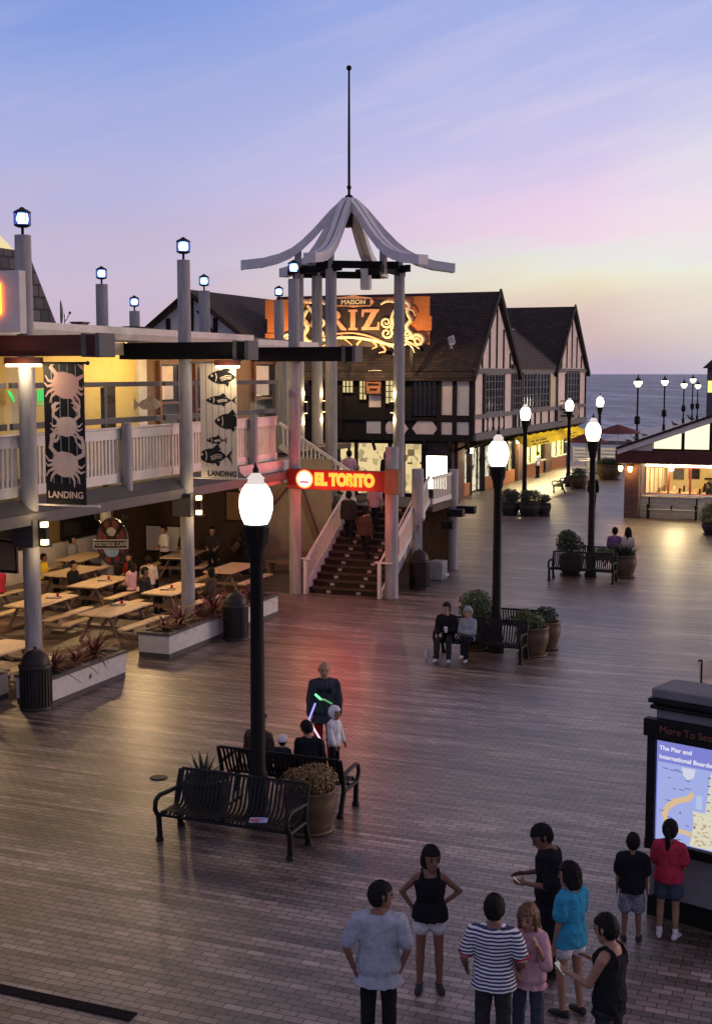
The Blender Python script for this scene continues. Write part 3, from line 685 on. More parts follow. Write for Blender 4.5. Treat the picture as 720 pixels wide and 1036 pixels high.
# picnic tables
def picnic_table():
    t = thing('picnic_table', 'x', 'picnic table', (0, 0, 0), 0, 'wooden picnic tables under the terrace')
    mb = MB()
    for k in range(5): mb.box(-.48 + k * .193, -.48 + k * .193 + .188, -1.05, 1.05, .72, .76)
    mb.build('tabletop', m_table, t, .004)
    for s in (-1, 1):
        mb = MB()
        for k in range(2): mb.box(s * .82 - .14 + k * .142, s * .82 - .14 + k * .142 + .138, -1.05, 1.05, .42, .46)
        mb.build('bench_seat', m_table, t, .004)
    for s in (-1, 1):
        y = s * .72
        MB().bar((-.62, y, 0), (-.22, y, .72), .05, .1, (0, 1, 0)).bar((.62, y, 0), (.22, y, .72), .05, .1, (0, 1, 0)).box(-.92, .92, y + .026, y + .07, .32, .42).box(-.42, .42, y + .026, y + .07, .62, .72).build('leg_frame', m_tleg, t)
    MB().bar((0, -.7, .36), (0, -.1, .7), .05, .08).bar((0, .7, .36), (0, .1, .7), .05, .08).build('brace', m_tleg, t)
    return t
tab0 = picnic_table(); first = True
for x, y, rz, lb in [(-17.7, 22.9, 0, 'picnic table partly hidden behind the first grey post, nearest the front planter'), (-20.4, 28.5, .04, 'picnic table right behind the first post, nearer than the boy in yellow'), (-17.9, 28.2, .0, 'front picnic table in the gap between the two white planters'), (-18.05, 31.5, .0, 'picnic table directly behind the second grey post'),
                     (-20.7, 31.8, .06, 'picnic table in the middle row left of the diners'), (-18.35, 35.6, .04, 'picnic table near the stairs, right of the second post'), (-24.1, 36, .1, 'picnic table farthest back, under the round crest sign'), (-23.9, 30.2, 0, 'picnic table at the left rear with two diners'), (-21.3, 40.0 - 2.2, .2, 'dark picnic table in the shade behind the second post'), (-23.3, 26.2, 0, 'picnic table at the left edge behind the first post'), (-22.6, 33.2, 0, 'picnic table between the diners and the lower wall')]:
    if first: tab0.location = (x, y, 0); tab0.rotation_euler.z = rz; tab0['label'] = lb; first = False
    else: dup(tab0, (x, y, 0), rz, lb)
# bench and barrel planter against the wall under the stairs side
wb = thing('wall_bench', 'plain wooden bench in the shade against the pale wall', 'bench', (-17.9, 39.2, 0))
MB().box(-1.0, 1.0, -.2, .2, .42, .48).box(-1.0, 1.0, .22, .28, .7, .82).build('seat', m_tleg, wb)
for s in (-.85, .85): MB().box(s - .05, s + .05, -.18, .26, 0, .419).build('leg', m_tleg, wb)

# planter boxes
m_pbox = M('planter_white', (.5, .48, .45), .7, .15, 5, .3, 40)
def planter(x0, x1, y0, y1, label):
    t = thing('planter_box', label, 'planter', ((x0 + x1) / 2, (y0 + y1) / 2, 0), group='long white planter boxes with grey rims')
    a, b = (x1 - x0) / 2, (y1 - y0) / 2
    MB().box(-a, a, -b, b, .12, .56).build('box_side', m_pbox, t, .008)
    MB().box(-a + .012, a - .012, -b + .012, b - .012, 0, .119).build('plinth', m_grey, t)
    MB().box(-a - .03, a + .03, -b - .03, -b + .1, .561, .62).box(-a - .03, a + .03, b - .1, b + .03, .561, .62).box(-a - .03, -a + .1, -b + .1, b - .1, .561, .62).box(a - .1, a + .03, -b + .1, b - .1, .561, .62).build('rim', m_grey, t, .006)
    MB().box(-a + .1, a - .1, -b + .1, b - .1, .561, .585).build('soil', m_soil, t)
    # small star ornament on the front face
    P = [( (.07 if k % 2 == 0 else .03) * math.sin(math.pi * k / 5), .34 + (.07 if k % 2 == 0 else .03) * math.cos(math.pi * k / 5)) for k in range(10)]
    MB().prism(P, lambda y, z: (a + .012, y, z), lambda y, z: (a + .002, y, z)).build('star', m_grey, t)
planter(-16.15, -15.3, 21.6, 24.47, 'white planter box beside the front trash can')
planter(-16.15, -15.3, 26.4, 32.5, 'longer white planter box behind the second trash can')
planter(-17.5, -16.6, 19.4, 21.95, 'white planter box cut off by the left edge')
def cordyline(x, y, z, s, label):
    mb = MB(); rnd = random.Random(int(x * 100 + y * 37)); s *= 1.25
    for k in range(46):
        a = rnd.uniform(0, 6.28); el = rnd.uniform(.25, 1.35); L = s * rnd.uniform(.55, 1); wd = .032 * s
        dx, dy = math.cos(a), math.sin(a); pts = []
        for i in range(5):
            u = i / 4; rr_ = L * u * math.cos(el) * (1 + .3 * u); hh = L * (u * math.sin(el) - .38 * u * u)
            pts.append(Vector((dx * rr_, dy * rr_, hh)))
        sd_ = Vector((-dy, dx, 0))
        for i in range(4):
            w0 = wd * (1 - .9 * (i / 4) ** 2); w1 = wd * (1 - .9 * ((i + 1) / 4) ** 2)
            mb.add([pts[i] - sd_ * w0, pts[i] + sd_ * w0, pts[i + 1] + sd_ * w1, pts[i + 1] - sd_ * w1], [(0, 1, 2, 3)], True)
    o = mb.build('cordyline_plant', m_leafr, None, 0, (x, y, z)); tag(o, label, 'plant', 'red cordylines in the planter boxes')
for x, y, s, lb in [(-15.75, 22.3, .75, 'red spiky plant in the front planter nearest the trash can'), (-15.7, 23.1, .7, 'red spiky plant in the middle of the front planter'), (-15.75, 23.9, .85, 'tallest red spiky plant at the far end of the front planter'), (-15.7, 26.9, .6, 'red spiky plant at the near end of the long planter'),
                    (-15.75, 27.7, .85, 'red spiky plant in front of the second post'), (-15.7, 28.6, .7, 'red spiky plant left of the second trash can'), (-15.75, 29.5, .85, 'red spiky plant behind the second trash can lid'), (-15.7, 30.5, .75, 'red spiky plant right of the second trash can'), (-15.7, 31.6, .7, 'red spiky plant at the stair end of the long planter'), (-16.9, 20.6, .7, 'red spiky plant in the planter at the left edge'), (-16.85, 21.5, .6, 'red spiky plant left behind the front trash can')]:
    cordyline(x, y, .58, s, lb)
# trash cans
def trash_can():
    t = thing('trash_can', 'x', 'trash can', (0, 0, 0), 0, 'dark domed trash cans')
    mb = MB().lathe([(.3, .03), (.3, .86), (.29, .87)], n=28)
    for k in range(28):
        a = 2 * math.pi * k / 28
        mb.obox((.315 * math.cos(a), .315 * math.sin(a), .45), (.012 * math.cos(a), .012 * math.sin(a), 0), (-.02 * math.sin(a), .02 * math.cos(a), 0), (0, 0, .4))
    mb.build('body', m_can, t)
    MB().lathe([(.33, 0), (.34, .06), (.32, .075)], n=28).build('base_ring', m_can, t)
    MB().lathe([(.34, .86), (.345, .92), (.32, .94), (.3, .93)], n=28).build('rim', m_can, t)
    MB().lathe([(.29, .93), (.285, 1.0), (.25, 1.1), (.16, 1.2), (.06, 1.24), (.01, 1.245)], n=24).build('dome_lid', m_can, t)
    MB().lathe([(.03, 1.24), (.04, 1.27), (.01, 1.285)], n=10).build('knob', m_can, t)
    return t
tc0 = trash_can(); tc0.location = (-15.55, 21.45, 0); tc0['label'] = 'dark ribbed trash can with domed lid at the near end of the front planter'
dup(tc0, (-14.9, 29.1, 0), .3, 'dark ribbed trash can standing in front of the long white planter')
dup(tc0, (-13.05, 38.25, 0), .5, 'dark ribbed trash can at the foot of the numbered post beside the stairs')
cbx = thing('concrete_block', 'pale concrete block beside the trash can right of the stairs', 'block', (-13.1, 40.3, 0))
MB().box(-.24, .24, -.28, .28, 0, .62).build('block', m_conc, cbx, .03)
MB().box(.242, .33, -.15, .15, .12, .2).build('outlet_box', m_white, cbx)

# round crest sign under the terrace
cs = thing('crest_sign', 'round red and white crest sign crossed by a dark name board', 'sign', (*on_y(114, 548, 29.8)[:1], 29.8, on_y(114, 548, 29.8)[1]))
m_crest = M('crest_red', (.14, .03, .028), .5); m_navy = M('crest_navy', (.015, .017, .03), .5); m_cw = M('crest_white', (.38, .37, .36), .5); m_cb = M('crest_blue', (.25, .36, .55), .5)
MB().prism(ell(0, 0, .5, .66, 28), lambda x, z: (x, -.03, z), lambda x, z: (x, .03, z)).build('shield', m_navy, cs)
mb = MB()
for k in range(8):
    a0 = R(12 + 45 * k); P = [(0, 0)] + [(.44 * math.cos(a0 + R(7 * j)), .6 * math.sin(a0 + R(7 * j))) for j in range(5)]
    mb.prism(P, lambda x, z: (x, -.045, z), lambda x, z: (x, -.031, z))
mb.build('red_rays', m_crest, cs)
MB().prism([(.22 * math.cos(R(20 + 7 * j)), .04 + .36 * math.sin(R(20 + 7 * j))) for j in range(21)], lambda x, z: (x, -.052, z), lambda x, z: (x, -.046, z)).build('shell', m_cw, cs)
for s in (-1, 1): MB().bar((s * .42, -.06, .62), (-s * .05, -.06, -.1), .05, .05).sph((s * .44, -.06, .68), (.09, .03, .13)).build('crossed_oar', m_black, cs)
MB().prism([(-.55, -.22), (.55, -.16), (.55, .1), (-.55, .04)], lambda x, z: (x, -.1, z), lambda x, z: (x, -.088, z)).build('name_board', m_cw, cs)
MB().prism([(-.52, -.19), (.52, -.13), (.52, .07), (-.52, .01)], lambda x, z: (x, -.106, z), lambda x, z: (x, -.1, z)).build('name_panel', m_navy, cs)
text_obj('PORTSIDE CAFE', .15, m_cw, cs, (0, -.11, -.06), (R(90), R(-3), 0), .002, bold=.004)
MB().prism([(.24 * math.cos(R(180 + 9 * j)), -.2 + .22 * math.sin(R(180 + 9 * j))) for j in range(21)], lambda x, z: (x, -.066, z), lambda x, z: (x, -.056, z)).build('blue_crescent', m_cb, cs)
MB().tube([(0, 0, .6), (0, 0, 3.85 - cs.location.z)], .015).build('hanger', m_black, cs)
# framed board hanging under the terrace at the far left
fx, fz = on_y(2, 562, 23.3)
fb = thing('framed_board', 'curved framed board hanging under the terrace at the left edge', 'sign', (fx, 23.3, fz))
P = [(-.9, -.38), (.42, -.38), (.42, .34), (-.2, .4), (-.9, .4)]
MB().prism(P, lambda x, z: (x, -.03, z), lambda x, z: (x, .03, z)).build('frame', m_black, fb)
MB().prism([(x * .9, z * .82) for x, z in P], lambda x, z: (x, -.04, z), lambda x, z: (x, -.031, z)).build('panel', M('board_panel', (.2, .16, .12), .6), fb)
MB().tube([(-.3, 0, .4), (-.3, 0, 3.6 - fz)], .015).tube([(.3, 0, .36), (.3, 0, 3.6 - fz)], .015).build('hanger', m_black, fb)
# dark wall menus behind the diners
for i, (px, py, wd, ht, lb) in enumerate([(165, 545, 1.5, 1.0, 'pale notice board deep under the terrace'), (238, 512, .8, 1.1, 'dark framed poster on the wall left of the stairs')]):
    X, Z = on_y(px, py, 40.1)
    t = thing('wall_board', lb, 'board', (X, 40.15, Z))
    MB().box(-wd / 2, wd / 2, -.04, 0, -ht / 2, ht / 2).build('frame', m_darkwood, t)
    MB().box(-wd / 2 + .06, wd / 2 - .06, -.05, -.041, -ht / 2 + .06, ht / 2 - .06).build('sheet', [m_plaster2, m_brownwall][i], t)

# ------------------------------------------------------------------ stairs, landing and neon sign
sw = thing('wooden_stairs', 'wide wooden stairs rising under the red neon sign to a landing', 'stairs', (-14.8, 36.2, 0))
NST = 13; RI, TR = .185, .31
X0, X1, Y0 = -16.0, -13.62, 36.25
mb = MB()
for k in range(NST): mb.box(X0, X1, Y0 + k * TR, Y0 + (k + 1) * TR + .03, (k + 1) * RI - .05, (k + 1) * RI)
on(sw, mb, 'treads', m_stairw, .006)
mb = MB()
for k in range(NST): mb.box(X0, X1, Y0 + k * TR + .03, Y0 + k * TR + .05, k * RI, (k + 1) * RI - .051)
on(sw, mb, 'risers', M('riser_dark', (.02, .011, .007), .8))
for k in range(NST):
    for x in (-15.35, -14.35): on(sw, MB().box(x - .07, x + .07, Y0 + k * TR + .02, Y0 + k * TR + .029, k * RI + .03, (k + 1) * RI - .07), 'reflective_pad', m_conc)
for x in (X0 - .04, X1 + .04):
    on(sw, MB().prism([(Y0 - .02, 0), (Y0 - .02, .22), (Y0 + NST * TR, NST * RI + .12), (Y0 + NST * TR, NST * RI - .35), (Y0 + .5, 0)], lambda y, z: (x - .035, y, z), lambda y, z: (x + .035, y, z)), 'stringer', m_white)
ZL = NST * RI; YL = Y0 + NST * TR
on(sw, MB().box(-18.9, -13.3, YL + .03, YL + 3.0, ZL - .18, ZL), 'landing', m_stairw)
mb = MB()
for k in range(9): mb.box(-16.2 - (k + 1) * .3, -16.2 - k * .3 + .03, YL + .1, YL + 2.8, ZL + k * .185 + .14, ZL + (k + 1) * .185)
on(sw, mb, 'upper_treads', m_stairw)
def stair_rail(p0, p1, label_part, parent, bal=True, hh=.95):
    p0, p1 = Vector(p0), Vector(p1)
    mb = MB().bar(p0 + Vector((0, 0, hh)), p1 + Vector((0, 0, hh)), .07, .1).bar(p0 + Vector((0, 0, .16)), p1 + Vector((0, 0, .16)), .06, .16)
    on(parent, mb, 'handrail', m_white, .006)
    mb = MB(); n = int((p1 - p0).length / .17)
    for k in range(1, n):
        p = p0 + (p1 - p0) * k / n; mb.box(p.x - .02, p.x + .02, p.y - .02, p.y + .02, p.z + .2, p.z + hh - .03)
    on(parent, mb, 'balusters', m_white)
stair_rail((X0 - .04, Y0 - .1, .1), (X0 - .04, YL, ZL), '', sw)
stair_rail((-13.42, Y0 + 1.0, .85), (-13.42, YL, ZL + .05), '', sw)
stair_rail((-16.2, YL + .06, ZL + .1), (-18.9, YL + .06, 4.15), '', sw)
stair_rail((-13.34, YL + .1, ZL), (-13.34, YL + 2.9, ZL), '', sw)
on(sw, MB().box(X0 - .09, X0 + .01, Y0 - .22, Y0 - .12, 0, 1.05), 'newel_post', m_white); on(sw, MB().box(X1 - .02, X1 + .08, Y0 - .22, Y0 - .12, 0, 1.1), 'newel_post', m_white)
on(sw, MB().bar((X0 - .5, Y0 - .16, 1.1), (X0 + .12, Y0 - .16, 1.1), .1, .05), 'grab_rail', m_white); on(sw, MB().bar((X1 - .12, Y0 - .16, 1.1), (X1 + .42, Y0 - .16, 1.1), .1, .05), 'grab_rail', m_white)
on(sw, MB().bar((X1, Y0 - .1, 1.05), (X1, YL, ZL + .95), .05, .05), 'handrail', m_white)
mb = MB().box(-16.6, -13.4, YL + 3.05, YL + 3.15, 0, ZL - .18)
on(sw, mb, 'landing_skirt', m_brownwall)
for x, y, h, r, lb in [(-13.3, 36.35, 4.6, .2, 'cream post right of the stairs holding the neon sign'), (-13.3, 38.75, 3.78, .19, 'grey post numbered seven beside the trash can'), (-13.3, 42.6, 3.5, .16, 'shorter grey post at the outer corner of the stair landing')]:
    t = thing('short_post', lb, 'post', (x, y, 0))
    MB().lathe([(r * 1.02, 0), (r, h - .02), (r * .93, h)], n=24).build('shaft', m_post, t)
    if r == .19:
        text_obj('7', .3, m_grey, t, (.05, -r - .006, 1.85), FACE_FRONT, .004, 'number')
        MB().tube([(.2, -.04, .9), (.2, -.04, 2.2)], .015).build('conduit', m_black, t)
for q in ((-13.1, -12.45, 42.3, 42.6, 2.0, 2.25), (-13.1, -12.7, 40.6, 40.9, 1.65, 1.9), (-13.1, -12.55, 41.2, 41.5, 2.0, 2.25)): on(sw, MB().box(*q), 'beam_end', m_black, .01)
ns = thing('neon_sign', 'long red neon sign reading EL TORITO above the stairs', 'sign', (-14.65, 35.72, 3.27))
MB().box(-1.8, 1.4, -.1, .1, .03, .64).build('board', M('sign_board_red', (.15, .024, .014), .6, .2, 4), ns, .015)
MB().box(1.402, 1.82, -.16, .16, -.03, .71).build('end_box', m_brownwall, ns, .015)
m_nred = EM('neon_red', (1, .07, .015), 9); m_nyel = EM('neon_letter_yellow', (1, .5, .03), 1.5)
text_obj('EL TORITO', .47, m_nred, ns, (.1, -.112, .335), FACE_FRONT, .008, 'neon_outline', bold=.04, sx=.82)
text_obj('EL TORITO', .47, m_nyel, ns, (.1, -.13, .335), FACE_FRONT, .01, bold=.006, sx=.82)
MB().prism(ell(-1.2, .34, .28, .28, 28), lambda x, z: (x, -.115, z), lambda x, z: (x, -.101, z)).build('logo_ring', m_nred, ns)
MB().prism(ell(-1.2, .34, .24, .24, 28), lambda x, z: (x, -.13, z), lambda x, z: (x, -.116, z)).build('logo_disc', EM('logo_white', (1, .8, .72), 1.6), ns)
MB().prism([(-1.37, .23), (-1.03, .23), (-1.09, .28), (-1.31, .28)], lambda x, z: (x, -.136, z), lambda x, z: (x, -.131, z)).build('logo_mark', m_conc, ns)
lamp_light(ns, (-.6, -.8, .1), 75, (1, .07, .03), .3); lamp_light(ns, (.5, -.8, .1), 75, (1, .07, .03), .3)

# ------------------------------------------------------------------ gazebo
gz = thing('stair_gazebo', 'open six ribbed gazebo of curved white timbers with a tall mast over the stairs', 'gazebo', (-18.05, 44.68, 0))
gd = Vector((-SA, CA, 0)); gr = Vector((CA, SA, 0))      # view depth and view right on the ground, used only to set the hexagon's turn
rc = 1.9
dirs = []
for k in range(6):
    a = R(10.5 + 60 * k); dirs.append(gr * math.cos(a) + gd * math.sin(a))
m_rib = M('gazebo_white', (.6, .59, .59), .6, .12, 3)
zE = 10.55
apex = 13.05
for k, d in enumerate(dirs):
    rb = None
    side = Vector((-d.y, d.x, 0))
    pr = [(.1, apex - .02), (.35, apex - .16), (.65, apex - .42), (1.0, apex - .8), (1.35, apex - 1.18), (1.75, apex - 1.56), (2.15, apex - 1.86), (2.6, apex - 2.07), (3.2, apex - 2.23), (3.95, apex - 2.32)]
    mb = MB()
    for s in (-1, 1):
        rings = []
        for r_, z_ in pr:
            c = d * r_ + side * s * .13 + Vector((0, 0, z_))
            th = .4 - .02 * r_
            rings.append([c + side * .09 + Vector((0, 0, th / 2)), c - side * .09 + Vector((0, 0, th / 2)), c - side * .09 - Vector((0, 0, th / 2)), c + side * .09 - Vector((0, 0, th / 2))])
        mb.loft(rings, True, False)
    mb.obox(d * 3.95 + Vector((0, 0, apex - 2.32)), d * .03, side * .225, Vector((0, 0, .17)))
    mb.build('rib', m_rib, gz)
    MB().obox(d * rc + Vector((0, 0, 10.85)), d * .12, side * .08, Vector((0, 0, .5))).build('strut', m_post, gz)
    n = dirs[(k + 1) % 6]
    a, b = d * rc, n * rc; e = (b - a).normalized()
    zz0 = zE + (.0 if k % 2 else .12)
    MB().bar(a - e * .55 + Vector((0, 0, zz0)), b + e * .55 + Vector((0, 0, zz0)), .14, .26).build('ring_beam', m_blackbeam, gz, .01)
for k in (0, 2, 3, 4):
    p = dirs[k] * rc
    MB().lathe([(.22, 0), (.215, 5), (.2, zE - .05)], (p.x, p.y, 0), 24).build('column', m_post, gz)
p = dirs[1] * rc
MB().lathe([(.2, zE - .55), (.22, zE - .45), (.22, zE + .3)], (p.x, p.y, 0), 20).build('hanging_stub', m_rib, gz)
MB().lathe([(.16, apex - .9), (.16, apex + .22), (.05, apex + .3), (.05, apex + 2), (.035, 17.75), (.01, 17.76)], n=12).build('mast', m_black, gz)
MB().sph((0, 0, 17.85), .1, 12, 8).sph((0, 0, apex + .55), .09, 10, 6).build('finial_ball', m_black, gz)
for k, off in ((2, 1), (0, -1), (3, 1)):
    p = dirs[k] * rc + gr * off * .27 - gd * .12
    s = MB().box(p.x - .06, p.x + .06, p.y - .06, p.y + .06, 5.35, 5.75).build('sconce', m_black, gz)
    for q in (5.752, 5.33): MB().box(p.x - .045, p.x + .045, p.y - .045, p.y + .045, q, q + .018).build('lamp_glass', m_amber, s)
    lamp_light(gz, p + Vector((0, 0, 6.05)), 26, (1, .72, .34), .04); lamp_light(gz, p + Vector((0, 0, 5.05)), 26, (1, .72, .34), .04)
# ------------------------------------------------------------------ half timbered building with the roof sign
YF, XS = 65.8, -19.5              # upper walls: front face and promenade face
YG, XG = 66.0, -20.7              # ground floor walls
riz = thing('half_timbered_building', 'dark half timbered building with steep shingle gables and lit ground floor shops', 'building', (-25, 75, 0))
ZJ, ZE, ZR = 3.25, 7.0, 11.35     # jetty, eaves, ridges
Yg0, Yg1 = 65.8, 74.7             # first gable
Yw1 = 84.9                        # end of the wing
Yh1 = 94.7                        # end of second gable
on(riz, MB().box(-33, XS - .02, Yg0 + .02, Yg1, ZJ, ZE).box(-30, XS - .02, Yg1, Yw1, ZJ, ZE + .2).box(-30, XS - .02, Yw1, Yh1, ZJ, ZE + .1), 'upper_wall', m_plaster)
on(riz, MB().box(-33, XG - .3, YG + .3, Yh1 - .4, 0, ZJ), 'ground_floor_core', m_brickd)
# shingle roofs: main ridge runs away from the promenade, gable faces it
ov = .5
def gable_roof(y0, y1, x1, x0, ze, zr, name):
    ym = (y0 + y1) / 2; k = (zr - ze) / (ym - y0); zo = ze - k * ov * .75
    th = .22
    P = [(y0 - ov * .75, zo), (ym, zr), (y1 + ov * .75, zo), (y1 + ov * .75, zo - th), (ym, zr - th * 1.4), (y0 - ov * .75, zo - th)]
    return on(riz, MB().prism(P, lambda y, z: (x1, y, z), lambda y, z: (x0, y, z)), name, m_shingle)
def gable_wall(y0, y1, x, ze, zr, d=.12):
    ym = (y0 + y1) / 2
    return on(riz, MB().prism([(y0, ze), (y1, ze), (ym, zr)], lambda y, z: (x, y, z), lambda y, z: (x - d, y, z)), 'gable_wall', m_plaster)
gable_roof(Yg0, Yg1, XS + .2, -33, ZE, ZR, 'roof')
gable_wall(Yg0 + .1, Yg1 - .1, XS, ZE - .05, ZR - .42)
gable_roof(Yw1, Yh1, XS + .2, -33, ZE + .15, ZR + .1, 'roof')
gable_wall(Yw1 + .1, Yh1 - .1, XS, ZE + .1, ZR - .32)
# wing roof between the gables
on(riz, MB().prism([(XS + .12, ZE + .05), (XS + .12, ZE + .25), (-22.6, 9.75), (-30, 9.75), (-30, 9.4), (-22.7, 9.4)], lambda x, z: (x, Yg1 - 1.2, z), lambda x, z: (x, Yw1 + 1.2, z)), 'wing_roof', m_shingleb)
on(riz, MB().bar((-22.62, Yg1 - 1.4, 9.78), (-22.62, Yw1 + 1.0, 9.78), .12, .08), 'ridge_flashing', m_conc)
# side facade timbers: helper on the promenade face
def sx(mb, y0, y1, z0, z1, d=.06, x=XS): mb.box(x + .001, x + d, y0, y1, z0, z1)
def Yp(px, x=XS): return on_x(px, 400, x)[0]
m_timber = m_darkwood
m_timberg = M('grey_timber', (.13, .125, .12), .7, .25, 4)
mb = MB()
sx(mb, Yg0, Yh1, ZJ, ZJ + .38, .16); sx(mb, Yg0, Yh1, 4.38, 4.62, .1); sx(mb, Yg0, Yg1, ZE - .2, ZE + .08, .1); sx(mb, Yw1, Yh1, ZE - .1, ZE + .15, .1); sx(mb, Yg1, Yw1, ZE - .15, ZE + .1, .1)
on(riz, mb, 'band_timber', m_timberg)
mb = MB()
for y in (Yg0 + .08, Yp(488.5), Yp(509), Yg1 - .1, Yw1 + .1, Yh1 - .1, Yp(571.5), Yp(585), Yp(555), Yp(563)):
    sx(mb, y - .09, y + .09, ZJ + .38, 4.38, .07); sx(mb, y - .09, y + .09, 4.62, ZE - .2, .07)
def gtim(y0, y1, ze, zr, n):
    ym = (y0 + y1) / 2
    for k in range(1, n):
        y = y0 + (y1 - y0) * k / n; top = ze + (zr - ze) * (1 - abs(y - ym) / ((y1 - y0) / 2))
        sx(mb, y - .08, y + .08, ze + .1, top - .35, .06)
gtim(Yg0 + .1, Yg1 - .1, ZE, ZR - .4, 6); gtim(Yw1 + .1, Yh1 - .1, ZE + .1, ZR - .3, 6)
for q in (492.5, 498.5, 504.5, 519, 525, 530, 536, 541, 547, 576, 580):
    y = Yp(q); sx(mb, y - .1, y + .1, ZJ + .38, 4.38, .055)
on_split(riz, mb, 'timber', m_timber)
for k, q in enumerate((490.6, 495.5, 501.5, 507)):      # lens shaped panels between the studs
    y = Yp(q); on(riz, MB().prism([(y + .42 * math.cos(a), 4.0 + .33 * math.sin(a)) for a in [R(15 * j) for j in range(24)]], lambda y_, z_: (XS + .03, y_, z_), lambda y_, z_: (XS + .002, y_, z_)), 'oval_panel', m_plaster)
def barge(y0, y1, ze, zr):
    ym = (y0 + y1) / 2
    on(riz, MB().bar((XS + .22, y0 - .5, ze - .45), (XS + .22, ym, zr + .02), .06, .34).bar((XS + .22, y1 + .5, ze - .45), (XS + .22, ym, zr + .02), .06, .34), 'barge_board', m_timberg if False else m_darkwood)
barge(Yg0, Yg1, ZE, ZR); barge(Yw1, Yh1, ZE + .15, ZR + .1)
def side_window(px0, px1, z0, z1, nx, nz, name='window'):
    a, b = Yp(px0), Yp(px1); t = .09
    f = MB(); 
    f.box(XS + .002, XS + .1, a, b, z0, z0 + t).box(XS + .002, XS + .1, a, b, z1 - t, z1).box(XS + .002, XS + .1, a, a + t, z0 + t, z1 - t).box(XS + .002, XS + .1, b - t, b, z0 + t, z1 - t)
    for k in range(1, nx):
        y = a + (b - a) * k / nx; w_ = .06 if k % 2 else .035; f.box(XS + .03, XS + .09, y - w_, y + w_, z0 + t, z1 - t)
    for k in range(1, nz):
        z = z0 + (z1 - z0) * k / nz; f.box(XS + .03, XS + .075, a + t, b - t, z - .02, z + .02)
    o = on(riz, f, name, m_timberg)
    MB().box(XS + .005, XS + .028, a + t, b - t, z0 + t, z1 - t).build('pane', m_dglass, o)
side_window(489.5, 507.5, 4.62, 6.8, 6, 5); side_window(517, 526.5, 4.62, 6.85, 4, 5); side_window(528, 540, 4.62, 6.85, 4, 5); side_window(541, 554, 4.62, 6.85, 4, 5); side_window(572.5, 584, 4.62, 6.95, 4, 5)
on(riz, MB().box(XS + .002, XS + .03, Yp(556), Yp(562.5), 4.62, 6.8), 'wall_panel', m_cream)
# front facade
def fy(mb, x0, x1, z0, z1, d=.07, y=YF): mb.box(x0, x1, y - d, y - .001, z0, z1)
def Xp(px, y=YF): return on_y(px, 400, y)[0]
on(riz, MB().box(-33, XS, YF, YF + .02, ZJ, ZE), 'front_wall', m_darkwood)
mb = MB()
for q in (302, 345, 388, 444.5, 460, 477): fy(mb, Xp(q) - .12, Xp(q) + .12, ZJ + .3, ZE - .02, .1)
fy(mb, -33, XS, ZJ - .05, ZJ + .3, .14); fy(mb, -33, XS, 4.28, 4.58, .12); fy(mb, -33, XS, 6.72, 6.95, .12)
on_split(riz, mb, 'timber', m_darkwood)
def fpanel(px0, px1, pz0, pz1, mat, poly=None):
    X0, Z1 = on_y(px0, pz0, YF); X1, Z0 = on_y(px1, pz1, YF)
    mb = MB()
    if poly == 'oct':
        c = .3; P = [(X0, (Z0 + Z1) / 2), (X0 + c, Z0), (X1 - c, Z0), (X1, (Z0 + Z1) / 2), (X1 - c, Z1), (X0 + c, Z1)]
        mb.prism(P, lambda x, z: (x, YF - .05, z), lambda x, z: (x, YF - .002, z))
    else: fy(mb, X0, X1, Z0, Z1, .05)
    on(riz, mb, 'wall_panel', mat)
m_warmplaster = m_plaster
fpanel(446, 458, 376, 420, m_plaster); fpanel(462, 475.5, 376, 421, m_plaster2); fpanel(446, 458, 427, 441, m_plaster); fpanel(462, 475.5, 427, 441, m_plaster2)
fpanel(417, 442.5, 426, 441, m_plaster, 'oct'); fpanel(388, 413, 426, 441, m_plaster, 'oct'); fpanel(371, 386, 426, 444, m_plaster2)
fpanel(373.5, 386, 374.5, 380, m_plaster); fpanel(373.5, 386, 397, 412, m_plaster); fpanel(326, 340, 407, 415, m_plaster2)
m_litwin = EM('lit_window_glow', (1, .78, .36), .75)
def fwin(px0, px1, pz0, pz1, lit, nx, nz):
    X0, Z1 = on_y(px0, pz0, YF); X1, Z0 = on_y(px1, pz1, YF); t = .06
    f = MB(); 
    f.box(X0, X1, YF - .12, YF - .002, Z0 - t, Z0).box(X0, X1, YF - .12, YF - .002, Z1, Z1 + t).box(X0 - t, X0, YF - .12, YF - .002, Z0 - t, Z1 + t).box(X1, X1 + t, YF - .12, YF - .002, Z0 - t, Z1 + t)
    for k in range(1, nx): x = X0 + (X1 - X0) * k / nx; f.box(x - .025, x + .025, YF - .09, YF - .04, Z0, Z1)
    for k in range(1, nz): z = Z0 + (Z1 - Z0) * k / nz; f.box(X0, X1, YF - .085, YF - .04, z - .022, z + .022)
    o = on(riz, f, 'window', m_darkwood)
    MB().box(X0, X1, YF - .03, YF - .005, Z0, Z1).build('pane', m_litwin if lit else m_dglass, o)
fwin(343, 357.5, 379, 397, True, 4, 3); fwin(364, 371, 379, 404, True, 2, 4); fwin(390.5, 398, 378, 408, True, 2, 5); fwin(418, 441, 377, 421, False, 5, 5); fwin(303, 313, 379, 400, False, 2, 3)
# porch brackets under the front jetty
for q in (305, 330, 352, 378, 404, 430, 456, 474): on(riz, MB().bar((Xp(q), YG - .02, ZJ - .6), (Xp(q), YF - .2, ZJ - .08), .12, .14), 'jetty_bracket', m_darkwood)
for y in [Yg0 + .6 + k * 1.9 for k in range(15)]: on(riz, MB().bar((XG, y, ZJ - .62), (XS + .05, y, ZJ - .05), .12, .14), 'jetty_bracket', m_darkwood)

on(riz, MB().box(-33, XS, YF, YG + .3, ZJ - .1, ZJ - .001).box(XG - .3, XS, YF, Yh1, ZJ - .1, ZJ - .001), 'jetty_soffit', m_darkwood)
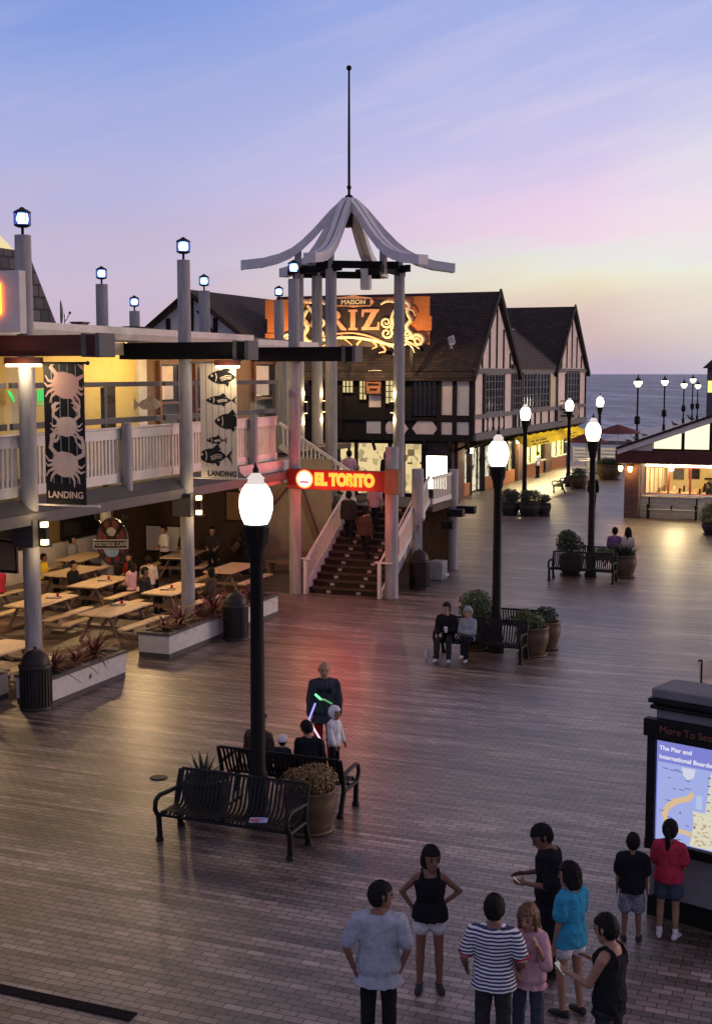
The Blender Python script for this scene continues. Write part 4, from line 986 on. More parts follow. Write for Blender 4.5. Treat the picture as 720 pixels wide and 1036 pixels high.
# ground floor front: brick pier and bright shop window bays
m_shopglow = EM('shop_interior_glow', (1, .74, .36), 1.7)
def mottled_em(name, c1, c2, s, scale):
    m, t, o = new_mat(name)
    e = t.nodes.new('ShaderNodeEmission'); t.links.new(e.outputs[0], o.inputs[0]); e.inputs[1].default_value = s
    tcn = t.nodes.new('ShaderNodeTexCoord')
    v = t.nodes.new('ShaderNodeTexVoronoi'); v.inputs['Scale'].default_value = scale; v.distance = 'CHEBYCHEV'
    t.links.new(tcn.outputs['Object'], v.inputs['Vector'])
    n = t.nodes.new('ShaderNodeSeparateColor'); t.links.new(v.outputs['Color'], n.inputs[0])
    t.links.new(ramp(n.outputs[0], [(.0, c2), (.35, c1), (.7, c1), (1, tuple(x * .5 for x in c1))], t), e.inputs[0])
    return m
m_shop = mottled_em('shop_display_glow', (1, .72, .33), (.08, .04, .015), 1.1, 3.2)
m_shopw = mottled_em('shop_display_cool', (1, .85, .58), (.06, .04, .02), 1.2, 4.5)
m_shopy = mottled_em('shop_display_yellow', (1, .78, .22), (.8, .5, .12), 4.0, 3.0)
m_orange = M('orange_kickplate', (.5, .2, .06), .6, .2, 4)
def fshop(px0, px1, z0, z1, mat, name):
    X0, X1 = Xp(px0, YG), Xp(px1, YG)
    f = on(riz, MB().box(X0 - .08, X0, YG - .1, YG + .3, z0 - .1, z1 + .1).box(X1, X1 + .08, YG - .1, YG + .3, z0 - .1, z1 + .1).box(X0, X1, YG - .1, YG + .3, z1, z1 + .1).box(X0, X1, YG - .1, YG + .3, z0 - .1, z0), name, m_darkwood)
    MB().box(X0, X1, YG + .2, YG + .28, z0, z1).build('lit_display', mat, f)
    g_ = MB().box(X0, X1, YG + .02, YG + .03, z0, z1).build('pane', m_glass, f)
    return f
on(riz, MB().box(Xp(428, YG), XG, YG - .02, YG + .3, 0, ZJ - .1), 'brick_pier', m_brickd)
fshop(343, 359, .3, 3.0, m_shop, 'shop_window'); fshop(361, 393, .2, 3.0, m_shop, 'shop_window'); fshop(409, 427, .3, 3.0, m_shop, 'shop_window'); fshop(396, 407, .3, 3.0, m_shopw, 'shop_window'); fshop(300, 340, .3, 2.9, m_dglass, 'shop_window')
# promenade side shops
def Yg(px): return on_x(px, 485, XG)[0]
def sshop(px0, px1, z0, z1, mat, name='shop_window', nd=0, kick=True):
    a, b = Yg(px0), Yg(px1)
    mb = MB().box(XG - .3, XG + .05, a - .07, a, 0, z1 + .1).box(XG - .3, XG + .05, b, b + .07, 0, z1 + .1).box(XG - .3, XG + .05, a, b, z1, z1 + .1)
    for k in range(1, nd + 1): y = a + (b - a) * k / (nd + 1); mb.box(XG - .05, XG + .03, y - .05, y + .05, z0, z1)
    f = on(riz, mb, name, m_darkwood)
    if kick: MB().box(XG - .3, XG + .02, a, b, .02, z0 - .001).build('kickplate', m_orange, f)
    MB().box(XG - .29, XG - .22, a, b, z0, z1).build('lit_display', mat, f)
    MB().box(XG - .04, XG - .03, a, b, z0, z1).build('pane', m_glass, f)
def spier(px0, px1, mat=m_brick): on(riz, MB().box(XG - .3, XG + .12, Yg(px0), Yg(px1), 0, ZJ - .1), 'brick_pier', mat)
spier(460.6, 467.5); sshop(468.5, 475, .7, 2.75, m_shopw); sshop(476.5, 488, .12, 2.9, m_shopw, 'shop_door', 1, False); sshop(489.5, 498, .75, 2.9, m_shopw); spier(499.5, 504)
sshop(505.5, 520, .8, 2.9, m_shop, nd=1); spier(522, 527); sshop(528.5, 549, .95, 2.75, m_shopy, nd=2); spier(549.6, 555.4, m_brick); sshop(556.5, 571.5, .95, 2.6, m_shopy, nd=2); 
on(riz, MB().box(XG + .025, XG + .3, Yg(529), Yg(549), .9, .97), 'counter', m_conc); on(riz, MB().box(XG + .025, XG + .3, Yg(556), Yg(572), .9, .97), 'counter', m_conc)
# bright lightbox on the brick pier
lb = thing('lightbox_sign', 'blank white backlit panel glowing on the dark brick corner', 'lightbox', (Xp(443, YG), YG - .1, 1.5))
MB().box(-.64, .64, -.06, .06, -.95, .95).build('frame', m_black, lb)
MB().box(-.58, .58, -.07, -.061, -.89, .89).build('backlit_face', EM('lightbox_white', (1, .93, .72), 7), lb)
# yellow awnings
def canvas_mat(name, c):
    m, t, o = new_mat(name)
    d = t.nodes.new('ShaderNodeBsdfDiffuse'); d.inputs[0].default_value = (*c, 1)
    tl = t.nodes.new('ShaderNodeBsdfTranslucent'); tl.inputs[0].default_value = (*c, 1)
    mxs = t.nodes.new('ShaderNodeMixShader'); mxs.inputs[0].default_value = .5
    t.links.new(d.outputs[0], mxs.inputs[1]); t.links.new(tl.outputs[0], mxs.inputs[2]); t.links.new(mxs.outputs[0], o.inputs[0]); return m
m_awn = canvas_mat('yellow_awning', (.85, .74, .14))
for px0, px1, lb_ in [(531.5, 571, 'long yellow awning over the lit snack counter'), (573, 592, 'smaller yellow awning at the far end of the shop row')]:
    a, b = (76.9, 87.9) if px0 < 570 else (88.6, 94.4)
    t = thing('awning', lb_, 'awning', (XG, (a + b) / 2, 2.6), group='yellow awnings over the shop counters')
    h = (b - a) / 2
    MB().prism([(.1, .62), (1.25, .12), (1.25, .08), (.1, .56)], lambda x, z: (x, -h, z), lambda x, z: (x, h, z)).build('canopy', m_awn, t)
    MB().box(1.24, 1.26, -h, h, -.32, .08).prism([(.12, .56), (1.24, .08), (1.24, -.3)], lambda x, z: (x, -h, z), lambda x, z: (x, -h + .02, z)).prism([(.12, .56), (1.24, .08), (1.24, -.3)], lambda x, z: (x, h - .02, z), lambda x, z: (x, h, z)).build('valance', m_awn, t)
    mb = MB(); rnd = random.Random(5)
    for row, zz0 in ((0, .0), (1, -.19)):
        y = -h * .75 + row * .5
        while y < h * (.05 + .1 * row):
            wd = rnd.uniform(.12, .22); mb.box(1.262, 1.266, y, y + wd, zz0 - .06, zz0 + .06 - rnd.uniform(0, .03)); y += wd + (.3 if rnd.random() < .2 else .05)
    mb.build('faded_lettering', m_darkwood, t)
    lamp_light(t, (.75, 0, -.1), 330, (1, .82, .42), .15)
    if h > 2.5:
        lamp_light(t, (.75, -h * .6, -.1), 240, (1, .82, .42), .15); lamp_light(t, (.75, h * .6, -.1), 240, (1, .82, .42), .15)
    MB().box(.7, .8, -h * .8, h * .8, -.02, .03).build('strip_lamp', m_tube, t)
hb = thing('hanging_shop_sign', 'oval cream shop sign on the corner post above the far awning', 'sign', (XS + .5, 86.6, 4.2))
MB().prism(ell(0, 0, .75, .62, 20), lambda x, z: (x, -.05, z), lambda x, z: (x, .05, z)).build('board', m_bcream, hb)
MB().box(-.4, .4, -.06, -.051, .1, .22).box(-.3, .3, -.06, -.051, -.1, .02).box(-.45, .45, -.06, -.051, -.32, -.2).build('faded_lettering', m_darkwood, hb)
MB().tube([(-.7, 0, .75), (.7, 0, .75)], .03).build('hanger', m_black, hb)
# wall lanterns of the shops
for x, y, z, lb_, wts in [(XG + .25, Yg(472), 2.55, 'cream wall lantern beside the corner shop door', 50), (Xp(314, YG), YG - .2, 2.6, 'small wall lantern under the front jetty left of the shop windows', 20), (XG + .25, Yg(519), 2.6, 'small lantern under the jetty before the yellow awning', 50)]:
    t = thing('wall_lantern', lb_, 'lantern', (x, y, z))
    MB().lathe([(.09, -.16), (.13, .1), (.12, .14)], n=10).build('lamp_glass', EM('wall_lantern_glow', (1, .78, .42), 6), t)
    MB().lathe([(.15, .14), (.12, .2), (.03, .26)], n=10).tube([(0, 0, .2), (0, 0, .45)], .02).build('cap', m_black, t)
    lamp_light(t, (.1, -.1, -.3), wts, WARM, .06)
# little lit board on the front wall
X, Z = on_y(379.5, 389.5, YF)
t = thing('hanging_shop_sign', 'ornate copper coloured board on the front wall under the roof sign', 'sign', (X, YF - .25, Z))
MB().box(-.45, .45, -.04, .04, -.5, .5).build('board', M('copper_board', (.42, .16, .07), .5, .3, 6), t, .02)
MB().box(-.5, .5, -.06, -.041, .46, .54).box(-.5, .5, -.06, -.041, -.54, -.46).box(-.5, -.42, -.06, -.041, -.46, .46).box(.42, .5, -.06, -.041, -.46, .46).build('frame', m_darkwood, t)
MB().box(-.26, .26, -.05, -.042, .18, .3).box(-.34, .34, -.05, -.042, -.04, .1).box(-.22, .22, -.05, -.042, -.3, -.18).build('faded_lettering', m_darkwood, t)
lamp_light(t, (.0, -.7, .75), 45, (1, .6, .35), .1)
MB().tube([(0, 0, .5), (0, -.55, .85), (0, -.6, .8)], .02).sph((0, -.62, .78), .07).build('gooseneck_lamp', m_black, t)
# rear gable of the half timbered row seen over the restaurant roof
rg = thing('gabled_house', 'white gabled house front with dark timbers seen above the restaurant roof', 'house', (-36, 64.7, 0))
gx = -35.7
on(rg, MB().box(gx - 6, gx + 6, 64.8, 80, 0, 7.0), 'wall', m_plaster2)
on(rg, MB().prism([(gx - 6, 7), (gx + 6, 7), (gx, 11.3)], lambda x, z: (x, 64.7, z), lambda x, z: (x, 64.8, z)), 'gable_wall', m_plaster2)
on(rg, MB().prism([(gx - 6.8, 6.5), (gx, 11.5), (gx + 6.8, 6.5), (gx + 6.8, 6.3), (gx, 11.2), (gx - 6.8, 6.3)], lambda x, z: (x, 64.2, z), lambda x, z: (x, 82, z)), 'roof', m_shingle)
mb = MB()
for dx in (-2.9, -1.5, 0, 1.5, 3): mb.box(gx + dx - .12, gx + dx + .12, 64.6, 64.69, 7, 11.0 - abs(dx) * .72)
mb.bar((gx - 6.6, 64.2, 6.45), (gx, 64.2, 11.35), .1, .4, (0, 1, 0)).bar((gx + 6.6, 64.2, 6.45), (gx, 64.2, 11.35), .1, .4, (0, 1, 0)).bar((gx + .4, 64.62, 10.3), (gx + 2.6, 64.62, 7.6), .16, .07, (0, 0, 1))
on_split(rg, mb, 'timber', m_darkwood)

# ------------------------------------------------------------------ roof sign
SY = 65.0
def SGP(px, py): return on_y(px, py, SY)
cx0, cz0 = SGP(352, 352)
rs = thing('roof_sign', 'ornate lit MAISON RIZ roof sign with cream scrollwork on orange boards', 'sign', (cx0, SY, cz0))
def L(px, py): X, Z = SGP(px, py); return X - cx0, Z - cz0
m_ob = M('orange_sign_board', (.55, .17, .04), .55, .2, 3, .3, 30, stretch=(.4, 1, 4))
m_sblack = M('sign_backing', (.03, .018, .014), .6)
m_copper = M('copper_scroll', (.62, .3, .16), .45, .25, 5)
m_cream2 = M('cream_scroll', (.78, .64, .38), .5, .15, 5)
mb = MB()
for (a, b, c, d) in [(268, 303, 434, 320.5), (270, 322, 436, 335), (268, 337, 434, 349)]:
    x0, z1 = L(a, b); x1, z0 = L(c, d); mb.box(x0, x1, .02, .1, z0 + .03, z1 - .02)
mb.build('backing_boards', m_ob, rs, .01)
P = [L(*q) for q in [(303, 345), (303, 322), (310, 308), (322, 303), (338, 302), (360, 301), (385, 303), (404, 308), (412, 320), (413, 338), (406, 352), (390, 352), (360, 350), (330, 351), (315, 351)]]
MB().prism(P, lambda x, z: (x, -.05, z), lambda x, z: (x, .018, z)).build('dark_panel', m_sblack, rs)
x, z = L(384, 325)
def letter(name, polys):
    mb = MB()
    for i_, P_ in enumerate(polys): mb.prism(P_, lambda x, z: (x, -.12 - .004 * i_, z), lambda x, z: (x, -.051, z))
    return mb.build(name, m_copper, rs)
lx, lz0 = L(332.5, 334.5); lz1 = L(330, 313.8)[1]; LH = lz1 - lz0; sw_, sf = .26, .13
def serif(x, z, w=.52): return [(x - w / 2, z), (x + w / 2, z), (x + w / 2, z + sf), (x - w / 2, z + sf)]
letter('letter_R', [[(lx + .1, lz0), (lx + .1 + sw_, lz0), (lx + .1 + sw_, lz1), (lx + .1, lz1)], serif(lx + .23, lz0), serif(lx + .15, lz1 - sf, .5),
    [(lx + .3 + .42 * math.cos(R(a)), lz1 - LH * .27 + LH * .27 * math.sin(R(a))) for a in range(90, -91, -15)] + [(lx + .3 + .2 * math.cos(R(a)), lz1 - LH * .27 + LH * .16 * math.sin(R(a))) for a in range(-90, 91, 15)],
    [(lx + .38, lz0 + LH * .5), (lx + .62, lz0 + LH * .5), (lx + 1.08, lz0 + .05), (lx + 1.1, lz0), (lx + .8, lz0)]])
ix = L(357.5, 320)[0]
letter('letter_I', [[(ix - sw_ / 2, lz0), (ix + sw_ / 2, lz0), (ix + sw_ / 2, lz1), (ix - sw_ / 2, lz1)], serif(ix, lz0, .5), serif(ix, lz1 - sf, .5)])
zx0, zx1 = L(366.5, 320)[0], L(384, 320)[0]
letter('letter_Z', [[(zx0, lz1 - .16), (zx1 - .05, lz1 - .16), (zx1, lz1), (zx0, lz1)], [(zx0 - .02, lz0), (zx0 + .32, lz0), (zx1, lz1), (zx1 - .36, lz1)], [(zx0, lz0), (zx1 - .02, lz0), (zx1 - .02, lz0 + .16), (zx0, lz0 + .16)], [(zx0, lz1 - .4), (zx0 + .1, lz1 - .4), (zx0 + .16, lz1), (zx0, lz1)], [(zx1 - .14, lz0), (zx1 + .02, lz0), (zx1 + .02, lz0 + .42), (zx1 - .06, lz0 + .42)]])
crest = [L(*q) for q in [(337, 305), (341, 301), (352, 300), (358, 298), (364, 300), (375, 301), (379, 305), (375, 309.8), (364, 310.2), (358, 311.3), (352, 310.2), (341, 309.8)]]
MB().prism(crest, lambda x, z: (x, -.1, z), lambda x, z: (x, -.051, z)).build('crest_plate', m_copper, rs)
MB().prism([L(*q) for q in [(341, 302.5), (375, 302.5), (375, 309), (341, 309)]], lambda x, z: (x, -.108, z), lambda x, z: (x, -.101, z)).build('name_plate', m_sblack, rs)
text_obj('MAISON', .33, m_cream2, rs, (L(358, 305.8)[0], -.115, L(358, 305.8)[1]), FACE_FRONT, .01, bold=.008, sx=1.15)
def ribbon(pts, w0, w1, mat, name, y=-.12, n=24):
    # smooth curve through pixel points, as a flat raised band
    Q = [Vector((*L(*p), 0)) for p in pts]; out = []
    for i in range(len(Q) - 1):
        p0 = Q[max(i - 1, 0)]; p1 = Q[i]; p2 = Q[i + 1]; p3 = Q[min(i + 2, len(Q) - 1)]
        for k in range(6):
            t_ = k / 6
            out.append(.5 * ((2 * p1) + (p2 - p0) * t_ + (2 * p0 - 5 * p1 + 4 * p2 - p3) * t_ ** 2 + (-p0 + 3 * p1 - 3 * p2 + p3) * t_ ** 3))
    out.append(Q[-1])
    m_ = len(out); rad = [w0 + (w1 - w0) * i / (m_ - 1) for i in range(m_)]
    return [(o.x, y, o.y) for o in out], rad
def scroll(mb, pts, w0, w1, y=-.14):
    p, r_ = ribbon(pts, w0 * 1.05, w1 * 1.05, None, '', y); mb.tube(p, r_, 6)
mb = MB()
scroll(mb, [(309, 349), (322, 345), (340, 342), (358, 341.5), (376, 344), (392, 348), (404, 351)], .09, .08)
mb.build('banner_band', m_cream2, rs)
def spiral(cx, cy, r, turns, a0, cw=1, w=.06):
    pts = []
    n_ = int(turns * 9)
    for k in range(n_ + 1):
        u = k / n_; a = R(a0) + cw * u * turns * 2 * math.pi; rr_ = r * (1 - .86 * u)
        pts.append((cx + rr_ * math.cos(a), cy + rr_ * math.sin(a)))
    return pts
for f in (1, -1):
    g = (lambda q: q) if f == 1 else (lambda q: (716 - q[0], q[1]))
    def S(pts, a, b):
        mb = MB(); scroll(mb, [g(q) for q in pts], a, b); mb.build('scroll', m_cream2, rs)
    S([(386, 308), (393, 304.5), (402, 306), (409, 304.5), (415, 309), (413, 316), (417, 324)], .07, .11)
    S([(404, 309), (399, 316), (397, 322)] + spiral(391.5, 326, 6, 1.6, -20, 1), .09, .04)
    S([(398, 322), (399, 330)] + spiral(392, 337, 6, 1.4, -40, 1), .08, .04)
    S([(417, 324), (412, 331), (417, 338)] + spiral(424, 344.5, 6.5, 1.6, 200, 1), .12, .05)
    S([(402, 348), (410, 344)] + spiral(413, 338, 5, 1.3, 120, -1), .1, .05)
    S([(404, 314), (408, 322), (404, 332), (408, 340), (402, 347)], .1, .14)
    S([(399, 347), (406, 351), (413, 348), (418, 352), (420, 357)], .07, .025)
    S([(403, 349), (408, 354), (409, 359)], .055, .02)
    S([(396, 348), (400, 354), (398, 359)], .055, .02)
    S([(410, 344), (418, 348), (425, 353)], .06, .03)
    S([(411, 312), (418, 314), (421, 320)], .06, .03)
mb = MB()
scroll(mb, [(312, 347), (326, 341), (344, 337.5), (358, 337), (374, 340), (388, 346), (396, 351)], .06, .06)
for q0, q1, q2 in [((330, 343), (336, 347), (341, 343)), ((346, 340), (352, 345), (357, 349)), ((362, 349), (366, 344), (371, 342)), ((376, 344), (382, 350), (377, 353)), ((386, 348), (391, 355), (384, 357)), ((318, 347), (322, 352), (330, 349)), ((304, 330), (308, 318), (318, 310)), ((310, 306), (320, 302), (330, 305)), ((306, 338), (314, 330), (309, 322))]:
    scroll(mb, [q0, q1, q2], .08, .03)
mb.build('copper_scrollwork', m_copper, rs)
MB().bar((-4.5, .2, 1.2), (-4.5, 2.2, -.4), .1, .1).bar((0, .2, 1.2), (0, 2.2, -.4), .1, .1).bar((3.6, .2, 1.2), (3.6, 2.2, -.4), .1, .1).box(-4.6, -4.4, .1, .2, -1.3, 2.4).box(-.1, .1, .1, .2, -1.3, 2.4).box(3.5, 3.7, .1, .2, -1.3, 2.4).build('support_frame', m_black, rs)
for i, px in enumerate((292, 330, 368, 404)):
    x = L(px, 350)[0]
    a = MB().tube([(x, .1, -.5), (x, -1.3, -.42), (x, -1.5, -.3)], .02).box(x - .18, x + .18, -1.62, -1.45, -.38, -.2).build('flood_lamp', m_black, rs)
    lamp_light(rs, (x, -1.5, -.1), [260, 220, 300, 330][i], (1, .66, .3), .12)
spd = thing('floodlight', 'small white floodlight on the brown roof right of the sign', 'floodlight', (*[on_y(459, 352, 67.0)[0], 66.6], 8.15))
MB().box(-.1, .1, -.12, .12, 0, .05).tube([(0, 0, 0), (0, 0, .3)], .03).build('bracket', m_steel, spd)
MB().obox((0, -.05, .42), (.14, 0, .05), (0, .1, .05), (-.04, -.05, .2)).build('lamp_head', m_plaster2, spd)

# ------------------------------------------------------------------ cafe on the right
YC = 61.6
cf = thing('cafe_building', 'low cafe with brick corner pillar, red brown fascia and bright windows', 'building', (-6, 64, 0))
X0c = -9.9
on(cf, MB().box(-10.62, -9.95, 61.0, 61.75, 0, 2.56), 'brick_pillar', m_brick)
m_siding = M('cafe_siding', (.45, .42, .36), .75, .1, 3)
mb = MB()
for k in range(5): mb.box(-9.948, 2, YC, YC + .12, .02 + k * .2, .02 + k * .2 + .185)
on(cf, mb, 'siding', m_siding)
on(cf, MB().box(-9.9, 2, YC - .06, YC + .2, 1.05, 1.14), 'window_sill', m_white)
on(cf, MB().box(-9.948, 2, YC, YC + .12, 2.42, 2.6), 'lintel', m_white)
for q in (-8.6, -6.6, -4.6): lamp_light(cf, (q + 6, YC - 64.35, 2.3), 60, (1, .8, .5), .12)
on(cf, MB().tube([(-9.7, YC - .12, 2.5), (2, YC - .12, 2.5)], .035), 'tube_lamp', m_tube)
m_redfr = M('red_window_frame', (.3, .06, .035), .5)
wins = [(-9.72, -8.72), (-8.62, -7.72), (-7.62, -6.62), (-6.5, -5.4), (-5.3, -4.2)]
mb = MB().box(-9.9, -9.74, YC + .02, YC + .1, 1.14, 2.42)
on(cf, mb, 'corner_board', m_white)
for a, b in wins:
    f = on(cf, MB().box(a - .05, a, YC, YC + .12, 1.14, 2.42).box(b, b + .05, YC, YC + .12, 1.14, 2.42).box(a, b, YC + .001, YC + .12, 1.14, 1.18).box(a, b, YC + .001, YC + .12, 2.38, 2.42), 'window', m_redfr)
    MB().box(a, b, YC + .05, YC + .06, 1.18, 2.38).build('pane', m_glass, f)
m_in = M('cafe_inner_wall', (.75, .6, .35), .8, .1, 1)
on(cf, MB().box(-9.9, 2, 69.9, 70, 0, 3.4).box(-10, -9.9, YC + .2, 70, 0, 3.0), 'inner_wall', m_in)
on(cf, MB().box(-9.9, 2, YC + .2, 70, .01, .05), 'floor', m_table)
on(cf, MB().box(-9.9, 2, YC + .2, 70, 3.0, 3.05), 'ceiling', m_in)
mb = MB()
for k in range(5): mb.box(-9.88, -9.84, 62.4 + k * 1.4, 63.3 + k * 1.4, .9, 2.6)
on(cf, mb, 'curtains', m_bcream)
on(cf, MB().box(-7.9, -5.0, 69.3, 69.6, 1.25, 1.34).box(-7.9, -5, 69.2, 69.6, .05, 1.05), 'serving_counter', m_darkwood)
for i in range(10):
    x = -9.3 + (i % 5) * 1.0; y = 66.6 + (i // 5) * 1.7
    t = on(cf, MB().box(x - .38, x + .38, y - .4, y + .4, .74, .79).box(x - .05, x + .05, y - .05, y + .05, .05, .739), 'dining_table', m_table)
    for q in (-.5, .5): on(cf, MB().box(x + q - .02, x + q + .02, y - .2, y + .2, .5, 1.0).box(x + q - .2 * (q > 0), x + q + .2 * (q < 0), y - .2, y + .2, .46, .499), 'dining_chair', m_tleg)
    if i % 2: on(cf, MB().lathe([(.06, .79), (.05, .95), (.02, 1.0)], (x, y, 0), 10), 'table_lamp', m_rock)
for x, z, mt in ((-9.3, 1.5, m_midgrey), (-8.5, 1.55, m_darkwood), (-6.9, 1.7, m_plaster2), (-6.2, 1.5, m_orange), (-5.2, 1.6, m_darkwood)):
    on(cf, MB().box(x - .28, x + .28, 69.8, 69.88, z - .3, z + .3), 'wall_picture', mt)
lamp_light(cf, (-2.5, 0, 2.7), 260, (1, .74, .36), .2); lamp_light(cf, (.2, .2, 2.7), 220, (1, .78, .42), .2); lamp_light(cf, (-3.2, 3, 2.7), 200, (1, .74, .36), .2)
for x in (-8.5, -5.8): on(cf, MB().lathe([(.25, 2.9), (.22, 2.84), (.05, 2.82)], (x, 64, 0), 14), 'ceiling_lamp', EM('cafe_lamp', (1, .8, .45), 6))
fas = [(-11.0, 2.62), (-11.0, 3.25), (2, 3.25), (2, 2.62)]
on(cf, MB().box(-11.0, 2, 60.55, 60.75, 2.62, 3.22).box(-11.0, -10.8, 60.75, 71, 2.62, 3.22), 'fascia', M('cafe_fascia', (.085, .022, .016), .6, .3, 3), .02)
on(cf, MB().box(-10.8, 2, 60.75, YC, 2.62, 2.7), 'soffit', m_white)
sl = (4.95 - 3.42) / (-6.4 + 10.6)
rk = lambda x: 3.5 + (x + 10.6) * sl
on(cf, MB().prism([(-10.95, rk(-10.95) - .12), (-10.95, rk(-10.95)), (-4.2, rk(-4.2)), (3, rk(-4.2) - 7.2 * sl), (3, rk(-4.2) - 7.2 * sl - .12), (-4.2, rk(-4.2) - .12)], lambda x, z: (x, 60.4, z), lambda x, z: (x, 71, z)), 'roof', m_shingle)
on(cf, MB().prism([(-10.9, rk(-10.9) - .36), (-10.9, rk(-10.9) - .121), (-4.2, rk(-4.2) - .121), (-4.2, rk(-4.2) - .36)], lambda x, z: (x, 60.46, z), lambda x, z: (x, 60.56, z)), 'rake_board', m_white)
on(cf, MB().prism([(-10.9, 3.23), (-9.3, 3.23), (-9.3, rk(-9.3) - .37)], lambda x, z: (x, 60.7, z), lambda x, z: (x, 60.8, z)), 'gable_panel', m_white)
on(cf, MB().box(-9.3, 2, 60.66, 60.8, 3.23, 3.32), 'sill_board', m_darkwood)
m_clere = EM('clerestory_glow', (1, .86, .6), 1.3)
for a, b in [(-9.25, -8.0), (-7.85, -6.75), (-6.6, -5.4), (-5.25, -4.2)]:
    f = on(cf, MB().prism([(a, 3.33), (b, 3.33), (b, rk(b) - .38), (a, rk(a) - .38)], lambda x, z: (x, 60.74, z), lambda x, z: (x, 60.78, z)), 'clerestory_window', m_clere)
    MB().box(b, b + .15, 60.69, 60.79, 3.33, rk(b) - .38).build('mullion', m_darkwood, f)
for x, lb_ in [(-10.45, 'right of the two glowing sconces on the brick pillar'), (-10.95, 'left sconce glowing at the outer edge of the brick pillar')]:
    t = thing('wall_sconce', lb_, 'sconce', (x + .1, 60.92 if x > -10.8 else 61.2, 2.3))
    MB().lathe([(.05, -.12), (.1, -.02), (.11, .1), (.08, .16)], n=12).build('lamp_glass', EM('sconce_orange', (1, .55, .16), 12), t)
    MB().box(-.04, .04, .0, .1, -.02, .05).lathe([(.12, .16), (.04, .24)], n=12).build('bracket', m_black, t)
    lamp_light(t, (0, -.2, 0), 30, (1, .5, .16), .08)
# right edge tower far along the pier
tw = thing('lookout_tower', 'grey tower with a lit yellow window at the far right edge', 'tower', (-15.8, 150, 0))
on(tw, MB().box(-17, -14.6, 149, 151.4, 0, 7.4), 'wall', m_midgrey)
on(tw, MB().add([(-17.5, 148.5, 7.4), (-14.1, 148.5, 7.4), (-14.1, 151.9, 7.4), (-17.5, 151.9, 7.4), (-15.8, 150.2, 9.2)], [(0, 1, 4), (1, 2, 4), (2, 3, 4), (3, 0, 4), (3, 2, 1, 0)]), 'roof', m_shingle)
on(tw, MB().box(-16.9, -16.3, 148.94, 148.99, 4.7, 6.0), 'lit_window', EM('tower_window', (1, .75, .2), 1.5))
for i, (x, y, z, lb_) in enumerate([(-10.5, 60.9, 0, 'first white gull at the low end of the cafe roof'), (-10.15, 60.9, 0, 'second white gull on the cafe roof edge'), (-9.75, 60.9, 0, 'third white gull up the cafe roof edge'), (-8.35, 60.9, 0, 'dark gull farther up the cafe roof edge'), (-7.6, 60.9, 0, 'highest gull near the right end of the cafe roof')]):
    t = thing('seagull', lb_, 'gull', (x, y, rk(x) - .01), R([70, 110, 80, 60, 100][i]), 'gulls on the cafe roof')
    mb = MB()
    mb.tube([(0, -.2, .16), (0, -.1, .19), (0, .03, .22), (0, .13, .25), (0, .18, .32), (0, .2, .37)], [.015, .05, .08, .07, .045, .03], 10).sph((0, .22, .39), (.038, .05, .04), 10, 6)
    mb.build('body', m_rock if i < 3 else m_grey, t); t.scale = (.75, .75, .75)
    MB().tube([(0, .26, .385), (0, .31, .375)], [.015, .004], 6).build('beak', m_orange, t)
    for s in (-1, 1):
        MB().tube([(s * .075, .1, .25), (s * .09, -.05, .22), (s * .03, -.27, .17)], [.03, .05, .01], 8).build('wing', m_midgrey, t)
        MB().tube([(s * .03, .02, .0), (s * .03, .03, .16)], .008, 5).build('leg', m_orange, t)

# ------------------------------------------------------------------ fence, tables and umbrellas at the sea end
for i, (x0, x1, lb_) in enumerate([(-21, -17.2, 'white rail fence at the pier edge beside the shop row'), (-17.2, -13.2, 'pier edge rail fence behind the umbrellas'), (-13.2, -8, 'pier edge rail fence disappearing behind the cafe')]):
    t = thing('rail_fence', lb_, 'fence', (x0, 98.2, 0), group='rail fences along the pier edge')
    W = x1 - x0
    for k in range(4): MB().box(0, W, -.03, .03, .18 + k * .27, .34 + k * .27).build('rail', m_midgrey if i else m_white, t)
    for k in range(int(W / 2) + 1): MB().box(k * 2 - .07, k * 2 + .07, -.09, -.031, 0, 1.25).build('fence_post', m_white, t)
m_umb = M('umbrella_maroon', (.14, .04, .035), .8, .2, 4)
for x, y, r, h, lb_ in [(-18.3, 89.5, 1.55, 2.65, 'maroon patio umbrella behind the fourth street lamp'), (-17.0, 94.5, 1.75, 3.1, 'taller maroon patio umbrella in front of the sea')]:
    t = thing('patio_umbrella', lb_, 'umbrella', (x, y, 0), group='maroon patio umbrellas')
    rings = [[(q * r * math.cos(2 * math.pi * k / 16) * (1 if k % 2 else .97), q * r * math.sin(2 * math.pi * k / 16) * (1 if k % 2 else .97), h - .62 * q ** 1.15) for k in range(16)] for q in (.02, .35, .7, 1)]
    o = MB().loft(rings, False, False).build('canopy', m_umb, t); o.modifiers.new('s', 'SOLIDIFY').thickness = .02
    MB().lathe([(.3, 0), (.3, .08), (.03, .1), (.025, h + .1)], n=12).build('pole', m_steel, t)
    MB().lathe([(.6, .72), (.6, .76)], n=20).build('tabletop', m_white, t)
for x, y, lb_ in [(-17.6, 91.5, 'white topped outdoor table left of the big round pot'), (-15.4, 92, 'white outdoor table beside the walkers near the fence')]:
    t = thing('outdoor_table', lb_, 'table', (x, y, 0))
    MB().box(-1.1, 1.1, -.4, .4, .72, .77).build('tabletop', m_white, t, .01)
    for sx_ in (-.95, .95):
        for sy_ in (-.3, .3): MB().box(sx_ - .04, sx_ + .04, sy_ - .04, sy_ + .04, 0, .719).build('leg', m_white, t)
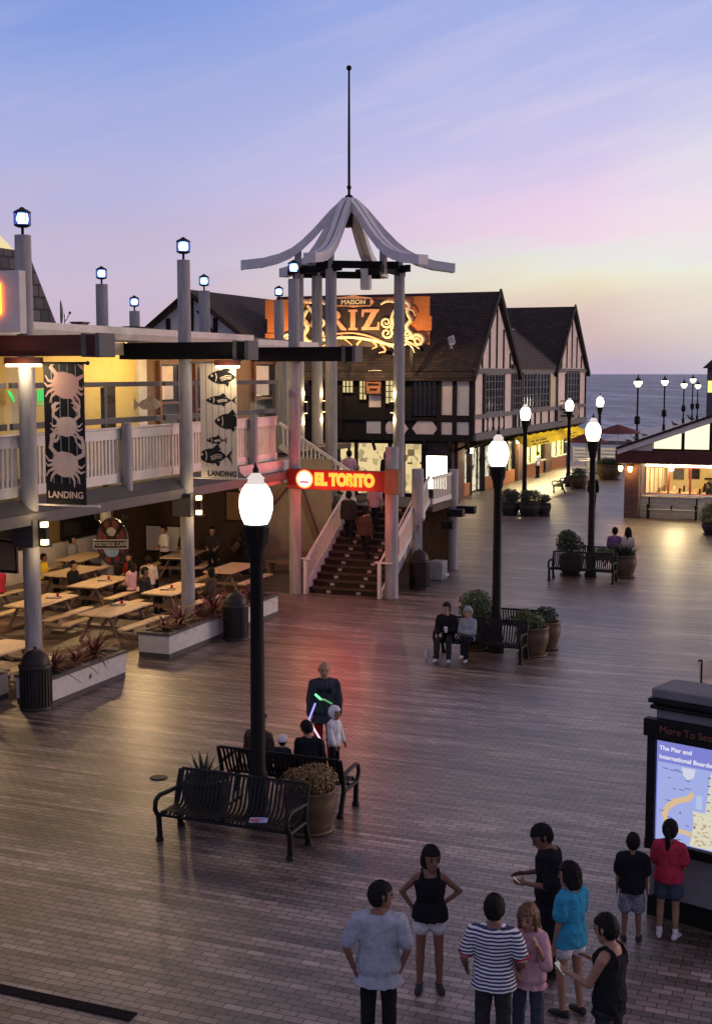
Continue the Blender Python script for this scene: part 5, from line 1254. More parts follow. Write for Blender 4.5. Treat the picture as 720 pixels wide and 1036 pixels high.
# far pier lamps
for i, (px, py, Y, lb_) in enumerate([(645, 388, 134.1, 'nearest lamp of the far pier, left of the row over the sea'), (672, 387, 158.9, 'second lamp of the far pier row'), (691.5, 390, 182.2, 'third lamp of the far pier row'), (700.5, 385, 194.4, 'tallest looking lamp at the end of the far pier row'), (705.5, 391, 196.5, 'lowest looking lamp at the right end of the far pier row')]):
    X, Z = on_y(px, py, Y)
    t = thing('pier_lamp', lb_, 'lamp post', (X, Y, 0), group='acorn lamps along the far pier')
    MB().lathe([(.2, 0), (.18, .6), (.1, .7), (.085, Z - .5), (.16, Z - .42), (.16, Z - .36)], n=12).lathe([(.22, 1.6), (.3, 1.75), (.3, 2.3), (.1, 2.5)], n=10).build('pole', m_blackm, t)
    MB().lathe([(.17, Z - .36), (.44, Z + .05), (.42, Z + .22), (.2, Z + .34)], n=14).build('lamp_glass', EM('acorn_glow', (1, .88, .55), 5), t)
    MB().lathe([(.45, Z + .24), (.3, Z + .4), (.12, Z + .55), (.04, Z + .85), (.01, Z + 1.0)], n=12).build('cap', m_blackm, t)

# ------------------------------------------------------------------ kiosk
kq = math.atan2(-.28, .94)
kz = thing('map_kiosk', 'stucco kiosk with a bright pier map panel, a girl and a boy before it', 'kiosk', (-2.35, 15.89, 0), kq)
MB().box(0, 2.6, .0, .6, .26, 2.46).box(.03, 2.57, .03, .6, 2.461, 2.66).box(-.02, 2.62, -.02, .62, 2.8, 2.92).build('body', m_kiosk, kz, .02)
MB().box(-.03, 2.63, -.03, .63, 2.662, 2.71).box(-.05, 2.65, -.05, .65, 2.74, 2.798).box(0, 2.6, 0, .6, 2.711, 2.739).build('cornice', m_black, kz, .01)
MB().box(-.01, 2.61, -.015, .615, 0, .255).build('plinth', m_black, kz)
MB().box(-.06, 2.66, -.14, -.01, 2.34, 2.56).build('header', m_blackm, kz, .01)
MB().box(-.02, .09, -.1, -.001, 1.02, 2.335).box(2.5, 2.62, -.1, -.001, 1.02, 2.335).box(.09, 2.5, -.1, -.001, 2.3, 2.335).box(-.02, 2.62, -.12, -.001, .9, 1.019).build('screen_frame', m_blackm, kz)
text_obj('More To See', .128, M('copper_script', (.2, .08, .045), .4, .2, 8), kz, (.5, -.148, 2.45), (R(90), 0, 0), .004, bold=.0)
def flat_em(name, c, s=.95): return EM(name, lin(c), s)
Sb = MB().box(.091, 2.499, -.05, -.03, .921, 2.299).build('map_screen', flat_em('screen_blue', (128, 132, 212)), kz); Sb.scale = (1, 1, .928); Sb.location = (0, 0, .1655)
mb = MB().box(.11, 2.48, -.056, -.051, .93, 2.0); mb.build('map_sea', flat_em('map_sea', (165, 176, 232)), Sb)
def mp(name, poly, c, d):
    MB().prism(poly, lambda x, z: (x, -.056 - d, z), lambda x, z: (x, -.0555 - d + .0008, z)).build(name, flat_em(name, c), Sb)
mp('map_harbour', [(.42, 1.98), (.6, 1.98), (.58, 1.86), (.5, 1.82), (.44, 1.88)], (215, 215, 235), .001)
mp('map_land', [(.55, .94), (.6, 1.25), (.58, 1.42), (.86, 1.42), (.9, .94)], (225, 218, 190), .001)
mp('map_land', [(.74, 1.42), (.8, 1.98), (.9, 1.98), (.9, 1.42)], (220, 215, 195), .002)
mp('map_pier', [(.18, 1.3), (.22, 1.42), (.32, 1.53), (.5, 1.6), (.56, 1.68), (.6, 1.62), (.54, 1.54), (.38, 1.47), (.27, 1.36), (.25, 1.27), (.3, 1.2), (.42, 1.14), (.56, 1.13), (.6, 1.06), (.38, 1.08), (.22, 1.15)], (222, 190, 150), .003)
mp('map_basin', [(.62, 1.46), (.7, 1.46), (.7, 1.64), (.62, 1.64)], (180, 200, 235), .004)
mp('map_key_panel', [(.94, .95), (2.4, .95), (2.4, 1.98), (.94, 1.98)], (120, 120, 210), .002)
for k, z in enumerate((1.2, 1.45, 1.96)): mp('map_rule', [(.96, z), (2.38, z), (2.38, z + .02), (.96, z + .02)], (220, 220, 240), .004)
mb = MB(); rnd = random.Random(3)
for k in range(22):
    z = 1.9 - k * .042
    if min(abs(z - q) for q in (1.2, 1.45)) > .03: mb.box(.98, .98 + rnd.uniform(.2, .45), -.0612, -.0603, z, z + .014); mb.box(1.6, 1.6 + rnd.uniform(.2, .6), -.0612, -.0603, z, z + .014)
mb.build('map_key_lines', flat_em('map_key_lines', (190, 190, 235)), Sb)
mb = MB(); rnd = random.Random(8)
for k in range(46):
    x, z = rnd.uniform(.6, .88), rnd.uniform(.97, 1.38); q = rnd.uniform(.008, .022); mb.box(x - q, x + q, -.0612, -.0603, z - q * .6, z + q * .6)
mb.build('map_blocks', flat_em('map_blocks', (190, 170, 140)), Sb)
mb = MB()
for k in range(14):
    x, z = rnd.uniform(.14, .5), rnd.uniform(.98, 1.95); mb.box(x, x + rnd.uniform(.03, .09), -.0612, -.0603, z, z + .01)
for k in range(9):
    x = .76 + (k % 2) * .06; mb.box(x, x + .04, -.0612, -.0603, 1.46 + k * .055, 1.475 + k * .055)
mb.build('map_captions', flat_em('map_captions', (90, 95, 150)), Sb)
MB().prism(ell(.42, 1.36, .012, .012, 10), lambda x, z: (x, -.0625, z), lambda x, z: (x, -.0605, z)).prism(ell(.61, 1.2, .014, .014, 10), lambda x, z: (x, -.0625, z), lambda x, z: (x, -.0605, z)).build('map_markers', flat_em('map_markers', (120, 60, 60)), Sb)
for k in range(3): MB().box(.11, 2.48, -.0609, -.0603, 1.1 + k * .3, 1.103 + k * .3).build('map_grid_line', flat_em('map_grid', (170, 180, 232)), Sb)
m_wt = flat_em('screen_white', (240, 240, 250), .9)
text_obj('The Pier and', .082, m_wt, Sb, (.125, -.058, 2.19), (R(90), 0, 0), .001, bold=.002, align='LEFT')
text_obj('International Boardwalk', .082, m_wt, Sb, (.125, -.058, 2.07), (R(90), 0, 0), .001, bold=.002, align='LEFT')
lamp_light(kz, (.6, -.5, 1.6), .6, (.75, .75, 1), .3)
# wicker chair behind the kiosk
wc = thing('cafe_chair', 'wicker cafe chair with a black curved back behind the kiosk', 'chair', (-2.72, 27.0, 0), R(20))
mb = MB().lathe([(.3, .43), (.32, .46), (.3, .48)], n=20); mb.build('seat', m_bcream, wc)
P = [(.36 * math.cos(R(a)), .36 * math.sin(R(a)), .9 - .12 * math.sin(R(a))) for a in range(-20, 201, 10)]
MB().tube([(.34, -.12, 0)] + P + [(-.34, -.12, 0)], .02, 8).build('back_rim', m_black, wc)
MB().loft([[(.35 * math.cos(R(a)), .35 * math.sin(R(a)), z) for a in range(0, 181, 12)] + [(.33 * math.cos(R(a)), .33 * math.sin(R(a)), z) for a in range(180, -1, -12)] for z in (.46, .84)]).build('woven_back', m_bcream, wc)
for a in (45, 135): MB().tube([(.24 * math.cos(R(a)), .24 * math.sin(R(a)), .43), (.3 * math.cos(R(a)), .3 * math.sin(R(a)), 0)], .018).build('leg', m_black, wc)
# ground fittings
t = MB().lathe([(.15, 0), (.15, .012), (.13, .016)], n=28).build('drain_cover', m_black, None, 0, (-10.9, 18.4, .002)); tag(t, 'round dark drain cover in the boards left of the front benches', 'drain cover')
m_grate = M('grate_iron', (.018, .015, .014), .9, .4, 8, spec=.05)
t = MB().box(-2.2, 1.7, -.085, .085, 0, .012).build('trench_grate', m_grate, None, 0, (-8.7, 11.2, .003)); tag(t, 'dark trench grate strip across the lower left corner', 'grate')
t = MB().box(-.06, .06, -.02, .02, 0, .006).build('paper_scrap', m_rock, None, 0, (-1.75, 12.4, .004), .4); tag(t, 'tiny white paper scrap on the boards at the lower right', 'litter')
# ------------------------------------------------------------------ street lamps
def street_lamp():
    t = thing('street_lamp', 'x', 'street lamp', (0, 0, 0), 0, 'black globe street lamps')
    MB().lathe([(.2, 0), (.2, .12), (.165, .16), (.15, .75), (.125, .82), (.115, .9), (.107, 2.2), (.096, 4.02), (.115, 4.06)], n=20).build('pole', m_blackm, t)
    mb = MB().lathe([(.115, 4.06), (.13, 4.12), (.13, 4.2), (.17, 4.3), (.185, 4.52), (.2, 4.56), (.18, 4.58)], n=20)
    for k in range(12):
        a = 2 * math.pi * k / 12; mb.tube([(.16 * math.cos(a), .16 * math.sin(a), 4.28), (.185 * math.cos(a), .185 * math.sin(a), 4.52)], .012, 5)
    mb.build('collar', m_blackm, t)
    prof = [(.17, 4.58), (.21, 4.66), (.24, 4.77), (.25, 4.88), (.24, 5.0), (.2, 5.1), (.15, 5.17)]
    MB().lathe(prof, n=24).build('globe', m_globe, t)
    MB().lathe([(.155, 5.171), (.125, 5.2), (.115, 5.24), (.135, 5.26), (.1, 5.29), (.06, 5.34)], n=16).build('globe_neck', EM('globe_neck_glow', (1, .85, .8), .8), t)
    MB().lathe([(.06, 5.341), (.04, 5.37), (.05, 5.39), (.02, 5.43), (.005, 5.5)], n=12).build('finial', m_blackm, t)
    return t
lp0 = street_lamp(); lp0.location = (-8.4, 17.1, 0); lp0['label'] = 'nearest street lamp, rising from the front benches'
for x, y, lb in [(-8.28, 30.1, 'street lamp rising beside the hooded couple on the bench'), (-8.5, 42.7, 'street lamp at the third pair of benches with the dark backs'), (-15.35, 60.6, 'street lamp rising from the dark round pots before the shops'),
                 (-16.75, 76.8, 'street lamp with reddish pole by the side facing bench and yellow awning'), (-16.9, 87, 'farthest street lamp, standing against the sea by the umbrellas')]:
    dup(lp0, (x, y, 0), .1, lb)

# ------------------------------------------------------------------ strap benches
def strap_bench():
    t = thing('strap_bench', 'x', 'bench', (0, 0, 0), 0, 'black strap benches on the promenade')
    prof_seat = [(-.28, .4), (-.3, .43), (-.26, .455), (-.1, .44), (.08, .425), (.16, .44)]
    prof_back = [(.16, .44), (.22, .5), (.27, .62), (.32, .78), (.36, .88), (.39, .91), (.42, .9)]
    W = 1.02
    n = 30
    def straps(prof):
        mb = MB()
        for k in range(n):
            x = -W + .04 + (2 * W - .08) * k / (n - 1)
            if abs(x) < .03: continue
            rings = [[(x - .02, y, z + .008), (x + .02, y, z + .008), (x + .02, y, z - .008), (x - .02, y, z - .008)] for y, z in prof]
            mb.loft(rings, True, False)
        return mb
    straps(prof_seat).tube([(-W, -.28, .4), (W, -.28, .4)], .022).build('seat', m_black, t)
    straps(prof_back).tube([(-W, .4, .905), (W, .4, .905)], .024).build('backrest', m_black, t)
    for s in (-1, 1):
        x = s * (W + .03)
        MB().tube([(x, -.24, 0), (x, -.24, .1), (x, -.26, .38)], [.05, .042, .04], 10).lathe([(.06, 0), (.06, .04), (.045, .06)], (x, -.24, 0), 10).build('leg', m_black, t)
        MB().tube([(x, .4, 0), (x, .36, .12), (x, .26, .38), (x, .3, .6), (x, .4, .9)], [.05, .042, .04, .035, .03], 10).lathe([(.06, 0), (.06, .04), (.045, .06)], (x, .4, 0), 10).tube([(x, -.26, .38), (x, .26, .38)], .035).build('leg', m_black, t)
        MB().tube([(x, -.27, .38), (x, -.36, .5), (x, -.34, .63), (x, -.22, .68), (x, .02, .66), (x, .3, .64)], .034, 10).build('armrest', m_black, t)
    MB().tube([(0, -.26, .42), (0, -.3, .55), (0, -.2, .62), (0, .05, .62), (0, .28, .62)], .022, 8).build('armrest', m_black, t)
    MB().tube([(-W, -.05, .4), (W, -.05, .4)], .022).build('stretcher', m_black, t)
    return t
b0 = strap_bench(); b0.location = (-8.35, 16.1, 0); b0['label'] = 'front black strap bench with a magazine on its seat'
for x, y, rz, lb in [(-8.35, 18.1, R(180), 'black strap bench behind the nearest lamp, people seated with their backs to us'), (-8.42, 29.2, 0, 'black strap bench with the hooded couple, facing us'), (-8.3, 31.5, R(180), 'black strap bench behind the second lamp, turned away beside the round bush'),
                     (-8.55, 41.6, 0, 'empty black strap bench facing us at the third lamp'), (-8.45, 44.0, R(180), 'black strap bench at the third lamp where two people sit turned away'), (-16.4, 73.6, R(-90), 'black bench seen from the side near the yellow awning')]:
    dup(b0, (x, y, 0), rz, lb)
m_bgrey = M('bench_grey', (.3, .3, .29), .5, .2, 6)
cb = thing('slat_bench', 'grey slatted park bench standing under the cafe windows', 'bench', (-8.4, 61.15, 0))
mb = MB()
for k in range(26): x = -1.08 + 2.16 * k / 25; mb.box(x - .025, x + .028, .2, .235, .5, .98)
mb.box(-1.12, 1.12, .19, .245, .98, 1.03); mb.build('backrest', m_bgrey, cb)
mb = MB()
for k in range(6): mb.box(-1.12, 1.12, -.3 + k * .085, -.3 + k * .085 + .07, .43, .46)
mb.build('seat', m_bgrey, cb)
for x in (-1.1, 1.1):
    MB().box(x - .035, x + .035, -.29, -.22, 0, .66).box(x - .035, x + .035, .16, .24, 0, 1.0).box(x - .04, x + .04, -.32, .2, .66, .7).build('leg', m_black, cb)
MB().box(-.03, .03, -.29, .2, .62, .66).box(-.03, .03, -.29, -.24, .46, .62).build('armrest', m_black, cb)
t = MB().box(-.13, .13, -.1, .1, 0, .012).build('magazine', [M('magazine_cover', (.3, .32, .5), .35, .8, 14)], None, 0, (-7.85, 15.98, .462), R(20)); tag(t, 'folded colourful magazine left on the front bench seat', 'magazine')
o = MB().box(-.1, .02, -.07, .02, .0121, .0135).build('printed_photo', M('magazine_red', (.55, .08, .06), .35, .4, 12), t)

# ------------------------------------------------------------------ pots and plants
def pot(x, y, r, h, mat, label, saucer=True):
    t = thing('planter_pot', label, 'pot', (x, y, 0), group='round planter pots along the promenade')
    MB().lathe([(r * .62, .03), (r * .8, h * .2), (r * .97, h * .55), (r * 1.0, h * .75), (r * .93, h * .92), (r * .98, h * .95), (r * .99, h), (r * .88, h), (r * .85, h * .9)], n=32).build('bowl', mat, t)
    MB().lathe([(r * .87, h * .9), (r * .4, h * .93), (.01, h * .94)], n=24).build('soil', m_soil, t)
    if saucer: MB().lathe([(r * .75, 0), (r * .9, .03), (r * .92, .06), (r * .7, .05)], n=28).build('saucer', mat, t)
    return t
def leaf_mat(name, c, var=.55):
    m, t, o = new_mat(name)
    b = t.nodes.new('ShaderNodeBsdfPrincipled'); t.links.new(b.outputs[0], o.inputs[0]); b.inputs['Roughness'].default_value = .55
    tcn = t.nodes.new('ShaderNodeTexCoord'); n = t.nodes.new('ShaderNodeTexNoise'); n.inputs['Scale'].default_value = 9; n.inputs['Detail'].default_value = 3
    t.links.new(tcn.outputs['Object'], n.inputs['Vector'])
    t.links.new(ramp(n.outputs['Fac'], [(.3, tuple(x * (1 - var) for x in c)), (.7, tuple(x * (1 + var) for x in c))], t), b.inputs['Base Color'])
    return m
m_leaf = leaf_mat('bush_leaf', (.055, .085, .02)); m_leafd = leaf_mat('dark_leaf', (.022, .035, .014)); m_leafg = leaf_mat('golden_leaf', (.17, .1, .025), .8); m_leafs = leaf_mat('succulent_leaf', (.05, .08, .045)); m_leafy = leaf_mat('yellow_green_leaf', (.14, .13, .03))
def bush(x, y, z, r, n, ls, mat, label, lump=.25, name='leafy_bush', group='bushes in the promenade pots'):
    rnd = random.Random(int(x * 91 + y * 17)); mb = MB()
    rx, ry, rz_ = r
    lob = [(rnd.uniform(-1, 1), rnd.uniform(-1, 1), rnd.uniform(-.6, 1)) for _ in range(9)]
    for k in range(n):
        v = Vector((rnd.gauss(0, 1), rnd.gauss(0, 1), rnd.gauss(0, 1))).normalized()
        if v.z < -.55: v.z = -v.z
        s = max(v.dot(Vector(l).normalized()) for l in lob)
        q = (1 - lump) + lump * max(0, (s - .55) / .45)
        rad = q * rnd.uniform(.72, 1.04) if k % 3 else q * rnd.uniform(.3, .8)
        c = Vector((v.x * rx * rad, v.y * ry * rad, v.z * rz_ * rad + rz_ * .75))
        nrm = (v + Vector((rnd.uniform(-.8, .8), rnd.uniform(-.8, .8), rnd.uniform(-.4, .9)))).normalized()
        a = nrm.cross(Vector((rnd.uniform(-1, 1), rnd.uniform(-1, 1), rnd.uniform(-1, 1)))).normalized(); b = nrm.cross(a)
        L_ = ls * rnd.uniform(.7, 1.3); w_ = L_ * .42
        mb.add([c - a * L_, c + b * w_ + nrm * L_ * .12, c + a * L_, c - b * w_ + nrm * L_ * .12], [(0, 1, 2, 3)], False)
    t = thing(name, label, 'plant', (x, y, z), group=group)
    mb.build('foliage', mat, t)
    tw_ = MB()
    for k in range(9):
        a = rnd.uniform(0, 6.28); tw_.tube([(0, 0, -.1), (.3 * rx * math.cos(a), .3 * ry * math.sin(a), rz_ * .5), (.75 * rx * math.cos(a), .75 * ry * math.sin(a), rz_ * rnd.uniform(.7, 1.3))], [.02, .012, .005], 5)
    tw_.build('stems', m_tleg, t)
    return t
def grass(x, y, z, r, h, n, mat, label, wd=.012, name='grass_tuft', spread=.6):
    rnd = random.Random(int(x * 51 + y * 13)); mb = MB()
    for k in range(n):
        a = rnd.uniform(0, 6.28); q = r * math.sqrt(rnd.random()); bx_, by_ = q * math.cos(a) * .8, q * math.sin(a) * .8
        L_ = h * rnd.uniform(.5, 1); lean = spread * rnd.uniform(.2, 1) * (q / r); a2 = a + rnd.uniform(-.5, .5)
        pts = [Vector((bx_ + L_ * lean * u * u * math.cos(a2), by_ + L_ * lean * u * u * math.sin(a2), L_ * u * (1 - .25 * lean * u))) for u in (0, .4, .75, 1)]
        sd_ = Vector((-math.sin(a2 + rnd.uniform(-1, 1)), math.cos(a2), 0)).normalized()
        for i in range(3):
            w0 = wd * (1 - .3 * i); w1 = wd * (1 - .3 * (i + 1))
            mb.add([pts[i] - sd_ * w0, pts[i] + sd_ * w0, pts[i + 1] + sd_ * w1, pts[i + 1] - sd_ * w1], [(0, 1, 2, 3)], True)
    o = mb.build(name, mat, None, 0, (x, y, z)); tag(o, label, 'plant'); return o
pot(-7.52, 17.05, .4, .66, m_pot, 'large clay pot with golden grass at the right end of the front benches')
bush(-7.52, 17.05, .56, (.46, .44, .26), 2600, .026, m_leafg, 'golden brown feathery bush spilling from the clay pot at the front benches', .25, group=None)
pot(-9.3, 17.1, .38, .6, m_potd, 'dark pot half hidden behind the front bench, left of the lamp')
def agave(x, y, z, s, label, n=26, mat=None):
    rnd = random.Random(4); mb = MB()
    for k in range(n):
        a = 2.4 * k; el = .3 + 1.1 * k / n; L_ = s * rnd.uniform(.75, 1)
        d = Vector((math.cos(a) * math.cos(el), math.sin(a) * math.cos(el), math.sin(el))); sd_ = Vector((-math.sin(a), math.cos(a), 0)); up = sd_.cross(d) * -1
        P = [d * L_ * u + Vector((0, 0, .12 * L_ * u * u)) for u in (0, .35, .7, 1)]; W_ = [.03 * s, .075 * s, .05 * s, .004]
        for i in range(3):
            mb.add([P[i] - sd_ * W_[i], P[i] - up * W_[i] * .4, P[i] + sd_ * W_[i], P[i + 1] + sd_ * W_[i + 1], P[i + 1] - up * W_[i + 1] * .4, P[i + 1] - sd_ * W_[i + 1]], [(0, 1, 4, 5), (1, 2, 3, 4)], True)
    o = mb.build('succulent_plant', mat or m_leafs, None, 0, (x, y, z)); tag(o, label, 'plant'); return o
agave(-9.35, 17.1, .56, .42, 'green succulent rosette peeking over the left end of the front bench')
pot(-8.85, 30.25, .42, .7, m_pot, 'clay pot behind the couple, holding the round bush')
bush(-8.85, 30.25, .62, (.46, .46, .5), 1500, .05, m_leaf, 'round clipped bush behind the seated couple', .12)
pot(-7.36, 30.05, .4, .72, m_pot, 'clay pot at the right end of the couple bench, nearer of two'); pot(-7.25, 30.95, .38, .7, m_pot, 'clay pot right of the second lamp, farther of two')
bush(-7.5, 30.1, .66, (.42, .4, .26), 800, .05, m_leaf, 'low spreading bush in the nearer pot right of the couple', .3)
bush(-7.25, 30.95, .64, (.34, .34, .24), 500, .05, m_leafd, 'small dark bush in the farther pot beside the turned away bench', .3)
pot(-9.2, 42.85, .42, .7, m_potd, 'dark pot left of the third lamp under the tall bush'); pot(-7.45, 43.1, .42, .75, m_pot, 'clay pot right of the third lamp beside the seated pair')
bush(-9.25, 42.8, .62, (.52, .5, .56), 1300, .06, m_leafd, 'tall lumpy dark bush left of the third lamp', .3)
bush(-8.0, 42.6, .5, (.42, .4, .3), 700, .055, m_leaf, 'low green bush just right of the third lamp', .25)
grass(-7.45, 43.1, .7, .4, .55, 160, m_leafd, 'straggly dark plant reaching right from the pot near the seated pair', .02, spread=1.6)
for i, (x, y, r, h, n, lb, lb2) in enumerate([(-15.95, 60.2, .5, .62, 900, 'dark round pot left of the fourth lamp', 'dark shrub in the pot left of the fourth lamp'), (-14.95, 60.1, .56, .68, 900, 'dark round pot just right of the fourth lamp', 'dark shrub in the pot just right of the fourth lamp'), (-14.4, 60.6, .38, .6, 300, 'narrow dark pot at the right of the fourth lamp group', 'wispy dark plant in the narrow pot of the fourth lamp group')]):
    pot(x, y, r, h, m_potd, lb)
    bush(x, y, h - .08, (r * 1.05, r, .42 if i < 2 else .3), n, .07, m_leafd, lb2, .4)
pot(-15.9, 75.9, .55, .75, m_pot, 'clay pot beside the side facing bench at the fifth lamp'); bush(-15.9, 75.9, .65, (.6, .55, .35), 500, .08, m_leaf, 'loose green plant in the pot at the side facing bench', .4)
pot(-15.5, 83.2, .85, .95, m_pot, 'biggest clay pot, in front of the white outdoor tables'); bush(-15.5, 83.2, .85, (.8, .75, .3), 600, .09, m_leafd, 'dark plants filling the biggest clay pot', .4)
pot(-5.95, 56.0, .5, .55, m_potd, 'pot at the right edge under the yellow green shrub'); bush(-5.95, 56.0, .35, (.68, .6, .62), 900, .08, m_leafy, 'yellow green shrub cut by the right edge near the cafe bench', .35)
# barrel planter under the terrace
bp_ = thing('barrel_planter', 'dark wooden barrel planter in the shade behind the long planter', 'planter', (-19.3, 38.9, 0))
MB().lathe([(.34, 0), (.42, .45), (.4, .95), (.36, .95)], n=20).build('barrel', m_darkwood, bp_)
mb = MB().lathe([(.4, .2), (.415, .26)], n=20).lathe([(.42, .7), (.415, .76)], n=20); mb.build('hoops', m_black, bp_)
bush(-19.3, 38.9, .95, (.5, .5, .35), 400, .1, m_leafd, 'leafy plant growing in the dark barrel', .4, group=None)
# bottle near the couple
bt_ = thing('water_bottle', 'clear plastic bottle standing on the boards left of the couple', 'bottle', (-9.62, 28.75, 0))
MB().lathe([(.04, 0), (.042, .16), (.03, .21), (.018, .24)], n=12).build('body', M('clear_plastic', (.5, .52, .55), .15, .1, 5), bt_)
MB().lathe([(.02, .24), (.02, .265), (.005, .267)], n=10).build('cap', m_rock, bt_)
# ------------------------------------------------------------------ people
def unit(v): return Vector(v).normalized()
def rings_tube(mb, stations, n=14):
    # stations: (centre, u, v) with u, v already scaled
    mb.loft([[c + u * math.cos(2 * math.pi * k / n) + v * math.sin(2 * math.pi * k / n) for k in range(n)] for c, u, v in stations], True, True)
def capsule(mb, p0, p1, r0, r1, n=12):
    p0, p1 = Vector(p0), Vector(p1); d = (p1 - p0).normalized()
    a = d.cross(Vector((0, 0, 1)) if abs(d.z) < .9 else Vector((1, 0, 0))).normalized(); b = d.cross(a)
    st = []
    for t in (-.98, -.8, -.5): st.append((p0 + d * r0 * t, a * r0 * math.sqrt(1 - t * t), b * r0 * math.sqrt(1 - t * t)))
    for q in (0, .5, 1): rr_ = r0 + (r1 - r0) * q; st.append((p0 + (p1 - p0) * q, a * rr_, b * rr_))
    for t in (.5, .8, .98): st.append((p1 + d * r1 * t, a * r1 * math.sqrt(1 - t * t), b * r1 * math.sqrt(1 - t * t)))
    rings_tube(mb, st, n)
from mathutils import noise as mnoise
def remeshed(mb, name, mat, parent, vox, smooth=2, fold=0.0):
    me = bpy.data.meshes.new(name); me.from_pydata(mb.v, [], mb.f)
    tmp = bpy.data.objects.new('tmp', me); COL.objects.link(tmp)
    r = tmp.modifiers.new('r', 'REMESH'); r.mode = 'VOXEL'; r.voxel_size = vox; r.use_smooth_shade = True
    s = tmp.modifiers.new('s', 'SMOOTH'); s.factor = .5; s.iterations = smooth
    dg = bpy.context.evaluated_depsgraph_get()
    out = bpy.data.meshes.new_from_object(tmp.evaluated_get(dg)); out.name = name
    bpy.data.objects.remove(tmp); bpy.data.meshes.remove(me)
    if fold:
        sd_ = mnoise.random() * 50 if False else len(out.vertices) % 97
        for v in out.vertices:
            p = v.co
            a = mnoise.noise(Vector((p.x * 11 + sd_, p.y * 11, p.z * 5 + p.x * 6))); b = mnoise.noise(Vector((p.x * 26, p.y * 26 + sd_, p.z * 14 - p.x * 9)))
            v.co = p + v.normal * fold * (1.0 * (1 - 2 * abs(a)) - .35 + .45 * b)
    out.materials.clear(); out.materials.append(mat)
    for p in out.polygons: p.use_smooth = True
    o = bpy.data.objects.new(name, out); COL.objects.link(o); o.parent = parent
    return o
def skin_mat(name, c):
    m = M(name, c, .5, .12, 9, .08, 60); return m
SK = {'tan': skin_mat('skin_tan', (.3, .165, .105)), 'brown': skin_mat('skin_brown', (.19, .095, .06)), 'light': skin_mat('skin_light', (.42, .26, .18))}
def cloth(name, c, var=.25): return M(name, c, .92, var, 4, 1.0, 8, bdist=.045, spec=.12)
K = {'grey': cloth('grey_shirt', (.3, .33, .38)), 'black': cloth('black_cloth', (.012, .012, .015), .4), 'white': cloth('white_cloth', (.6, .6, .62)), 'teal': cloth('turquoise_cloth', (.035, .27, .42)), 'red': cloth('crimson_cloth', (.4, .03, .06)),
     'navy': cloth('navy_jacket', (.035, .038, .05)), 'denim': cloth('denim', (.05, .06, .085)), 'pink': cloth('pink_cloth', (.5, .3, .34)), 'hood': cloth('grey_hoodie', (.28, .29, .31)), 'yellow': cloth('yellow_shirt', (.72, .5, .03)), 'brown': cloth('brown_jacket', (.07, .045, .035)),
     'purple': cloth('purple_cloth', (.16, .09, .2)), 'dkred': cloth('dark_red_cloth', (.22, .02, .02)), 'dark': cloth('dark_cloth', (.03, .028, .03)),
     'stripe': stripe_mat('navy_white_stripes', (.65, .65, .68), (.02, .025, .08), .037, .52), 'plaid': M('plaid_cloth', (.16, .17, .2), .85, .8, 22), 'skincloth': cloth('cream_cloth', (.5, .42, .36))}
m_hair = M('black_hair', (.008, .007, .007), .6, .5, 30, .8, 60, spec=.15, bdist=.02); m_hairb = M('brown_hair', (.13, .065, .03), .5, .4, 30, .5, 90); m_eye = M('eye_dark', (.01, .008, .007), .2, .1, 5); m_lip = M('lip', (.22, .07, .06), .5, .1, 5); m_sole = M('shoe_dark', (.015, .015, .016), .6, .3, 8); m_shoew = M('shoe_white', (.5, .5, .5), .6, .2, 8)
DN = (0, 0, -1)
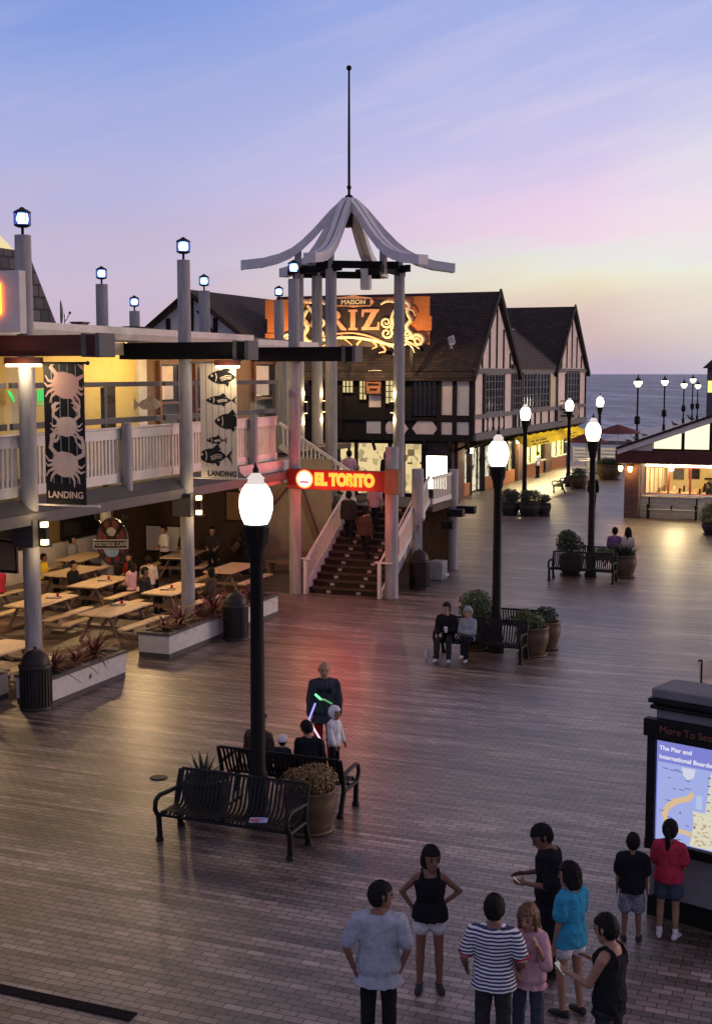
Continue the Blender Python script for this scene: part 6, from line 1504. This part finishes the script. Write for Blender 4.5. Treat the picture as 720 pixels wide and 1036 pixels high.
def person(label, x, y, face, h=1.72, z=0.0, skin='tan', arms=None, legs=None, sit=None, lean=0, head=(0, 0), fem=False, top=None, bottom=None, hair='short', hairm=None, shoes='dark', vox=.016, group=None, collar=False, build=1.0, hat=None, fingers=True, face_on=True, turn=0):
    """face: heading in degrees, 0 looks along +Y; arms/legs: {'L': (upper dir, lower dir), 'R': ...} in (right, forward, up)"""
    s = h / 1.75; rnd = random.Random(int(abs(x * 37 + y * 91)))
    t = thing('person', label, 'person', (x, y, z), R(face), group)
    arms = arms or {}; legs = legs or {}
    hipw, shw = (.086 if not fem else .09) * s, (.185 if not fem else .16) * s * build
    TH, SHN, UA, FA = .43 * s, .41 * s, .285 * s, .25 * s
    lg = {}
    for k, sg in (('L', -1), ('R', 1)):
        td, sd_ = legs.get(k, ((sg * .04, 0, -1), (sg * .02, -.02, -1))); lg[k] = (unit(td), unit(sd_), sg)
    drop = max(-(td * TH + sd_ * SHN).z for td, sd_, _ in lg.values())
    hz = sit if sit is not None else drop + .085 * s
    hip = Vector((0, 0, hz))
    RT = Matrix.Rotation(R(turn), 3, 'Z') @ Matrix.Rotation(-R(lean), 3, 'X')
    def T(p): return hip + RT @ (Vector(p) * s)       # torso frame, origin at the hip centre (z up from there)
    ax, ay = RT @ Vector((1, 0, 0)), RT @ Vector((0, 1, 0))
    B = build
    W = [(-.1, .12, .095, 0), (-.02, .16 if not fem else .165, .118, 0), (.08, .152, .112, 0), (.17, (.138 if not fem else .122), .1, .0), (.28, .152 * (1 if not fem else .93), .112, .005), (.38, .165 * (1 if not fem else .93), .116, .005), (.46, .155 * (1 if not fem else .92), .1, -.005), (.515, .11, .075, -.012), (.55, .06, .058, -.01)]
    def torso(mb, inf=0.0, z0=-.2, z1=.6, flare=0.0, hem=None, tank=False):
        st = []
        for zz_, rx, ry, oy in W:
            if z0 <= zz_ <= z1:
                f = flare * max(0, (.2 - zz_) / .35)
                if tank and zz_ > .4: rx *= .68
                st.append((T((0, oy, zz_)), ax * (rx * B + inf + f) * s, ay * (ry * (.6 + .4 * B) + inf + f) * s))
        if hem is not None:
            f = flare * max(0, (.2 - hem) / .35)
            rx = .16 if hem > -.1 else .17
            st.insert(0, (T((0, 0, hem)), ax * (rx * B + inf + f) * s, ay * (.118 * B + inf + f) * s))
        rings_tube(mb, st, 20)
    body = MB(); torso(body, 0)
    # arms
    am = {}
    for k, sg in (('L', -1), ('R', 1)):
        ud, fd = arms.get(k, ((sg * .16, -.02, -1), (sg * .06, .14, -1)))
        sh = T((sg * shw / s * .93, -.01, .435)); el = sh + unit(ud) * UA; wr = el + unit(fd) * FA
        am[k] = (sh, el, wr, unit(ud), unit(fd), sg)
        capsule(body, T((sg * shw / s * .3, -.012, .478)), sh, .056 * s, .054 * s)
        capsule(body, sh, el, .053 * s * (1 if not fem else .85), .04 * s * (1 if not fem else .88)); capsule(body, el, wr, .04 * s * (1 if not fem else .88), .026 * s)
        a = unit(fd); thumb = Vector((0, 1, 0)) if abs(a.y) < .8 else Vector((-sg * .6, 0, .8))
        b = (thumb - a * thumb.dot(a)).normalized(); pn = Vector((-sg, 0, 0)); c = (pn - a * pn.dot(a) - b * pn.dot(b))
        c = c.normalized() if c.length > .2 else a.cross(b)
        rings_tube(body, [(wr + a * q * s, b * w_ * s, c * d_ * s) for q, w_, d_ in ((-.01, .024, .02), (.02, .034, .019), (.06, .041, .017), (.088, .04, .014), (.095, .034, .01))], 12)
        if fingers:
            for j, (off, ln) in enumerate(((.031, .068), (.011, .077), (-.01, .071), (-.03, .056))):
                p0 = wr + (a * .082 + b * off) * s; d1 = (a + c * .18).normalized(); d2 = (a + c * .75).normalized()
                p1 = p0 + d1 * ln * .5 * s; p2 = p1 + d2 * ln * .5 * s
                capsule(body, p0, p1, .0098 * s, .0092 * s, 8); capsule(body, p1, p2, .0092 * s, .0078 * s, 8)
            p0 = wr + (a * .025 + b * .03) * s; p1 = p0 + (a * .5 + b * .75 + c * .25).normalized() * .045 * s; p2 = p1 + (a * .85 + b * .25 + c * .35).normalized() * .032 * s
            capsule(body, p0, p1, .0125 * s, .011 * s, 8); capsule(body, p1, p2, .0108 * s, .009 * s, 8)
    # legs
    lj = {}
    for k in ('L', 'R'):
        td, sd_, sg = lg[k]; hp = hip + RT @ Vector((sg * hipw, 0, 0)); kn = hp + td * TH; an = kn + sd_ * SHN
        lj[k] = (hp, kn, an, sg)
        q = 1 if not fem else 1.02
        capsule(body, hp - Vector((0, 0, .02 * s)), kn, .076 * s * B ** .5 * q, .054 * s); capsule(body, kn, kn + sd_ * SHN * .35, .053 * s, .054 * s); capsule(body, kn + sd_ * SHN * .35, an, .053 * s, .035 * s)
        fdv = Vector((sg * .18, 1, 0)).normalized()
        capsule(body, an - Vector((0, 0, .03 * s)) - fdv * .03 * s, an + fdv * .12 * s - Vector((0, 0, .055 * s)), .034 * s, .026 * s)
    # head
    yaw, pit = head
    HR = Matrix.Rotation(R(yaw), 3, 'Z') @ RT @ Matrix.Rotation(-R(pit), 3, 'X') if True else RT
    nb = T((0, -.0, .525)); hb_ = nb + HR @ Vector((0, .012, .018)) * s
    hs = 1.2 * (s if h > 1.5 else s * (1 + (1.5 - h) * .35))
    def Hd(p): return hb_ + HR @ (Vector(p) * hs)
    hx, hy = HR @ Vector((1, 0, 0)) * hs, HR @ Vector((0, 1, 0)) * hs
    capsule(body, T((0, -.012, .49)), Hd((0, -.005, .06)), .058 * s * (1 if not fem else .86), .052 * s * (1 if not fem else .86))
    rings_tube(body, [(Hd((0, oy, q)), hx * rx, hy * ry) for q, rx, ry, oy in ((-.004, .02, .02, .062), (.015, .04, .045, .045), (.04, .054, .064, .028), (.075, .064, .08, .012), (.11, .0715, .09, .004), (.145, .075, .096, -.002), (.18, .071, .09, -.006), (.207, .054, .07, -.008), (.225, .03, .04, -.008), (.231, .01, .012, -.008))], 18)
    capsule(body, Hd((0, .09, .122)), Hd((0, .106, .083)), .011 * hs, .017 * hs, 10); capsule(body, Hd((-.03, .083, .14)), Hd((.03, .083, .14)), .012 * hs, .012 * hs, 8)
    capsule(body, Hd((-.018, .086, .046)), Hd((.018, .086, .046)), .009 * hs, .009 * hs, 8)
    for sg in (-1, 1): capsule(body, Hd((sg * .074, -.006, .095)), Hd((sg * .078, -.012, .13)), .015 * hs, .018 * hs, 8)
    remeshed(body, 'body', SK[skin], t, vox if vox < .02 else .018)
    if face_on:
        for sg in (-1, 1):
            e = MB(); c = Hd((sg * .031, .0865, .118)); e.sph(c, (.013 * hs, .013 * hs, .008 * hs), 10, 6); e.build('eye', m_eye, t)
        e = MB(); e.tube([Hd((-.024, .091, .044)), Hd((0, .0965, .046)), Hd((.024, .091, .044))], [.003 * hs, .0055 * hs, .003 * hs], 8); e.build('mouth', m_lip, t)
        if hair != 'none':
            for sg in (-1, 1):
                e = MB(); e.tube([Hd((sg * .016, .0935, .139)), Hd((sg * .034, .0925, .146)), Hd((sg * .05, .083, .141))], .0045 * hs, 6)
                e.build('eyebrow', hairm or m_hair, t)
    # hair
    hm = hairm or m_hair
    def cap(thick, front, low, back, name, mat, zoff=0.0, rough=.007):
        n, m_ = 64, 36; rings = []
        for i in range(m_ + 1):
            th = math.pi * (.02 + .96 * i / m_) ; rg = []
            for k in range(n):
                ph = 2 * math.pi * k / n
                d = Vector((math.sin(th) * math.cos(ph), math.sin(th) * math.sin(ph), math.cos(th)))
                p = Vector((d.x * (.0745 + thick), d.y * (.095 + thick) - .003, .128 + d.z * (.103 + thick) + zoff))
                facey = p.y > front and p.z < .165 + .12 * (front - .03)
                lowy = p.z < low + (back if p.y < -.02 else 0)
                if facey or lowy: p = Vector((d.x * .05, d.y * .06 - .01, .128 + d.z * .07))
                else:
                    q3 = mnoise.noise(Vector((ph * 7 + x * 3, th * 1.6, y))); p += d * (rough * 1.3 * q3 + rnd.uniform(-rough, rough) * .35)
                rg.append(Hd(p))
            rings.append(rg)
        mb = MB(); mb.loft(rings); return mb.build(name, mat, t)
    if hair in ('short', 'pony', 'long', 'bob'):
        cap(.012 if hair == 'short' else .018, .035, .085 if hair == 'short' else .06, -.05, 'hair', hm)
    if hair == 'pony':
        mb = MB(); mb.tube([Hd((0, -.09, .16)), Hd((0, -.125, .14)), Hd((0, -.13, .06)), Hd((0, -.125, -.04)), Hd((0, -.12, -.14))], [.03 * hs, .035 * hs, .036 * hs, .03 * hs, .01 * hs], 10); mb.build('ponytail', hm, t)
    if hair == 'long':
        mb = MB()
        rings_tube(mb, [(Hd((0, oy, q)), hx * rx, hy * ry) for q, rx, ry, oy in ((.19, .06, .05, -.03), (.12, .088, .06, -.05), (.04, .09, .05, -.062), (-.05, .095, .04, -.075), (-.13, .085, .03, -.085), (-.17, .05, .015, -.09))], 16)
        for sg in (-1, 1): capsule(mb, Hd((sg * .075, .02, .13)), Hd((sg * .085, .015, -.06)), .022 * hs, .016 * hs)
        remeshed(mb, 'long_hair', hm, t, .012, 2, .012)
    if hair == 'bob':
        mb = MB()
        rings_tube(mb, [(Hd((0, oy, q)), hx * rx, hy * ry) for q, rx, ry, oy in ((.2, .05, .05, -.02), (.12, .09, .075, -.035), (.04, .092, .07, -.04), (.005, .08, .055, -.045), (-.01, .05, .03, -.05))], 16); remeshed(mb, 'bob_hair', hm, t, .012, 2, .01)
    if hat == 'hood': cap(.028, .045, .0, -.06, 'hood', hat_mat(top), .0, .002)
    if hat == 'cap': cap(.02, .06, .125, -.02, 'knit_cap', K['white'], .005, .002)
    # clothes
    if top:
        mat, sl, hem, inf, flare = top['mat'], top.get('sleeve', .45), top.get('hem', -.12), top.get('inf', .016), top.get('flare', .01)
        inf = max(inf, (bottom or {}).get('inf', .014) + .012)
        g = MB(); torso(g, inf, -.1 if hem < -.1 else hem + .001, .52 if not top.get('tank') else .5, flare, hem, bool(top.get('tank')))
        for k in ('L', 'R'):
            sh, el, wr, ud, fd, sg = am[k]; r_ = inf * s
            if top.get('tank'):
                g.tube([T(q) for q in ((sg * .085, .12, .36), (sg * .1, .112, .43), (sg * .1, .07, .5), (sg * .09, .0, .53), (sg * .095, -.075, .51), (sg * .085, -.115, .44), (sg * .08, -.12, .36))], .02 * s, 8)
                continue
            capsule(g, T((sg * shw / s * .3, -.014, .474)), sh, .056 * s + r_ * .7, .055 * s + r_ * .8)
            tot = sl * (UA + FA)
            if tot <= UA: e = sh + ud * max(.01, tot - .03); capsule(g, sh, e, .055 * s + r_, (.05 * s + r_) * 1.03)
            else:
                capsule(g, sh, el, .055 * s + r_, .045 * s + r_); capsule(g, el, el + fd * (tot - UA - .02), .045 * s + r_, .034 * s + r_)
        o = remeshed(g, top.get('name', 'shirt'), K[mat], t, vox, 1, .011 if vox < .018 else 0)
        if collar:
            c = MB(); P = [T((.075 * math.cos(R(a)), .072 * math.sin(R(a)) - .012, .515 + .012 * math.sin(R(a * 1)))) for a in range(-250, 71, 16)]
            c.tube(P, .017 * s, 8); c.build('collar', K[mat], t)
        if top.get('trim'):
            c = MB(); c.tube([T((.07 * math.cos(R(a)), .066 * math.sin(R(a)) - .012, .52)) for a in range(0, 361, 20)], .009 * s, 8); c.build('neck_trim', K['red'], t)
            for k in ('L', 'R'):
                sh, el, wr, ud, fd, sg = am[k]; c0 = sh + ud * (sl * (UA + FA) - .02); capm = MB(); capm.tube([c0 + ud * .01, c0 + ud * .028], .054 * s + inf * s, 16, caps=False); capm.build('cuff_trim', K['red'], t)
        if hat == 'hooddown':
            c = MB(); c.sph(T((0, -.1, .5)), (.1 * s, .06 * s, .07 * s), 14, 10); c.build('hood', K[mat], t)
    if bottom:
        mat, ln, inf = bottom['mat'], bottom.get('len', 1.0), bottom.get('inf', .014)
        g = MB()
        torso(g, inf * .8, -.1, .09)
        for k in ('L', 'R'):
            hp, kn, an, sg = lj[k]; r_ = inf * s; tot = ln * (TH + SHN)
            d1 = (kn - hp).normalized(); d2 = (an - kn).normalized()
            if tot <= TH: capsule(g, hp, hp + d1 * (tot - .04), .076 * s * B ** .5 + r_, .07 * s + r_ * 1.6)
            else:
                capsule(g, hp, kn, .076 * s * B ** .5 + r_, .058 * s + r_ * 1.2); capsule(g, kn, kn + d2 * (tot - TH), .058 * s + r_ * 1.2, .044 * s + r_ * 1.3)
        remeshed(g, bottom.get('name', 'trousers'), K[mat], t, vox, 1, .008 if vox < .018 else 0)
    for k in ('L', 'R'):
        hp, kn, an, sg = lj[k]; fdv = Vector((sg * .18, 1, 0)).normalized(); sv = Vector((fdv.y, -fdv.x, 0)); up = Vector((0, 0, 1)); b_ = an - up * .085 * s
        mb = MB()
        rings_tube(mb, [(b_ + fdv * q * s + up * zc * s, sv * w_ * s, up * hh_ * s) for q, w_, zc, hh_ in ((-.085, .02, .035, .02), (-.07, .036, .045, .042), (-.01, .042, .05, .048), (.06, .044, .038, .036), (.12, .046, .03, .028), (.165, .036, .024, .02), (.178, .015, .02, .01))], 14)
        mb.build('shoe', m_sole if shoes == 'dark' else m_shoew, t)
        if shoes == 'socks' or shoes == 'darksock':
            mb = MB(); capsule(mb, an - up * .02 * s, an + (kn - an).normalized() * .06 * s, .042 * s, .043 * s); mb.build('sock', K['white'], t)
    t['_h'] = 0
    del t['_h']
    return t, am, T, Hd
def hat_mat(top): return K[top['mat']] if top else K['white']
def held(name, label, cat, am, k, t, fn):
    sh, el, wr, ud, fd, sg = am[k]
    p = Matrix.Translation(t.location) @ Matrix.Rotation(t.rotation_euler.z, 4, 'Z') @ (wr + fd * .09)
    o = thing(name, label, cat, tuple(p), t.rotation_euler.z); fn(o); return o

GRP = 'people standing on the promenade in the foreground'
# --- foreground group
person('man in a loose grey short sleeved shirt seen from behind, looking right', -4.34, 11.52, 18, 1.78, skin='brown', arms={'L': ((-.42, -.3, -1), (.3, .25, -1)), 'R': ((.3, -.12, -1), (-.32, .22, -1))}, head=(-62, 2), top=dict(mat='grey', sleeve=.46, hem=-.2, inf=.018, flare=.022), bottom=dict(mat='black'), vox=.013, collar=True, build=1.2, group=GRP)
person('woman in a black tank top and white shorts, hand on her hip', -4.28, 12.96, 200, 1.66, skin='brown', fem=True, arms={'L': ((-.8, -.25, -.75), (.72, .12, -.5)), 'R': ((.7, -.3, -.8), (-.5, .1, -.7))}, top=dict(mat='black', tank=True, hem=-.06, inf=.018, flare=.03), bottom=dict(mat='white', len=.24, name='shorts', inf=.02), hair='bob', vox=.014, group=GRP, turn=0, head=(20, 5))
person('man in a navy and white striped tee shirt seen from behind', -3.2, 11.68, 8, 1.76, skin='brown', arms={'L': ((-.35, -.05, -1), (.0, .7, -.7)), 'R': ((.35, 0, -1), (-.25, .75, -.6))}, top=dict(mat='stripe', sleeve=.42, hem=-.1, inf=.02, trim=True), bottom=dict(mat='dark'), vox=.013, build=1.14, group=GRP, head=(8, 0))
person('girl with reddish hair and a pink top holding a hand to her face', -2.94, 12.05, 172, 1.58, skin='tan', fem=True, arms={'L': ((-.3, .35, -.8), (.3, .3, .95)), 'R': ((.2, .2, -1), (-.5, .6, -.2))}, top=dict(mat='pink', sleeve=.6, hem=-.12, inf=.022, flare=.03), bottom=dict(mat='denim'), hair='long', hairm=m_hairb, vox=.014, group=GRP, head=(0, 10))
pt, am, T_, Hd_ = person('woman in a turquoise tee shirt numbered 22 and white shorts, facing left', -2.72, 12.98, 62, 1.68, skin='tan', fem=True, arms={'L': ((-.12, .1, -1), (-.02, .2, -1)), 'R': ((.1, .12, -1), (.05, .3, -1))}, legs={'L': ((-.02, .1, -1), (0, -.08, -1)), 'R': ((.05, -.04, -1), (0, -.12, -1))}, top=dict(mat='teal', sleeve=.36, hem=-.1, inf=.014), bottom=dict(mat='white', len=.24, name='shorts', inf=.022), hair='bob', vox=.012, group=GRP, head=(12, 4))
text_obj('22', .1, K['white'], pt, T_((-.085, .121, .34)), (R(90), 0, R(180 + 28)), .004, 'number', bold=.003)
pt, am, T_, Hd_ = person('man in a black shirt bowing his head over a phone', -3.16, 13.85, 112, 1.78, skin='brown', arms={'L': ((-.15, .2, -1), (.35, .9, .05)), 'R': ((.2, .15, -1), (-.25, .9, .0))}, top=dict(mat='black', sleeve=.5, hem=-.14, inf=.022, flare=.01), bottom=dict(mat='black'), vox=.013, build=1.12, group=GRP, head=(5, 28), collar=True)
def phone(o):
    MB().box(-.038, .038, -.005, .005, -.075, .075).build('case', m_black, o, .004); MB().box(-.034, .034, -.0075, -.0052, -.07, .07).build('screen', EM('phone_screen', (.8, .75, .75), .35), o); o.rotation_euler = (R(-50), 0, o.rotation_euler.z)
held('mobile_phone', 'dark phone in the hands of the man in the black shirt', 'phone', am, 'L', pt, phone)
person('small boy in a black tee shirt and plaid shorts before the kiosk', -2.42, 15.05, 10, 1.32, skin='brown', top=dict(mat='black', sleeve=.45, hem=-.12, inf=.022, flare=.015), bottom=dict(mat='plaid', len=.5, name='shorts', inf=.03), vox=.014, group=GRP, shoes='dark')
person('girl in a red tee shirt with a ponytail reading the kiosk map', -2.02, 15.27, -4, 1.47, skin='tan', fem=True, arms={'L': ((-.25, .1, -1), (.4, .8, -.2)), 'R': ((.25, .1, -1), (-.3, .85, -.25))}, top=dict(mat='red', sleeve=.4, hem=-.06, inf=.02), bottom=dict(mat='denim', len=.34, name='shorts', inf=.03), hair='pony', shoes='darksock', vox=.014, group=GRP)
pt, am, T_, Hd_ = person('man in a black tank top holding up a phone, facing left', -2.06, 11.65, 70, 1.75, skin='tan', arms={'L': ((-.1, .4, -.9), (.1, .95, .12)), 'R': ((.15, .25, -1), (-.1, .9, .25))}, top=dict(mat='black', tank=True, hem=-.12, inf=.018, flare=.015), bottom=dict(mat='dark'), vox=.013, group=GRP, head=(0, 12))
held('mobile_phone', 'pale phone held by the man in the black tank top', 'phone', am, 'L', pt, phone)
# --- around the front benches
pt, am, T_, Hd_ = person('bald man in a dark jacket standing behind the child', -8.67, 20.29, 205, 1.8, skin='tan', arms={'L': ((-.2, 0, -1), (.05, .3, -1)), 'R': ((.22, 0, -1), (-.05, .3, -1))}, top=dict(mat='navy', sleeve=1, hem=-.22, inf=.022, flare=.015, name='jacket'), bottom=dict(mat='dkred'), hair='none', vox=.014, build=1.1, collar=True)
mb = MB(); mb.box(-.13, -.04, 0, .006, .0, .09).box(.04, .13, 0, .006, 0, .09).box(-.004, .004, 0, .008, -.4, .16)
o = mb.build('jacket_pockets', K['black'], pt); o.location = T_((0, .16, .3))
pt, am, T_, Hd_ = person('child in a white hooded top standing by the bench end', -8.15, 19.5, 262, 1.22, skin='tan', arms={'L': ((-.25, .15, -1), (.0, .4, -.9)), 'R': ((.2, .1, -1), (.0, .5, -.8))}, top=dict(mat='white', sleeve=.95, hem=-.12, inf=.026), bottom=dict(mat='black'), hat='hood', vox=.014)
gw = thing('glow_wand', 'thin glowing pink and violet toy wand left of the child', 'toy', (-8.42, 19.55, .62), 0)
MB().tube([(-.02, 0, .02), (-.22, 0, .32)], .017, 8).build('wand_tube', EM('wand_pink', (1, .5, .6), 1.6), gw); MB().tube([(-.22, 0, .32), (-.1, .0, .62)], .017, 8).build('wand_tube', EM('wand_violet', (.35, .3, 1), 1.4), gw); MB().tube([(-.02, 0, .02), (.05, 0, -.08)], .02, 8).build('handle', m_rock, gw)
gw = thing('glow_wand', 'small green glowing toy in front of the bald man', 'toy', (-8.55, 19.98, 1.2), 0)
MB().tube([(-.16, 0, .08), (-.05, 0, 0)], .022, 8).build('wand_tube', EM('wand_green', (.25, 1, .45), 1.3), gw); MB().tube([(.02, 0, .0), (.16, 0, -.06)], .016, 8).build('wand_tube', EM('wand_green_dim', (.2, .8, .3), .5), gw); MB().tube([(-.05, 0, 0), (.02, 0, 0)], .018, 8).build('handle', m_rock, gw)
lamp_light(gw, (-.1, -.1, 0), 0.4, (.2, 1, .3), .05)
SITL = {'L': ((-.12, 1, -.05), (-.02, .08, -1)), 'R': ((.12, 1, -.05), (.02, .08, -1))}
AR = {'L': ((-.15, .15, -1), (.25, .85, -.25)), 'R': ((.15, .15, -1), (-.25, .85, -.25))}
person('seated adult in a brown jacket left behind the nearest lamp pole', -8.95, 18.25, 0, 1.74, sit=.55, legs=SITL, arms=AR, top=dict(mat='brown', sleeve=1, inf=.03, hem=-.06, name='jacket'), bottom=dict(mat='dark'), group='people seated on the front bench', head=(-30, 5), face_on=False)
person('small child in a pale knit cap seated between two adults', -8.55, 18.3, 0, 1.0, sit=.52, legs=SITL, arms=AR, top=dict(mat='dark', sleeve=1, inf=.03, hem=-.06), bottom=dict(mat='dark'), hat='cap', group='people seated on the front bench', face_on=False)
person('seated adult in black turning left beside the capped child', -8.08, 18.25, 10, 1.66, sit=.53, legs=SITL, arms=AR, top=dict(mat='black', sleeve=1, inf=.03, hem=-.06, name='jacket'), bottom=dict(mat='black'), group='people seated on the front bench', head=(50, 15), lean=14)
# --- couple at the second lamp
LX = {'L': ((-.08, 1, -.08), (-.02, .1, -1)), 'R': ((.35, 1, .12), (-.9, .25, -.35))}
pt, am, T_, Hd_ = person('man in a black hooded sweatshirt holding a white cup on the bench', -9.2, 29.0, 186, 1.76, sit=.53, legs=SITL, arms={'L': ((-.15, .3, -1), (.4, .75, .15)), 'R': ((.15, .15, -1), (-.35, .8, -.2))}, top=dict(mat='black', sleeve=1, inf=.032, hem=-.06, name='hoodie'), bottom=dict(mat='dark'), hat='hooddown', shoes='white', group='couple seated on the bench', head=(-25, 0), skin='light')
def cup(o): MB().lathe([(.032, -.05), (.042, .06), (.044, .065)], n=14).build('cup_body', m_rock, o); MB().lathe([(.045, .066), (.043, .076), (.01, .08)], n=14).build('lid', m_rock, o)
held('paper_cup', 'white paper cup held by the man in the black sweatshirt', 'cup', am, 'L', pt, cup)
person('woman in a grey hoodie with the hood up, legs crossed on the bench', -8.68, 29.02, 176, 1.62, sit=.52, fem=True, legs={'L': ((-.1, 1, -.05), (.0, .1, -1)), 'R': ((-.3, 1, .18), (-.1, .35, -1))}, arms={'L': ((-.12, .3, -1), (.75, .55, .1)), 'R': ((.12, .3, -1), (-.75, .55, .05))}, top=dict(mat='hood', sleeve=1, inf=.032, hem=-.06, name='hoodie'), bottom=dict(mat='black'), hat='hood', shoes='white', group='couple seated on the bench', skin='light', head=(10, 0))
# --- third benches
person('short haired person in purple seated with back to us at the third lamp', -7.95, 44.05, 4, 1.76, sit=.72, legs=SITL, arms=AR, top=dict(mat='purple', sleeve=.5, inf=.03, hem=-.06), bottom=dict(mat='dark'), vox=.02, group='pair seated at the third lamp', face_on=False, fingers=True)
person('person with long dark hair seated beside the one in purple', -7.5, 44.05, 15, 1.7, sit=.75, fem=True, legs=SITL, arms=AR, top=dict(mat='skincloth', sleeve=.5, inf=.03, hem=-.06), bottom=dict(mat='dark'), hair='long', vox=.02, group='pair seated at the third lamp', head=(20, 0), face_on=False)
# --- walkers far away
WK = {'L': ((-.03, .3, -1), (0, -.1, -1)), 'R': ((.03, -.2, -1), (0, -.5, -1))}
person('dark dressed walker behind the third lamp, heading to the sea', -12.85, 64.8, 8, 1.78, legs=WK, top=dict(mat='black', sleeve=1, inf=.03, name='jacket'), bottom=dict(mat='dark'), vox=.022, group='distant walkers', face_on=False)
person('person in a white top waiting at the lit snack counter', -20.05, 82.6, 70, 1.74, top=dict(mat='white', sleeve=.5, inf=.025), bottom=dict(mat='black'), vox=.022, group='distant walkers', face_on=False)
person('distant walker in a pale top near the fence, left of the pillar', -15.1, 90.5, 170, 1.74, top=dict(mat='skincloth', sleeve=.9, inf=.03), bottom=dict(mat='dark'), vox=.022, group='distant walkers', face_on=False, legs=WK)
person('distant walker in dark red beside the one in the pale top', -14.6, 90.8, 190, 1.76, top=dict(mat='dkred', sleeve=.9, inf=.03), bottom=dict(mat='dark'), vox=.022, group='distant walkers', face_on=False)
person('cafe guest in black standing inside the right hand window', -6.95, 62.9, 120, 1.66, top=dict(mat='black', sleeve=1, inf=.03), bottom=dict(mat='black'), vox=.022, face_on=False)
# --- on the stairs
UPL = {'L': ((-.03, .5, -.9), (0, -.15, -1)), 'R': ((.03, -.1, -1), (0, -.2, -1))}
person('person in a dark jacket climbing the left side of the stairs', -15.55, 38.45, 5, 1.74, z=1.295, legs=UPL, top=dict(mat='dark', sleeve=1, inf=.03), bottom=dict(mat='black'), vox=.02, group='people on the stairs', face_on=False)
person('person in a pale top climbing the middle of the stairs', -14.9, 39.1, -5, 1.72, z=1.665, legs=UPL, top=dict(mat='pink', sleeve=.5, inf=.03), bottom=dict(mat='black'), vox=.02, group='people on the stairs', face_on=False)
person('person in brown on the stairs just below the one in the pale top', -14.75, 37.85, 0, 1.66, z=.925, legs=UPL, top=dict(mat='brown', sleeve=1, inf=.03), bottom=dict(mat='black'), vox=.02, group='people on the stairs', face_on=False)
person('person in a pink top on the landing above the neon sign', -17.05, 42.2, 30, 1.7, z=2.41, top=dict(mat='pink', sleeve=.5, inf=.03), bottom=dict(mat='denim'), vox=.02, group='people on the stair landing', face_on=False)
person('dark haired person in black on the landing right above the sign letters', -15.55, 42.0, -20, 1.72, z=2.41, top=dict(mat='black', sleeve=.8, inf=.03), bottom=dict(mat='black'), vox=.02, group='people on the stair landing', face_on=False, hair='bob')
# --- diners under the terrace
person('boy in a yellow sports shirt seated beyond the first post', -23.45, 32.9, -75, 1.55, sit=.56, legs=SITL, arms=AR, top=dict(mat='yellow', sleeve=.5, inf=.03, hem=-.06), bottom=dict(mat='dark'), vox=.02, skin='brown', group='diners under the terrace')
person('diner in red at the left rear table', -23.2, 30.4, 90, 1.7, sit=.55, legs=SITL, arms=AR, top=dict(mat='red', sleeve=.5, inf=.03, hem=-.06), bottom=dict(mat='dark'), vox=.022, group='diners under the terrace', face_on=False)
person('diner in white at the left rear table, behind the first post', -24.75, 30.6, -90, 1.7, sit=.55, legs=SITL, arms=AR, top=dict(mat='white', sleeve=.5, inf=.03, hem=-.06), bottom=dict(mat='dark'), vox=.022, group='diners under the terrace', face_on=False)
for x, y, f, st_, mt, lb in [(-19.9, 33.2, 20, None, 'skincloth', 'woman with a cream bag strap seated at the table before the dark crowd'), (-20.8, 33.6, 160, .55, 'dkred', 'dark haired diner bending over the middle table'), (-20.9, 37.2, 170, None, 'black', 'dark standing figure deep under the terrace, left of the second post'), (-20.2, 37.8, 200, None, 'dark', 'dark standing figure close to the second post under the terrace'), (-21.8, 37.4, 150, None, 'white', 'standing figure in a white shirt deep under the terrace')]:
    person(lb, x, y, f, 1.74, sit=.55 if lb.startswith('woman') or st_ else None, legs=SITL if lb.startswith('woman') or st_ else None, arms=AR, top=dict(mat=mt, sleeve=.6, inf=.03, hem=-.06), bottom=dict(mat='black'), vox=.022, group='diners under the terrace', face_on=False)
for x, y, f, mt, hr, lb in [(-18.9, 31.3, -90, 'dark', 'short', 'diner in dark clothes at the table right behind the second post'), (-17.1, 31.9, 90, 'brown', 'bob', 'diner in brown facing across the table behind the second post'), (-21.5, 31.6, -90, 'black', 'short', 'diner in black at the middle table, on its left bench'), (-19.9, 32.2, 90, 'pink', 'long', 'long haired diner in a pink top at the middle table'), (-22.0, 37.6, -80, 'dark', 'short', 'diner in the dark at the shaded rear table'), (-24.9, 36.6, -90, 'hood', 'bob', 'diner in grey between the crest sign and the crowd')]:
    person(lb, x, y, f, 1.7, sit=.55, legs=SITL, arms=AR, top=dict(mat=mt, sleeve=.8, inf=.03, hem=-.06), bottom=dict(mat='dark'), hair=hr, vox=.022, group='diners under the terrace', face_on=False)
def tray(x, y, z, lb, rz=0):
    t = thing('food_tray', lb, 'tray', (x, y, z), rz, 'food trays on the picnic tables')
    MB().box(-.2, .2, -.14, .14, 0, .015).build('tray', m_tleg, t)
    MB().lathe([(.05, .016), (.1, .03), (.105, .034)], (-.07, 0, 0), 16).build('plate', m_rock, t)
    MB().lathe([(.03, .016), (.042, .12)], (.1, .05, 0), 12).build('cup', K['red'], t)
    MB().box(.04, .16, -.1, -.02, .016, .022).build('napkin', m_rock, t)
for x, y, lb in [(-18.1, 31.2, 'food tray on the table behind the second post'), (-20.6, 31.9, 'food tray on the middle table beside the diners'), (-23.9, 30.5, 'food tray on the left rear table'), (-18.1, 28.6, 'food tray left on the front table between the planters'), (-20.3, 28.9, 'food tray on the table just right of the first post')]:
    tray(x, y, .762, lb, .3)
